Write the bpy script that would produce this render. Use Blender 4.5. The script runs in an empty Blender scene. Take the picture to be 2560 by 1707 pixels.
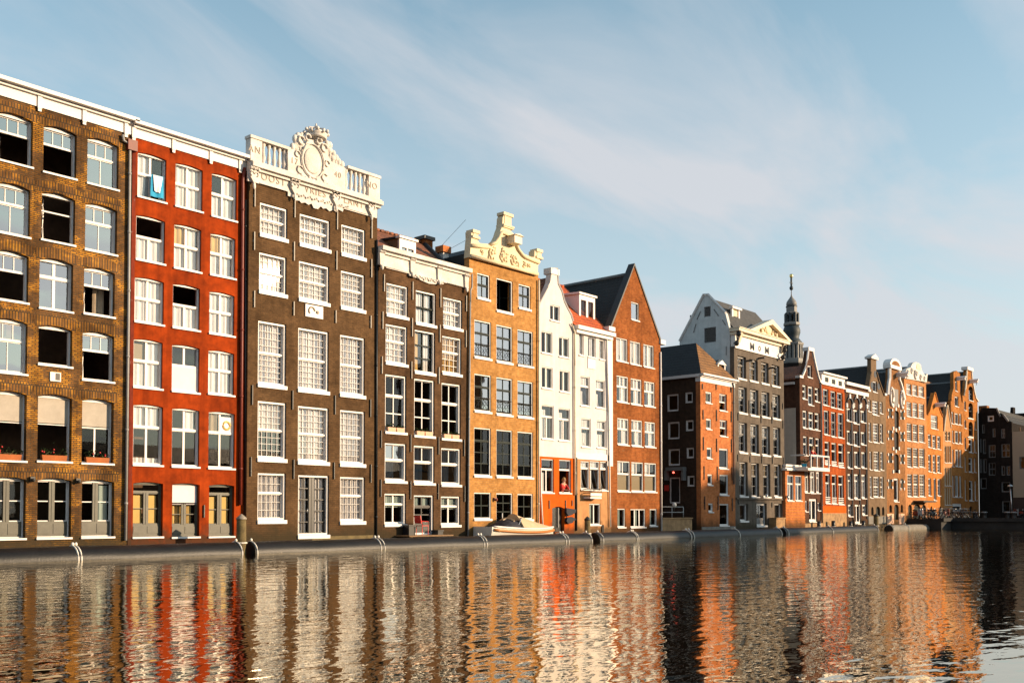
import bpy, bmesh, math, random
from mathutils import Vector, Matrix
from mathutils.geometry import tessellate_polygon
random.seed(7)
R = math.radians
sc = bpy.context.scene
col = sc.collection

# ------------------------------------------------------------------ camera
FPX, CX = 2489.0, 1280.0          # focal length in pixels of the 2560 px wide photograph
PHI, PITCH, HORIZON = R(41.1), R(1.9), 1280.0
CYE = HORIZON - FPX * math.tan(PITCH)
CAM = Vector((0.0, -35.2, 1.6))   # the facades stand on the plane y = 0, the water is z = 0
RIGHT = Vector((math.sin(PHI), -math.cos(PHI), 0))
FWD = Vector((math.cos(PHI) * math.cos(PITCH), math.sin(PHI) * math.cos(PITCH), math.sin(PITCH)))
UP = RIGHT.cross(FWD)
cd = bpy.data.cameras.new('camera')
cam = bpy.data.objects.new('camera', cd)
col.objects.link(cam)
cam.matrix_world = Matrix((( RIGHT.x, UP.x, -FWD.x, CAM.x), (RIGHT.y, UP.y, -FWD.y, CAM.y), (RIGHT.z, UP.z, -FWD.z, CAM.z), (0, 0, 0, 1)))
cd.sensor_width = 36.0
cd.lens = FPX / 2560.0 * 36.0
cd.shift_y = (CYE - 853.5) / 2560.0
cd.clip_start, cd.clip_end = 0.1, 6000
sc.camera = cam
sc.render.resolution_x, sc.render.resolution_y = 1024, 682


def ray(px, py):
    return FWD + RIGHT * ((px - CX) / FPX) + UP * ((CYE - py) / FPX)


def onY(px, py, y=0.0):
    d = ray(px, py); t = (y - CAM.y) / d.y
    return CAM + d * t


def onX(px, py, x):
    d = ray(px, py); t = (x - CAM.x) / d.x
    return CAM + d * t


def onZ(px, py, z):
    d = ray(px, py); t = (z - CAM.z) / d.z
    return CAM + d * t


# ------------------------------------------------------------------ sun, sky, exposure
v = ray(669, 688)
SUN = Vector((v.x, -v.y, v.z)).normalized()     # the sun glints in one window of the dark house
ELEV, AZ = math.asin(SUN.z), math.atan2(SUN.x, SUN.y)
sl = bpy.data.lights.new('sun', 'SUN')
sl.energy, sl.angle, sl.color = 5.0, R(0.5), (1.0, 0.74, 0.47)
so = bpy.data.objects.new('sun', sl); col.objects.link(so)
so.rotation_euler = SUN.to_track_quat('Z', 'Y').to_euler()
so.location = (60, -60, 60)
sc.view_settings.view_transform = 'Standard'
sc.view_settings.look = 'None'
sc.view_settings.exposure = 0.68
sc.view_settings.gamma = 1.0
sc.cycles.max_bounces = 8
sc.cycles.transparent_max_bounces = 12
sc.cycles.caustics_reflective = False
sc.cycles.caustics_refractive = False

W_ = bpy.data.worlds.new('World'); sc.world = W_; W_.use_nodes = True


def build_sky():
    nt = W_.node_tree; N = nt.nodes; L = nt.links
    bg = N['Background']
    sky = N.new('ShaderNodeTexSky'); sky.sky_type = 'NISHITA'; sky.sun_disc = False
    sky.sun_elevation, sky.sun_rotation = ELEV, AZ
    sky.air_density, sky.dust_density, sky.ozone_density = 1.0, 0.6, 1.6
    tint = N.new('ShaderNodeMix'); tint.data_type = 'RGBA'; tint.blend_type = 'MULTIPLY'; tint.inputs[0].default_value = 1
    L.new(sky.outputs[0], tint.inputs[6]); tint.inputs[7].default_value = (1.18, 1.62, 1.45, 1)
    tc = N.new('ShaderNodeTexCoord'); sep = N.new('ShaderNodeSeparateXYZ'); L.new(tc.outputs['Generated'], sep.inputs[0])

    def math_(op, a, b=None):
        m = N.new('ShaderNodeMath'); m.operation = op
        for i, q in enumerate((a, b)):
            if q is None: continue
            if isinstance(q, (int, float)): m.inputs[i].default_value = q
            else: L.new(q, m.inputs[i])
        return m.outputs[0]
    z = math_('MAXIMUM', sep.outputs[2], 0.0)
    den = math_('ADD', z, 0.22)
    u = math_('DIVIDE', sep.outputs[0], den); w = math_('DIVIDE', sep.outputs[1], den)
    cmb = N.new('ShaderNodeCombineXYZ'); L.new(u, cmb.inputs[0]); L.new(w, cmb.inputs[1])
    mp = N.new('ShaderNodeMapping'); L.new(cmb.outputs[0], mp.inputs[0])
    mp.inputs['Rotation'].default_value = (0, 0, R(0)); mp.inputs['Scale'].default_value = (0.6, 1.35, 1); mp.inputs['Location'].default_value = (2.2, 6.1, 0)
    n1 = N.new('ShaderNodeTexNoise'); L.new(mp.outputs[0], n1.inputs[0])
    n1.inputs['Scale'].default_value = 1.7; n1.inputs['Detail'].default_value = 9; n1.inputs['Roughness'].default_value = 0.56; n1.inputs['Distortion'].default_value = 0.45
    r1 = N.new('ShaderNodeMapRange'); L.new(n1.outputs[0], r1.inputs[0])
    r1.inputs[1].default_value, r1.inputs[2].default_value = 0.42, 0.68
    r1.inputs[3].default_value, r1.inputs[4].default_value = 0.0, 0.62
    hz = N.new('ShaderNodeMapRange'); L.new(z, hz.inputs[0])      # thin veil thickens towards the horizon
    hz.inputs[1].default_value, hz.inputs[2].default_value = 0.02, 0.60
    hz.inputs[3].default_value, hz.inputs[4].default_value = 0.86, 0.0
    f = math_('ADD', r1.outputs[0], hz.outputs[0]); f = math_('MINIMUM', f, 0.9)
    mx = N.new('ShaderNodeMix'); mx.data_type = 'RGBA'; L.new(f, mx.inputs[0]); L.new(tint.outputs[2], mx.inputs[6])
    # thin cloud glows around the sun (forward scattering)
    nv = N.new('ShaderNodeVectorMath'); nv.operation = 'DOT_PRODUCT'; L.new(tc.outputs['Generated'], nv.inputs[0]); nv.inputs[1].default_value = SUN
    glow = math_('MULTIPLY', math_('POWER', math_('MAXIMUM', nv.outputs['Value'], 0.0), 5.0), 1.6)
    cl = N.new('ShaderNodeVectorMath'); cl.operation = 'SCALE'; cl.inputs[0].default_value = (4.45, 4.5, 4.75); L.new(math_('ADD', glow, 1.0), cl.inputs['Scale'])
    L.new(cl.outputs[0], mx.inputs[7])
    L.new(mx.outputs[2], bg.inputs[0]); bg.inputs[1].default_value = 0.098


build_sky()

# ------------------------------------------------------------------ materials
M = {}


def newmat(name):
    m = bpy.data.materials.new(name); m.use_nodes = True
    M[name] = m
    return m, m.node_tree.nodes, m.node_tree.links, m.node_tree.nodes['Principled BSDF']


def wallcoord(N, L):
    tc = N.new('ShaderNodeTexCoord'); s = N.new('ShaderNodeSeparateXYZ'); L.new(tc.outputs['Object'], s.inputs[0])
    a = N.new('ShaderNodeMath'); a.operation = 'ADD'; L.new(s.outputs[0], a.inputs[0]); L.new(s.outputs[1], a.inputs[1])
    c = N.new('ShaderNodeCombineXYZ'); L.new(a.outputs[0], c.inputs[0]); L.new(s.outputs[2], c.inputs[1])
    return tc, c.outputs[0]


def noise(N, L, vec, scale, detail=4, rough=0.55, sc3=None):
    if sc3:
        mp = N.new('ShaderNodeMapping'); mp.inputs['Scale'].default_value = sc3; L.new(vec, mp.inputs[0]); vec = mp.outputs[0]
    n = N.new('ShaderNodeTexNoise'); L.new(vec, n.inputs[0]); n.inputs['Scale'].default_value = scale
    n.inputs['Detail'].default_value = detail; n.inputs['Roughness'].default_value = rough
    return n.outputs[0]


def ramp(N, L, fac, stops):
    r = N.new('ShaderNodeValToRGB'); L.new(fac, r.inputs[0])
    e = r.color_ramp.elements
    while len(e) < len(stops): e.new(0.5)
    for q, (p, c) in zip(e, stops):
        q.position = p; q.color = (c[0], c[1], c[2], 1) if not isinstance(c, (int, float)) else (c, c, c, 1)
    return r.outputs[0]


def mixc(N, L, fac, a, b, mode='MIX'):
    m = N.new('ShaderNodeMix'); m.data_type = 'RGBA'; m.blend_type = mode
    for i, q in ((0, fac), (6, a), (7, b)):
        if isinstance(q, (int, float)): m.inputs[i].default_value = q
        elif isinstance(q, tuple): m.inputs[i].default_value = (*q[:3], 1)
        else: L.new(q, m.inputs[i])
    return m.outputs[2]


def plain(name, c, rough=0.6, var=0.12, scale=3.0, bump=0.0, metal=0.0, spec=0.4):
    m, N, L, B = newmat(name)
    tc = N.new('ShaderNodeTexCoord')
    n = noise(N, L, tc.outputs['Object'], scale)
    n2 = noise(N, L, tc.outputs['Object'], scale * 9, 3)
    s = ramp(N, L, n, [(0.3, 1 - var), (0.7, 1 + var * 0.5)])
    s2 = ramp(N, L, n2, [(0.3, 1 - var * .6), (0.7, 1.0)])
    cc = mixc(N, L, 1.0, mixc(N, L, 1.0, tuple(c), s, 'MULTIPLY'), s2, 'MULTIPLY')
    L.new(cc, B.inputs['Base Color']); B.inputs['Roughness'].default_value = rough; B.inputs['Metallic'].default_value = metal
    B.inputs['Specular IOR Level'].default_value = spec
    if bump:
        b = N.new('ShaderNodeBump'); b.inputs['Strength'].default_value = bump; b.inputs['Distance'].default_value = 0.02
        L.new(n2, b.inputs['Height']); L.new(b.outputs[0], B.inputs['Normal'])
    return m


def tide(N, L, tc, vec, c):
    """dark algae stain left by the water on the lowest courses"""
    sp = N.new('ShaderNodeSeparateXYZ'); L.new(tc.outputs['Object'], sp.inputs[0])
    nn = noise(N, L, vec, 1.6, 6, .65)
    ad = N.new('ShaderNodeMath'); ad.operation = 'MULTIPLY_ADD'; L.new(nn, ad.inputs[0]); ad.inputs[1].default_value = -1.6; L.new(sp.outputs[2], ad.inputs[2])
    mr = N.new('ShaderNodeMapRange'); L.new(ad.outputs[0], mr.inputs[0]); mr.inputs[1].default_value, mr.inputs[2].default_value, mr.inputs[3].default_value, mr.inputs[4].default_value = .35, -.25, 0, .8
    return mixc(N, L, mr.outputs[0], c, (0.035, 0.028, 0.016))


def brick(name, c1, c2, mortar, stain=(0.55, 0.25), streak=0.5, patch=None, rowh=0.075, bw=0.23, msize=0.011, grime=None, stainscale=0.45):
    m, N, L, B = newmat(name)
    tc, vec = wallcoord(N, L)
    b = N.new('ShaderNodeTexBrick'); L.new(vec, b.inputs['Vector'])
    b.inputs['Color1'].default_value = (*c1, 1); b.inputs['Color2'].default_value = (*c2, 1); b.inputs['Mortar'].default_value = (*mortar, 1)
    b.inputs['Scale'].default_value = 1; b.inputs['Mortar Size'].default_value = msize; b.inputs['Bias'].default_value = 0.0
    b.inputs['Brick Width'].default_value = bw; b.inputs['Row Height'].default_value = rowh; b.inputs['Mortar Smooth'].default_value = 0.2
    c = b.outputs['Color']
    if patch:
        pc, p0, p1, ps = patch
        vo = N.new('ShaderNodeTexNoise'); mp = N.new('ShaderNodeMapping'); mp.inputs['Scale'].default_value = (ps, ps * 1.3, 1); L.new(vec, mp.inputs[0])
        L.new(mp.outputs[0], vo.inputs[0]); vo.inputs['Scale'].default_value = 1; vo.inputs['Detail'].default_value = 4; vo.inputs['Roughness'].default_value = 0.62
        f = ramp(N, L, vo.outputs[0], [(p0, 0.0), (p1, 1.0)])
        pb = N.new('ShaderNodeTexBrick'); L.new(vec, pb.inputs['Vector'])
        pb.inputs['Color1'].default_value = (*pc, 1); pb.inputs['Color2'].default_value = (pc[0] * .7, pc[1] * .62, pc[2] * .6, 1); pb.inputs['Mortar'].default_value = (*mortar, 1)
        pb.inputs['Scale'].default_value = 1; pb.inputs['Mortar Size'].default_value = msize
        pb.inputs['Brick Width'].default_value = bw; pb.inputs['Row Height'].default_value = rowh
        c = mixc(N, L, f, c, pb.outputs['Color'])
    n = noise(N, L, vec, stainscale, 6, 0.6)
    s = ramp(N, L, n, [(0.32, 1 - stain[0]), (0.62, 1.0 + stain[1])])
    c = mixc(N, L, 0.8, c, s, 'MULTIPLY')
    n2 = noise(N, L, vec, 1.0, 5, 0.6, (2.2, 0.16, 1))
    s2 = ramp(N, L, n2, [(0.35, 1 - streak), (0.6, 1.0)])
    c = mixc(N, L, 0.6, c, s2, 'MULTIPLY')
    n5 = noise(N, L, vec, 3.2, 9, 0.72)
    c = mixc(N, L, 1, c, ramp(N, L, n5, [(0.30, 0.62), (0.5, 0.98), (0.72, 1.28)]), 'MULTIPLY')
    c = tide(N, L, tc, vec, c)
    if grime:
        gz0, gz1, gc = grime
        sp = N.new('ShaderNodeSeparateXYZ'); L.new(tc.outputs['Object'], sp.inputs[0])
        mr = N.new('ShaderNodeMapRange'); L.new(sp.outputs[2], mr.inputs[0]); mr.inputs[1].default_value, mr.inputs[2].default_value = gz1, gz0
        c = mixc(N, L, mr.outputs[0], c, gc)
    L.new(c, B.inputs['Base Color']); B.inputs['Roughness'].default_value = 0.9; B.inputs['Specular IOR Level'].default_value = 0.06
    bp = N.new('ShaderNodeBump'); bp.inputs['Strength'].default_value = 0.5; bp.inputs['Distance'].default_value = 0.012
    iv = N.new('ShaderNodeMath'); iv.operation = 'SUBTRACT'; iv.inputs[0].default_value = 1; L.new(b.outputs['Fac'], iv.inputs[1])
    ad = N.new('ShaderNodeMath'); ad.operation = 'ADD'; L.new(iv.outputs[0], ad.inputs[0]); L.new(noise(N, L, vec, 9, 4), ad.inputs[1])
    L.new(ad.outputs[0], bp.inputs['Height']); L.new(bp.outputs[0], B.inputs['Normal'])
    return m


def plaster(name, c, var=0.2, streak=0.25, worn=None):
    m, N, L, B = newmat(name)
    tc, vec = wallcoord(N, L)
    n = noise(N, L, vec, 0.6, 6, 0.6); n2 = noise(N, L, vec, 1, 5, 0.6, (2.5, 0.14, 1)); n3 = noise(N, L, vec, 14, 3)
    k = mixc(N, L, 1, tuple(c), ramp(N, L, n, [(0.3, 1 - var), (0.65, 1 + var * .3)]), 'MULTIPLY')
    k = mixc(N, L, 1, k, ramp(N, L, n2, [(0.33, 1 - streak), (0.6, 1.0)]), 'MULTIPLY')
    n5 = noise(N, L, vec, 2.4, 9, 0.7)
    k = mixc(N, L, 1, k, ramp(N, L, n5, [(0.30, 1 - var), (0.55, 1.0), (0.75, 1 + var * .5)]), 'MULTIPLY')
    k = tide(N, L, tc, vec, k)
    if worn:
        n4 = noise(N, L, vec, 1.3, 8, 0.7)
        k = mixc(N, L, ramp(N, L, n4, [(worn[1], 0.0), (worn[1] + 0.05, 0.7)]), k, worn[0])
    L.new(k, B.inputs['Base Color']); B.inputs['Roughness'].default_value = 0.85; B.inputs['Specular IOR Level'].default_value = 0.08
    bp = N.new('ShaderNodeBump'); bp.inputs['Strength'].default_value = 0.3; bp.inputs['Distance'].default_value = 0.01
    L.new(n3, bp.inputs['Height']); L.new(bp.outputs[0], B.inputs['Normal'])
    return m


def tiles(name, c1, c2, pitch=0.24, row=0.3):
    m, N, L, B = newmat(name)
    tc = N.new('ShaderNodeTexCoord'); s = N.new('ShaderNodeSeparateXYZ'); L.new(tc.outputs['Object'], s.inputs[0])
    a = N.new('ShaderNodeMath'); a.operation = 'ADD'; L.new(s.outputs[0], a.inputs[0]); L.new(s.outputs[1], a.inputs[1])
    c = N.new('ShaderNodeCombineXYZ'); L.new(a.outputs[0], c.inputs[0]); L.new(s.outputs[2], c.inputs[1])
    b = N.new('ShaderNodeTexBrick'); L.new(c.outputs[0], b.inputs['Vector'])
    b.offset = 0.0
    b.inputs['Color1'].default_value = (*c1, 1); b.inputs['Color2'].default_value = (*c2, 1); b.inputs['Mortar'].default_value = (c1[0] * .35, c1[1] * .35, c1[2] * .35, 1)
    b.inputs['Scale'].default_value = 1; b.inputs['Brick Width'].default_value = pitch; b.inputs['Row Height'].default_value = row * .75; b.inputs['Mortar Size'].default_value = 0.03; b.inputs['Mortar Smooth'].default_value = 0.8
    n = noise(N, L, tc.outputs['Object'], 1.1, 6, .65)
    k = mixc(N, L, 1, b.outputs['Color'], ramp(N, L, n, [(.3, .55), (.65, 1.15)]), 'MULTIPLY')
    L.new(k, B.inputs['Base Color']); B.inputs['Roughness'].default_value = 0.75
    bp = N.new('ShaderNodeBump'); bp.inputs['Strength'].default_value = 0.9; bp.inputs['Distance'].default_value = 0.05
    iv = N.new('ShaderNodeMath'); iv.operation = 'SUBTRACT'; iv.inputs[0].default_value = 1; L.new(b.outputs['Fac'], iv.inputs[1])
    L.new(iv.outputs[0], bp.inputs['Height']); L.new(bp.outputs[0], B.inputs['Normal'])
    return m


def glass(name, ior, mult, tint):
    m = bpy.data.materials.new(name); m.use_nodes = True; M[name] = m
    N = m.node_tree.nodes; L = m.node_tree.links
    for n in list(N):
        if n.type == 'BSDF_PRINCIPLED': N.remove(n)
    out = [n for n in N if n.type == 'OUTPUT_MATERIAL'][0]
    fr = N.new('ShaderNodeFresnel'); fr.inputs[0].default_value = ior
    mu = N.new('ShaderNodeMath'); mu.operation = 'MULTIPLY'; mu.use_clamp = True; L.new(fr.outputs[0], mu.inputs[0]); mu.inputs[1].default_value = mult
    tr = N.new('ShaderNodeBsdfTransparent'); tr.inputs[0].default_value = (*tint, 1)
    gl = N.new('ShaderNodeBsdfGlossy'); gl.inputs['Roughness'].default_value = 0.015
    tcn = N.new('ShaderNodeTexCoord')
    nz = N.new('ShaderNodeTexNoise'); nz.inputs['Scale'].default_value = 1.3; nz.inputs['Detail'].default_value = 1; L.new(tcn.outputs['Object'], nz.inputs[0])
    bp = N.new('ShaderNodeBump'); bp.inputs['Strength'].default_value = 0.12; bp.inputs['Distance'].default_value = 0.01
    L.new(nz.outputs[0], bp.inputs['Height']); L.new(bp.outputs[0], gl.inputs['Normal'])
    mx = N.new('ShaderNodeMixShader'); L.new(mu.outputs[0], mx.inputs[0]); L.new(tr.outputs[0], mx.inputs[1]); L.new(gl.outputs[0], mx.inputs[2])
    L.new(mx.outputs[0], out.inputs[0])
    return m


glass('glass', 1.5, 1.8, (0.93, 0.95, 0.95))
glass('bright_glass', 1.5, 2.6, (0.98, 0.98, 0.98))
glass('sky_glass', 1.6, 5.5, (0.6, 0.66, 0.7))
glass('dark_glass', 1.5, 0.9, (0.55, 0.62, 0.6))
plain('white_paint', (0.70, 0.66, 0.63), 0.45, 0.10)
plain('white_trim', (0.70, 0.65, 0.61), 0.5, 0.05, 1.5)
plain('carved_white', (0.69, 0.63, 0.57), 0.7, 0.24, 1.6, 0.4)
plain('carved_cream', (0.70, 0.56, 0.35), 0.6, 0.16, 1.2, 0.3)
plain('engraved', (0.40, 0.33, 0.26), 0.7)
plain('cream_trim', (0.70, 0.58, 0.42), 0.5)
plain('black_paint', (0.012, 0.012, 0.014), 0.35, 0.2)
plain('dark_green_paint', (0.016, 0.024, 0.022), 0.6, 0.2, 3, 0, 0, .15)
plain('grey_door_paint', (0.085, 0.08, 0.06), 0.5, 0.25)
plain('grey_wood', (0.16, 0.155, 0.15), 0.6)
plain('iron', (0.03, 0.026, 0.023), 0.5, 0.3)
plain('pale_iron', (0.30, 0.26, 0.21), 0.5, 0.3)
plain('grey_pipe', (0.28, 0.27, 0.26), 0.5)
plain('red_pipe', (0.17, 0.025, 0.012), 0.5, 0.3)
plain('dark_pipe', (0.012, 0.012, 0.012), 0.4)
plain('interior', (0.24, 0.13, 0.075), 0.95, 0.5, 0.5)
plain('curtain', (0.86, 0.83, 0.82), 0.9, 0.08)
plain('curtain_gold', (0.70, 0.46, 0.17), 0.9, 0.1)
plain('curtain_warm', (0.42, 0.32, 0.22), 0.9, 0.2)
plain('blind', (0.40, 0.35, 0.29), 0.8, 0.12)
plain('white_blind', (0.70, 0.62, 0.62), 0.8, 0.05)
plain('brown_blind', (0.35, 0.27, 0.18), 0.8, 0.05)
plain('yellow_panel', (0.75, 0.48, 0.15), 0.7, 0.1)
plain('terracotta', (0.36, 0.10, 0.022), 0.8, 0.2)
plain('pink_clay', (0.70, 0.42, 0.28), 0.8, 0.1)
plain('leaf', (0.045, 0.075, 0.018), 0.7, 0.4, 6)
plain('petal', (0.5, 0.03, 0.03), 0.6)
plain('cloth_white', (0.8, 0.8, 0.8), 0.9, 0.05)
plain('cloth_blue', (0.02, 0.30, 0.52), 0.8, 0.1)
plain('cloth_red', (0.45, 0.02, 0.015), 0.8)
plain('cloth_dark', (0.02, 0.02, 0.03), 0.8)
plain('skin', (0.55, 0.30, 0.20), 0.6, 0.05)
plain('hair', (0.35, 0.2, 0.07), 0.7)
plain('wood', (0.22, 0.12, 0.05), 0.7, 0.35, 4)
plain('old_wood', (0.16, 0.115, 0.045), 0.85, 0.45, 3, 0.6)
plain('orange_wood', (0.50, 0.17, 0.035), 0.45, 0.15)
plain('rubber', (0.010, 0.009, 0.009), 0.46, 0.5, 1.6, 0.35, 0, 0.3)
plain('rope', (0.75, 0.70, 0.62), 0.8)
plain('hull_white', (0.60, 0.56, 0.50), 0.3, 0.05)
plain('canvas', (0.55, 0.40, 0.25), 0.85, 0.12)
plain('red_paint', (0.55, 0.02, 0.012), 0.45)
plain('slate', (0.012, 0.014, 0.014), 0.7, 0.4, 3, 0.3)
plain('grey_slate', (0.065, 0.06, 0.055), 0.7, 0.3, 3, 0.3)
plain('zinc', (0.13, 0.145, 0.15), 0.45, 0.2)
plain('lead_blue', (0.055, 0.085, 0.10), 0.5, 0.3)
plain('grey_stone', (0.20, 0.18, 0.155), 0.85, 0.3, 2, 0.4)
plain('tan_stone', (0.38, 0.22, 0.10), 0.85, 0.45, 2.2, 0.5)
plain('tower_dark', (0.022, 0.034, 0.040), 0.6, 0.3, .6)
plain('tower_pale', (0.20, 0.19, 0.175), 0.6, 0.2, .6)
plain('gilt', (0.85, 0.6, 0.2), 0.25, 0.05, 3, 0, 1.0)
plain('concrete', (0.035, 0.032, 0.03), 0.9, 0.3, 1)
plain('beige_panel', (0.36, 0.29, 0.21), 0.8, 0.06, .5)
plain('steel', (0.45, 0.45, 0.45), 0.3, 0.1, 3, 0, 0.9)
plain('soil', (0.07, 0.055, 0.04), 0.95, 0.3)

brick('brown_brick', (0.11, 0.054, 0.022), (0.19, 0.085, 0.026), (0.085, 0.058, 0.034), (0.5, 0.3), 0.65, ((0.50, 0.225, 0.028), 0.50, 0.55, 0.75), 0.068, 0.215, 0.014)
brick('arch_brick', (0.27, 0.125, 0.03), (0.14, 0.066, 0.025), (0.07, 0.048, 0.03), (0.6, 0.3), 0.6, ((0.44, 0.21, 0.035), 0.54, 0.60, 1.6), 0.5, 0.10, 0.02)
plaster('red_plaster', (0.31, 0.040, 0.004), 0.32, 0.35)
plaster('red_pier', (0.20, 0.035, 0.018), 0.3, 0.4, ((0.32, 0.22, 0.19), 0.60))
brick('dark_brick', (0.092, 0.051, 0.024), (0.125, 0.068, 0.031), (0.085, 0.052, 0.028), (0.45, 0.2), 0.3, None, 0.085, 0.24, 0.012)
brick('dark_brick_warm', (0.094, 0.050, 0.025), (0.125, 0.065, 0.031), (0.085, 0.053, 0.031), (0.5, 0.2), 0.35, None, 0.085, 0.24, 0.012)
brick('ochre_brick', (0.39, 0.178, 0.046), (0.49, 0.24, 0.07), (0.36, 0.20, 0.09), (0.25, 0.12), 0.2, None, 0.10, 0.25, 0.012)
plaster('cream_plaster', (0.68, 0.62, 0.60), 0.08, 0.10)
plaster('orange_plaster', (0.60, 0.105, 0.008), 0.15, 0.15)
plaster('tan_plaster', (0.50, 0.25, 0.11), 0.15, 0.15)
brick('rust_brick', (0.24, 0.068, 0.018), (0.32, 0.10, 0.026), (0.24, 0.10, 0.04), (0.4, 0.2), 0.35, ((0.50, 0.27, 0.13), 0.64, 0.72, 0.8), 0.095, 0.25, 0.012)
brick('orange_brick', (0.45, 0.14, 0.045), (0.52, 0.18, 0.062), (0.40, 0.17, 0.08), (0.3, 0.12), 0.25, None, 0.10, 0.25, 0.01)
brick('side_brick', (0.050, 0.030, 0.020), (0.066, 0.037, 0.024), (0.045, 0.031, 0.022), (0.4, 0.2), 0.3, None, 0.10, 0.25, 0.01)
plaster('grey_plaster', (0.145, 0.115, 0.090), 0.22, 0.25)
plaster('whitewash', (0.62, 0.62, 0.60), 0.1, 0.15)
plaster('beige_plaster', (0.62, 0.52, 0.42), 0.1, 0.12)
brick('brown_red_brick', (0.10, 0.046, 0.028), (0.135, 0.058, 0.034), (0.09, 0.055, 0.04), (0.4, 0.2), 0.3)
brick('red_brick', (0.33, 0.062, 0.013), (0.41, 0.085, 0.02), (0.28, 0.085, 0.03), (0.3, 0.15), 0.25, None, 0.10, 0.25, 0.01)
brick('umber_brick', (0.085, 0.042, 0.026), (0.11, 0.052, 0.03), (0.075, 0.045, 0.03), (0.4, 0.2), 0.3)
plaster('taupe_plaster', (0.20, 0.13, 0.078), 0.2, 0.2)
brick('warehouse_brick', (0.27, 0.115, 0.045), (0.34, 0.15, 0.06), (0.24, 0.13, 0.06), (0.35, 0.15), 0.3)
brick('pale_orange_brick', (0.46, 0.19, 0.07), (0.52, 0.23, 0.09), (0.42, 0.21, 0.10), (0.25, 0.1), 0.2)
brick('bright_brick', (0.52, 0.17, 0.035), (0.58, 0.21, 0.05), (0.45, 0.19, 0.06), (0.25, 0.1), 0.2)
brick('gold_brick', (0.40, 0.145, 0.035), (0.46, 0.18, 0.045), (0.34, 0.15, 0.055), (0.35, 0.12), 0.3)
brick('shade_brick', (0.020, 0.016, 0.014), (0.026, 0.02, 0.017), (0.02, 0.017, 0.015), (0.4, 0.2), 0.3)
tiles('brown_tiles', (0.32, 0.10, 0.035), (0.20, 0.075, 0.033))
tiles('orange_tiles', (0.72, 0.13, 0.02), (0.55, 0.09, 0.018))
tiles('ochre_tiles', (0.27, 0.12, 0.03), (0.20, 0.09, 0.025))
tiles('black_tiles', (0.016, 0.015, 0.014), (0.012, 0.012, 0.012))


def lampmat(name, c, e):
    m, N, L, B = newmat(name)
    B.inputs['Base Color'].default_value = (*c, 1); B.inputs['Emission Color'].default_value = (*c, 1); B.inputs['Emission Strength'].default_value = e


lampmat('red_lamp', (1.0, 0.12, 0.08), 2.5)


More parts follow.
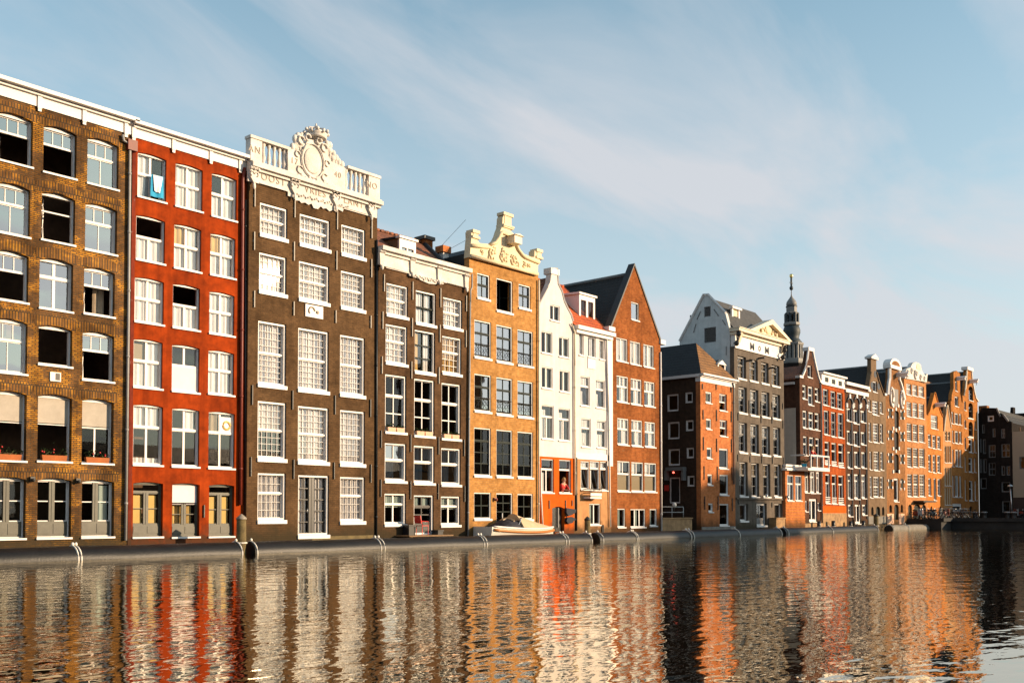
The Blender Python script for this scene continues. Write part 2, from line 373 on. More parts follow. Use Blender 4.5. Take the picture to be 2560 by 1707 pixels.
# ------------------------------------------------------------------ mesh helpers
class MB:
    def __init__(s): s.v, s.f, s.sm = [], [], []

    def face(s, pts, smooth=False):
        i = len(s.v); s.v += [tuple(p) for p in pts]; s.f.append(tuple(range(i, i + len(pts)))); s.sm.append(smooth)

    def box(s, x0, x1, y0, y1, z0, z1):
        if x0 > x1: x0, x1 = x1, x0
        if y0 > y1: y0, y1 = y1, y0
        if z0 > z1: z0, z1 = z1, z0
        i = len(s.v)
        s.v += [(x, y, z) for x in (x0, x1) for y in (y0, y1) for z in (z0, z1)]
        for q in ((0, 1, 3, 2), (4, 6, 7, 5), (0, 4, 5, 1), (2, 3, 7, 6), (0, 2, 6, 4), (1, 5, 7, 3)):
            s.f.append(tuple(i + k for k in q)); s.sm.append(False)
        return s

    def prism(s, poly, y0, y1, axis='y', smooth=False):
        """polygon in (x,z) swept along y - or in (y,z) swept along x"""
        ar = sum(a[0] * b[1] - b[0] * a[1] for a, b in zip(poly, poly[1:] + poly[:1]))
        if ar < 0: poly = poly[::-1]
        n = len(poly); i = len(s.v)
        if axis == 'y':
            s.v += [(x, y0, z) for x, z in poly] + [(x, y1, z) for x, z in poly]
        else:
            s.v += [(y0, x, z) for x, z in poly] + [(y1, x, z) for x, z in poly]
        if n > 4:
            for t in tessellate_polygon([[Vector((x, z, 0)) for x, z in poly]]):
                s.f.append(tuple(i + k for k in t)); s.sm.append(False)
                s.f.append(tuple(i + n + k for k in t)); s.sm.append(False)
        else:
            s.f.append(tuple(range(i, i + n))); s.f.append(tuple(range(i + n, i + 2 * n))); s.sm += [False, False]
        for k in range(n):
            j = (k + 1) % n
            s.f.append((i + k, i + j, i + n + j, i + n + k)); s.sm.append(smooth)
        return s

    def tube(s, pts, r, n=8, r1=None, caps=True):
        pts = [Vector(p) for p in pts]; rings = []
        for k, p in enumerate(pts):
            d = (pts[min(k + 1, len(pts) - 1)] - pts[max(k - 1, 0)]).normalized()
            a = Vector((0, 0, 1)) if abs(d.z) < 0.9 else Vector((1, 0, 0))
            u = d.cross(a).normalized(); w = d.cross(u)
            rr = r if r1 is None else r + (r1 - r) * k / max(1, len(pts) - 1)
            i = len(s.v); s.v += [tuple(p + (u * math.cos(2 * math.pi * t / n) + w * math.sin(2 * math.pi * t / n)) * rr) for t in range(n)]; rings.append(i)
        for a, b in zip(rings, rings[1:]):
            for t in range(n):
                s.f.append((a + t, a + (t + 1) % n, b + (t + 1) % n, b + t)); s.sm.append(n > 5)
        if caps:
            s.f.append(tuple(rings[0] + t for t in range(n))); s.f.append(tuple(rings[-1] + t for t in range(n))); s.sm += [False, False]
        return s

    def lathe(s, c, prof, n=12, rot=0.0, sm=True):
        c = Vector(c); rings = []
        for r, z in prof:
            i = len(s.v); s.v += [(c.x + r * math.cos(rot + 2 * math.pi * t / n), c.y + r * math.sin(rot + 2 * math.pi * t / n), c.z + z) for t in range(n)]; rings.append(i)
        for a, b in zip(rings, rings[1:]):
            for t in range(n):
                s.f.append((a + t, a + (t + 1) % n, b + (t + 1) % n, b + t)); s.sm.append(sm)
        s.f.append(tuple(rings[0] + t for t in range(n))); s.f.append(tuple(rings[-1] + t for t in range(n))); s.sm += [False, False]
        return s

    def ball(s, c, rx, ry=None, rz=None, n=8, m=5):
        ry = ry or rx; rz = rz or rx
        i = len(s.v)
        s.v.append((c[0], c[1], c[2] - rz))
        for k in range(1, m):
            a = -math.pi / 2 + math.pi * k / m
            s.v += [(c[0] + rx * math.cos(a) * math.cos(2 * math.pi * t / n), c[1] + ry * math.cos(a) * math.sin(2 * math.pi * t / n), c[2] + rz * math.sin(a)) for t in range(n)]
        s.v.append((c[0], c[1], c[2] + rz)); top = len(s.v) - 1
        for t in range(n):
            s.f.append((i, i + 1 + (t + 1) % n, i + 1 + t)); s.sm.append(True)
            for k in range(m - 2):
                a = i + 1 + k * n; s.f.append((a + t, a + (t + 1) % n, a + n + (t + 1) % n, a + n + t)); s.sm.append(True)
            a = i + 1 + (m - 2) * n; s.f.append((a + t, a + (t + 1) % n, top)); s.sm.append(True)
        return s

    def arc(s, c, R0, r, a0, a1, n=10, y=None):
        """a scroll: tube bent in the facade plane"""
        pts = [(c[0] + R0 * math.cos(a0 + (a1 - a0) * k / n), c[1], c[2] + R0 * math.sin(a0 + (a1 - a0) * k / n)) for k in range(n + 1)]
        return s.tube(pts, r, 6)

    def roof(s, xl, zl, xa, za, xr, zr, y0, y1, th=0.12):
        """gable roof with its ridge along y: two slabs"""
        s.prism([(xl, zl), (xa, za), (xa, za - th), (xl, zl - th)], y0, y1)
        s.prism([(xr, zr), (xa, za), (xa, za - th), (xr, zr - th)], y0, y1)
        return s

    def mesh(s, name, mat, o=(0, 0, 0), recalc=True):
        me = bpy.data.meshes.new(name)
        ox, oy, oz = o
        me.from_pydata([(x - ox, y - oy, z - oz) for x, y, z in s.v], [], s.f)
        me.polygons.foreach_set('use_smooth', s.sm)
        if recalc:
            b = bmesh.new(); b.from_mesh(me); bmesh.ops.recalc_face_normals(b, faces=b.faces); b.to_mesh(me); b.free()
        if mat: me.materials.append(M[mat])
        me.update()
        return me


def origin(p):
    o = Vector((0, 0, 0))
    while p is not None:
        o += p.location; p = p.parent
    return o


def put(name, mb, mat, parent=None, at=None, recalc=True):
    """links mb as one mesh object; a child shares its parent's origin"""
    o_ = origin(parent) if parent else Vector(at or (0, 0, 0))
    ob = bpy.data.objects.new(name, mb.mesh(name, mat, o_, recalc))
    col.objects.link(ob)
    if parent: ob.parent = parent
    else: ob.location = o_
    return ob


def tag(o, label=None, cat=None, group=None, kind=None):
    for k, q in (('label', label), ('category', cat), ('group', group), ('kind', kind)):
        if q: o[k] = q
    return o


def thing(name, loc, label, cat, group=None):
    o = bpy.data.objects.new(name, None); col.objects.link(o); o.location = loc; o.empty_display_size = 0.3
    return tag(o, label, cat, group)


def struct(name, mb, mat, at=None):
    return tag(put(name, mb, mat, None, at), kind='structure')


def copy_tree(o, parent=None):
    c = o.copy(); col.objects.link(c); c.parent = parent
    for ch in list(o.children): copy_tree(ch, c)
    return c


def words(name, txt, size, loc, mat, parent, ext=0.02, width=None, rot=(math.pi / 2, 0, 0), space=1.0, bold=0.0):
    c = bpy.data.curves.new(name, 'FONT'); c.body = txt; c.size = size; c.extrude = ext; c.align_x = 'CENTER'; c.align_y = 'CENTER'; c.space_character = space; c.offset = bold
    t = bpy.data.objects.new(name, c); col.objects.link(t)
    dg = bpy.context.evaluated_depsgraph_get()
    me = bpy.data.meshes.new_from_object(t.evaluated_get(dg)); bpy.data.objects.remove(t); bpy.data.curves.remove(c)
    me.materials.clear(); me.materials.append(M[mat])
    o = bpy.data.objects.new(name, me); col.objects.link(o)
    o.parent = parent; o.location = Vector(loc) - origin(parent); o.rotation_euler = rot
    if width:
        o.scale[0] = width
    return o


ZM = {'A': (0, 150, 2.4123), 'B': (0, 750, 2.4123), 'C': (560, 300, 2.4123), 'D': (560, 750, 2.4123), 'E': (1150, 500, 2.8509), 'F': (1150, 850, 2.8509),
      'G': (1630, 700, 3.92), 'H': (1630, 1000, 3.92), 'I': (2060, 850, 3.136), 'S': (0, 0, 1.0), 'P': (610, 300, 6.2714), 'Q': (930, 560, 7.838), 'T': (1150, 520, 8.709),
      'U': (1830, 670, 6.8167), 'V': (1180, 1220, 7.84), 'X': (2200, 1180, 6.5333), 'Y': (2060, 870, 6.816), 'Z': (2280, 900, 7.839), 'J': (1640, 1150, 6.9176), 'K': (1950, 1050, 5.408)}


def px(z, x, y):
    a, b, s = ZM[z]
    return a + x / s, b + y / s


def fx(z, x, y, Y=0.0):
    p = onY(*px(z, x, y), Y)
    return p.x, p.z


def poly(z, pts, Y=0.0):
    return [fx(z, x, y, Y) for x, y in pts]


def level(z, a, b, Y):
    """height of a level line seen between two points"""
    return (fx(z, *a, Y)[1] + fx(z, *b, Y)[1]) / 2


# ------------------------------------------------------------------ facades and windows
ST = {
    'amber': dict(fw=.06, tr=.36, up=(3, 1), lo=(2, 1), bw=.028, arch=.11, rev=.15, fd=.13, glass='sky_glass'),
    'cross': dict(fw=.05, tr=.33, up=(2, 1), lo=(2, 1), bw=.10, arch=.11, rev=.15, fd=.13, glass='sky_glass'),
    'blinded': dict(fw=.05, tr=.42, up=(1, 1), lo=(2, 1), bw=.06, arch=.11, rev=.2, fd=.1, glass='dark_glass', cur=[(0, 1, .58, 1, 'blind', -.1)]),
    'greydoor': dict(kind='door', fw=.04, tr=None, up=(1, 1), lo=(2, 2), bw=.035, mid=.2, midmat='grey_door_paint', panel=.27, pmat='grey_door_paint', arch=.09, rev=.2, fd=.1, glass='dark_glass', sill='white_paint'),
    'red': dict(fw=.055, tr=.46, up=(2, 1), lo=(2, 1), bw=.085, tb=.085, arch=.06, rev=.09, fd=.12, glass='glass'),
    'reddoor': dict(kind='door', fw=.04, tr=.16, up=(2, 1), lo=(2, 2), bw=.03, mid=.2, midmat='grey_door_paint', fmat='grey_door_paint', panel=.22, pmat='grey_door_paint', arch=.06, rev=.14, fd=.1, glass='glass', sill='white_paint'),
    'sash': dict(fw=.075, tr=.5, up=(5, 4), lo=(5, 4), bw=.015, tb=.06, rev=.07, fd=.22, glass='bright_glass', head=.09, sillh=.16),
    'sashs': dict(fw=.07, tr=.5, up=(4, 2), lo=(4, 2), bw=.022, tb=.06, rev=.07, fd=.20, glass='bright_glass', head=.08, sillh=.14),
    'tall': dict(fw=.085, tr=.36, up=(2, 1), lo=(2, 2), bw=.05, tb=.08, rev=.07, fd=.20, glass='dark_glass', head=.08, sillh=.12),
    'ochre': dict(fw=.06, tr=.36, up=(2, 1), lo=(2, 2), bw=.05, tb=.05, rev=.045, fd=.11, glass='glass', bmat='dark_green_paint', sillh=.11),
    'pair': dict(fw=.05, tr=None, up=(1, 1), lo=(2, 1), bw=.09, rev=.04, fd=.10, glass='dark_glass'),
    'tpair': dict(fw=.05, tr=.33, up=(1, 1), lo=(2, 1), bw=.08, tb=.08, rev=.04, fd=.10, glass='glass'),
    'rust': dict(fw=.06, tr=.44, up=(2, 1), lo=(2, 1), bw=.07, tb=.08, rev=.04, fd=.10, glass='glass'),
    'small': dict(fw=.08, tr=None, up=(1, 1), lo=(1, 1), bw=.05, rev=.05, fd=.09, glass='dark_glass'),
    'twin': dict(fw=.07, tr=.5, up=(2, 1), lo=(2, 1), bw=.04, tb=.06, rev=.1, fd=.1, glass='glass'),
    'hotel': dict(fw=.085, tr=.38, up=(2, 2), lo=(2, 2), bw=.03, tb=.06, rev=.18, fd=.12, glass='glass', bmat='grey_wood', sillh=.13),
    'grid': dict(fw=.075, tr=.42, up=(3, 3), lo=(3, 4), bw=.032, tb=.07, rev=.10, fd=.09, glass='glass'),
    'plain': dict(fw=.085, tr=None, up=(1, 1), lo=(1, 1), bw=.05, rev=.1, fd=.1, glass='glass'),
    'hatch': dict(kind='hatch', fw=.0, tr=None, up=(1, 1), lo=(2, 1), bw=.04, rev=.16, fd=.06, arch=.28, leaf='black_paint', sill=None, fmat='black_paint'),
    'gatedoor': dict(kind='door', fw=.07, tr=None, up=(1, 1), lo=(2, 1), bw=.05, rev=.18, fd=.08, arch=.3, leaf='dark_green_paint', sill=None, fmat='dark_green_paint'),
}
CW = [(0, 1, 0, 1, 'curtain', 0)]


class Facade:
    def __init__(s, root, plane, axis='y', back=3.2):
        s.root, s.plane, s.axis, s.wins, s.back = root, plane, axis, [], back

    def fx(s, z, x, y, dy=0.0):
        if s.axis == 'y':
            p = onY(*px(z, x, y), s.plane + dy); return p.x, p.z
        p = onX(*px(z, x, y), s.plane + dy); return -p.y, p.z

    def poly(s, z, pts, dy=0.0): return [s.fx(z, x, y, dy) for x, y in pts]

    def level(s, z, a, b, dy=0.0): return (s.fx(z, *a, dy)[1] + s.fx(z, *b, dy)[1]) / 2

    def put(s, name, mb, mat, parent=None, recalc=True):
        if s.axis == 'x': mb.v = [(d, -u, z) for u, d, z in mb.v]
        return put(name, mb, mat, parent or s.root, None, recalc)

    def win(s, z, x0, x1, yt, yb, style, **kw):
        ym, xc = (yt + yb) / 2, (x0 + x1) / 2
        st = dict(ST[style]); st.update(kw)
        s.wins.append((s.fx(z, x0, ym)[0], s.fx(z, x1, ym)[0], s.fx(z, xc, yb)[1], s.fx(z, xc, yt)[1], st))

    def row(s, z, items, style, **kw):
        for it in items:
            k = dict(kw)
            if len(it) > 4: k.update(it[4])
            s.win(z, *it[:4], style, **k)

    def hole(s, w):
        x0, x1, z0, z1, st = w
        a = min(st.get('arch', 0), (z1 - z0) * .4)
        if not a: return [(x0, z0), (x1, z0), (x1, z1), (x0, z1)]
        pts = [(x0, z0), (x1, z0)]
        for k in range(7):
            t = math.pi * k / 6
            if a > .2: pts.append(((x0 + x1) / 2 + (x1 - x0) / 2 * math.cos(t), z1 - a + a * math.sin(t)))
            else: pts.append((x1 + (x0 - x1) * k / 6, z1 - a + a * math.sin(t)))
        return pts

    def wall(s, outline, mat, name='wall', th=.35, dy=0.0):
        m = MB(); y0, y1 = s.plane + dy, s.plane + th
        ar = sum(a[0] * b[1] - b[0] * a[1] for a, b in zip(outline, outline[1:] + outline[:1]))
        if ar < 0: outline = outline[::-1]
        xs = [p[0] for p in outline]; zs = [p[1] for p in outline]
        loops = [outline]
        for w in s.wins:
            cx, cz = (w[0] + w[1]) / 2, (w[2] + w[3]) / 2
            if not inside(cx, cz, outline): continue
            h = s.hole(w)
            if all(inside(x, z, outline) for x, z in h): loops.append(h[::-1])
        flat = [p for l in loops for p in l]
        tris = tessellate_polygon([[Vector((x, z, 0)) for x, z in l] for l in loops])
        i = len(m.v); n = len(flat)
        m.v += [(x, y0, z) for x, z in flat] + [(x, y1, z) for x, z in flat]
        for t in tris:
            m.f.append(tuple(i + k for k in t)); m.f.append(tuple(i + n + k for k in t)); m.sm += [False, False]
        b = i
        for l in loops:
            for k in range(len(l)):
                j = (k + 1) % len(l); m.f.append((b + k, b + j, b + n + j, b + n + k)); m.sm.append(False)
            b += len(l)
        return s.put(name, m, mat)

    def windows(s, interior=True):
        for w in s.wins: s.window(*w)
        if interior and s.wins:
            m = MB(); m.box(min(w[0] for w in s.wins) - .3, max(w[1] for w in s.wins) + .3, s.plane + s.back, s.plane + s.back + .1, min(w[2] for w in s.wins) - .3, max(w[3] for w in s.wins) + .3)
            s.put('room_wall', m, 'interior')

    def window(s, x0, x1, z0, z1, st):
        Y = s.plane; rev, fd, fw = st['rev'], st['fd'], st['fw']
        yf = Y + rev; yb = yf + fd
        fm = st.get('fmat', 'white_paint'); a = min(st.get('arch', 0), (z1 - z0) * .4)
        f = MB(); head = st.get('head', fw)
        ht = z1 - a
        if a:
            arc = s.hole((x0, x1, z0, z1, st))[2:]
            lo_ = ht - head * .4 if a <= .2 else ht - .001
            if a <= .2: f.prism(arc + [(x0, lo_), (x1, lo_)][0:2], yf, yb)
        else: f.box(x0, x1, yf, yb, z1 - head, z1)
        top = ht - head * .4 if a else z1 - head
        if st.get('leaf'):
            f = MB()
            hp = s.hole((x0, x1, z0, z1, st)); f.prism(hp, yf, yf + fd)
            d = s.put(st.get('kind', 'hatch'), f, st['leaf'])
            g = MB(); c = (x0 + x1) / 2; g.box(c - .02, c + .02, yf - .02, yf - .002, z0, z1 - a); s.put('seam', g, 'iron', d)
            return
        f.box(x0, x0 + fw, yf, yb, z0, top); f.box(x1 - fw, x1, yf, yb, z0, top)
        sh = st.get('bot', fw); f.box(x0 + fw, x1 - fw, yf, yb, z0, z0 + sh)
        xi0, xi1, zi0, zi1 = x0 + fw, x1 - fw, z0 + sh, top
        ys0, ys1 = yf + fd * .55, yf + fd * .95
        bars = MB()
        pn = st.get('panel', 0)
        zp = zi0 + pn * (zi1 - zi0)
        bw = st['bw']; tb = st.get('tb', max(bw, .05)); tr = st.get('tr')
        op = st.get('open')
        regs = []
        if tr:
            zt = zi1 - tr * (zi1 - zi0)
            bars.box(xi0, xi1, yf + fd * .3, ys1, zt - tb / 2, zt + tb / 2)
            regs = [(zt + tb / 2, zi1, st['up'], 'up'), (zp, zt - tb / 2, st['lo'], 'lo')]
        else: regs = [(zp, zi1, st['lo'], 'lo')]
        pane = MB(); yg = yf + fd * .78
        for za, zb, (nc, nr), nm in regs:
            opened = op == nm or op == 'all'
            if not opened:
                ew = .035 if bw < .06 else .02
                for q in ((xi0, xi0 + ew, za, zb), (xi1 - ew, xi1, za, zb), (xi0 + ew, xi1 - ew, za, za + ew), (xi0 + ew, xi1 - ew, zb - ew, zb)): bars.box(q[0], q[1], ys0, ys1, q[2], q[3])
                for c in range(1, nc):
                    x = xi0 + (xi1 - xi0) * c / nc; b_ = st['mid'] if (st.get('mid') and c * 2 == nc) else bw
                    if st.get('mid') and c * 2 == nc: continue
                    bars.box(x - b_ / 2, x + b_ / 2, ys0 + .004, ys1 - .004, za + ew, zb - ew)
                for r in range(1, nr):
                    zz = za + (zb - za) * r / nr
                    bars.box(xi0 + ew, xi1 - ew, ys0 + .008, ys1 - .008, zz - bw / 2, zz + bw / 2)
                pane.face([(xi0, yg, za), (xi1, yg, za), (xi1, yg, zb), (xi0, yg, zb)])
            elif st.get('casement'):
                # one leaf swung inwards
                n_ = st['casement']; xa = xi0 if n_ > 0 else xi1; L_ = (xi1 - xi0) * .48; dx, dy = (L_ * .55, L_ * .8)
                pts = [(xa, yb, za), (xa + n_ * dx, yb + dy, za), (xa + n_ * dx, yb + dy, zb), (xa, yb, zb)]
                bars.tube(pts + [pts[0]], .03, 4)
                if nr > 1 or True: bars.tube([(xa, yb, (za + zb) / 2), (xa + n_ * dx, yb + dy, (za + zb) / 2)], .015, 4)
        if st.get('tilt'):        # a bottom-hung leaf that leans into the room
            xa = (xi0 + xi1) / 2; za, zb = regs[-1][0], regs[-1][1]; dd = .28
            pts = [(xa, yb, za + .02), (xi1, yb, za + .02), (xi1, yb + dd, zb - .03), (xa, yb + dd, zb - .03)]
            bars.tube(pts + [pts[0]], .028, 4)
        if not st.get('bmat'): f.v, f.f, f.sm = f.v + bars.v, f.f + [tuple(k + len(f.v) for k in q) for q in bars.f], f.sm + bars.sm
        w = s.put(st.get('kind', 'window'), f, fm)
        if st.get('bmat'): s.put('glazing_bar', bars, st['bmat'], w)
        if pane.f: s.put('pane', pane, st['glass'], w, False)
        if pn:
            m = MB(); m.box(xi0, xi1, ys0 - .02, ys1, zi0, zp)
            for q in (0, 1):
                c0 = xi0 + (xi1 - xi0) * (.06 + .5 * q); m.box(c0, c0 + (xi1 - xi0) * .38, ys0 - .035, ys0 - .02, zi0 + .08, zp - .08)
            s.put('door_panel', m, st['pmat'], w)
        if st.get('mid'):
            m = MB(); c = (xi0 + xi1) / 2; m.box(c - st['mid'] / 2, c + st['mid'] / 2, ys0 - .03, ys1 + .002, zp, regs[-1][1]); m.box(c - .012, c + .012, ys0 - .045, ys0 - .03, zp, regs[-1][1])
            s.put('meeting_stile', m, st['midmat'], w)
        sm = st.get('sill', 'white_paint')
        if sm:
            sh = st.get('sillh', .07); m = MB(); m.box(x0 - .03, x1 + .03, Y - .07, yf + .01, z0 - sh, z0 - .002)
            s.put('sill', m, sm, w)
        for cfg in st.get('cur', ()):
            a0, a1, b0, b1, cm, off = cfg
            m = MB(); u0, u1 = xi0 + (xi1 - xi0) * a0, xi0 + (xi1 - xi0) * a1; w0, w1 = zi0 + (zi1 - zi0) * b0, zi0 + (zi1 - zi0) * b1
            yc = yb + .045 + off if off >= 0 else yf + .03
            if 'blind' in cm or 'panel' in cm: m.box(u0, u1, yc, yc + .012, w0, w1)
            else:
                n = max(4, int((u1 - u0) / .06)); ph = random.random() * 6
                for k in range(n):
                    p = u0 + (u1 - u0) * k / n; q = u0 + (u1 - u0) * (k + 1) / n
                    ya = yc + .035 * math.sin(k * 1.7 + ph); yb_ = yc + .035 * math.sin((k + 1) * 1.7 + ph)
                    m.face([(p, ya, w0), (q, yb_, w0), (q, yb_, w1), (p, ya, w1)])
            s.put('blind' if 'blind' in cm else ('shutter_panel' if 'panel' in cm else 'curtain'), m, cm, w)
        return w

    def anchors(s, z, items, mat='iron'):
        for x, ya, yb in items:
            c, za = s.fx(z, x, ya); _, zb = s.fx(z, x, yb)
            m = MB(); m.box(c - .022, c + .022, s.plane - .07, s.plane - .02, zb, za); m.box(c - .05, c + .05, s.plane - .02, s.plane + .01, (za + zb) / 2 - .05, (za + zb) / 2 + .05)
            s.put('wall_anchor', m, mat)

    def pipe(s, z, pts, mat, r=.055, off=.10):
        m = MB(); p3 = [(s.fx(z, x, y, -off)[0], s.plane - off, s.fx(z, x, y, -off)[1]) for x, y in pts]
        m.tube(p3, r, 8)
        for a, b in zip(p3, p3[1:]):
            n = int(abs(a[2] - b[2]) / 2.2)
            for k in range(n):
                t = (k + .5) / n; c = [a[i] + (b[i] - a[i]) * t for i in range(3)]
                m.lathe((c[0], c[1], c[2]), [(r * 1.25, -.04), (r * 1.25, .04)], 8)
        s.put('downpipe', m, mat)

    def boxp(s, m, z, x0, x1, yt, yb, d0, d1):
        """box seen through a pixel rectangle: front at plane+d0, back at plane+d1"""
        ym, xc = (yt + yb) / 2, (x0 + x1) / 2
        m.box(s.fx(z, x0, ym, d0)[0], s.fx(z, x1, ym, d0)[0], s.plane + d0, s.plane + d1, s.fx(z, xc, yb, d0)[1], s.fx(z, xc, yt, d0)[1])


def inside(x, z, pl):
    c = False
    for (x1, z1), (x2, z2) in zip(pl, pl[1:] + pl[:1]):
        if (z1 > z) != (z2 > z) and x < (x2 - x1) * (z - z1) / (z2 - z1) + x1: c = not c
    return c


ROW = 'canal houses standing side by side in the water'


def house(name, x0, Y, label, group=ROW): return thing(name, (x0, Y, 0), label, 'house', group)


def shell(f, x0, x1, zt, mat='side_brick', depth=10.0, roof='slate', flat=True):
    """side walls, back wall and flat roof behind a facade that faces -y"""
    Y = f.plane + .35
    m = MB(); m.box(x0 + .004, x0 + .25, Y, Y + depth, -.8, zt); f.put('side_wall', m, mat)
    m = MB(); m.box(x1 - .25, x1 - .004, Y, Y + depth, -.8, zt); f.put('side_wall', m, mat)
    m = MB(); m.box(x0 + .25, x1 - .25, Y + depth - .3, Y + depth, -.8, zt); f.put('back_wall', m, mat)
    if flat:
        m = MB(); m.box(x0 + .25, x1 - .25, Y, Y + depth - .3, zt - .4, zt - .15); f.put('roof', m, roof)


def cornice(f, x0, x1, zb, zt, mat='white_trim', steps=((-.05, 0, .62), (-.16, .62, .78), (-.34, .78, 1.0)), back=.35, name='cornice'):
    m = MB()
    for k, (d, a, b) in enumerate(steps):
        m.box(x0 - (.0 if k < 1 else -d * .25), x1 + (.0 if k < 1 else -d * .25), f.plane + d, f.plane + back + k * .003, zb + (zt - zb) * a, zb + (zt - zb) * b)
    return f.put(name, m, mat)


E_ = {}
for k_, p_, y_ in (('amber', -190, 0), ('red', 322.5, 0), ('oost', 617, -.2), ('dark', 944, -.3), ('ochre', 1172.5, -.4), ('cream', 1346, -.4), ('tiled', 1434.5, -.4), ('rust', 1527, -.4),
                   ('rust_end', 1652.5, -.4), ('corner', 1752, -.4), ('hotel', 1837.5, -.4), ('hotel_end', 1961, -.4), ('bell', 2001, -.4), ('redb', 2054.5, -.4), ('umber', 2113.5, -.4), ('taupe', 2170, -.4),
                   ('ware', 2216, -.4), ('grid', 2263, -.4), ('gable', 2317.5, -.4), ('slim', 2358.5, -.4), ('gold', 2379, -.4), ('last', 2409, -.4), ('end', 2446, -.4)):
    E_[k_] = onY(p_, 1150, y_).x
B0 = -.8


def rect(x0, x1, z1, z0=B0): return [(x0, z0), (x1, z0), (x1, z1), (x0, z1)]


# ------------------------------------------------------------------ 1 brown and yellow brick house
def amber_house():
    x0, x1, Y = E_['amber'], E_['red'], 0.0
    r = house('brick_house', x0, Y, 'brown and yellow brick house with arched windows and flower boxes, leftmost in the row')
    f = Facade(r, Y)
    D = dict(open='lo')
    cg = [(.05, .4, .0, .55, 'curtain_warm', .1)]
    bl = dict(cur=[(.0, 1, 0, 1, 'curtain_warm', 1.2)])
    f.row('A', [(-286, -70, 262, 545), (-18, 198, 325, 622, dict(open='lo', casement=1)), (262, 462, 408, 695, D), (527, 716, 480, 762),
                (-298, -86, 690, 990), (-30, 182, 745, 1050), (250, 453, 805, 1098, dict(open='all', casement=1)), (514, 706, 872, 1158),
                (-306, -98, 1100, 1390), (-40, 172, 1150, 1450, dict(open='lo', casement=1)), (506, 692, 1255, 1538, dict(open='lo', cur=[(.55, .95, 0, .95, 'curtain_warm', .3)], casement=1))], 'amber')
    f.win('A', 238, 440, 1200, 1505, 'cross')
    f.row('B', [(-310, -105, 90, 425), (-45, 165, 112, 437), (232, 435, 155, 393, dict(open='all', tr=None)), (497, 688, 192, 485, dict(open='lo', casement=1))], 'amber')
    f.row('B', [(-310, -110, 530, 955), (-45, 160, 545, 965, D), (227, 433, 568, 970, dict(open='lo')), (494, 685, 594, 982)], 'blinded')
    f.row('B', [(-315, -115, 1060, 1437), (-50, 155, 1065, 1435), (225, 430, 1072, 1430), (493, 688, 1082, 1425, dict(cur=[(.55, .95, .28, .95, 'curtain', 0)]))], 'greydoor')
    zc = f.level('A', (0, 215), (740, 440)); zt = f.level('A', (0, 75), (740, 321), -.4)
    # brick niche with a small white plaque
    f.wall(rect(x0, x1, zc + .05), 'brown_brick'); f.windows()
    shell(f, x0, x1, zc + .3)
    cornice(f, x0, x1 - .002, zc, zt)
    for x, y in ((236, 190), (505, 275), (757, 360)):
        m = MB(); a, zz = f.fx('A', x, y); m.box(a - .075, a + .075, Y - .10, Y - .05, zc - .06, zc + (zt - zc) * .62); m.box(a - .06, a + .06, Y - .085, Y - .05, zc - .16, zc - .06)
        f.put('cornice_bracket', m, 'white_trim')
    for w in f.wins:      # soldier-course arches above the openings
        if w[4].get('kind') == 'door' and False: continue
        m = MB(); a = w[4].get('arch', .1); n = 8
        lo = [(w[0] - .12 + (w[1] - w[0] + .24) * k / n, w[3] - a + .012 + a * math.sin(math.pi * k / n)) for k in range(n + 1)]
        hi = [(x + (x - (w[0] + w[1]) / 2) * .10, z + .36) for x, z in lo]
        m.prism(lo + hi[::-1], Y - .006, Y + .02); f.put('brick_arch', m, 'arch_brick')
    p = MB(); f.boxp(p, 'B', 303, 368, 435, 490, -.05, .05); pl = f.put('plaque', p, 'white_trim')
    p = MB(); f.boxp(p, 'B', 335, 362, 442, 483, -.056, .0); f.put('plaque_recess', p, 'iron', pl)
    for x, y in ((190, 1075), (465, 1085)):
        m = MB(); a, zz = f.fx('B', x, y); m.box(a - .08, a + .08, Y - .12, Y + .01, zz - .1, zz + .06); m.lathe((a, Y - .16, zz - .12), [(.02, 0), (.09, .1), (.03, .12)], 8); f.put('wall_lamp', m, 'iron')
    for wi in (2, 3, 6, 13, 14):
        pass
    return f


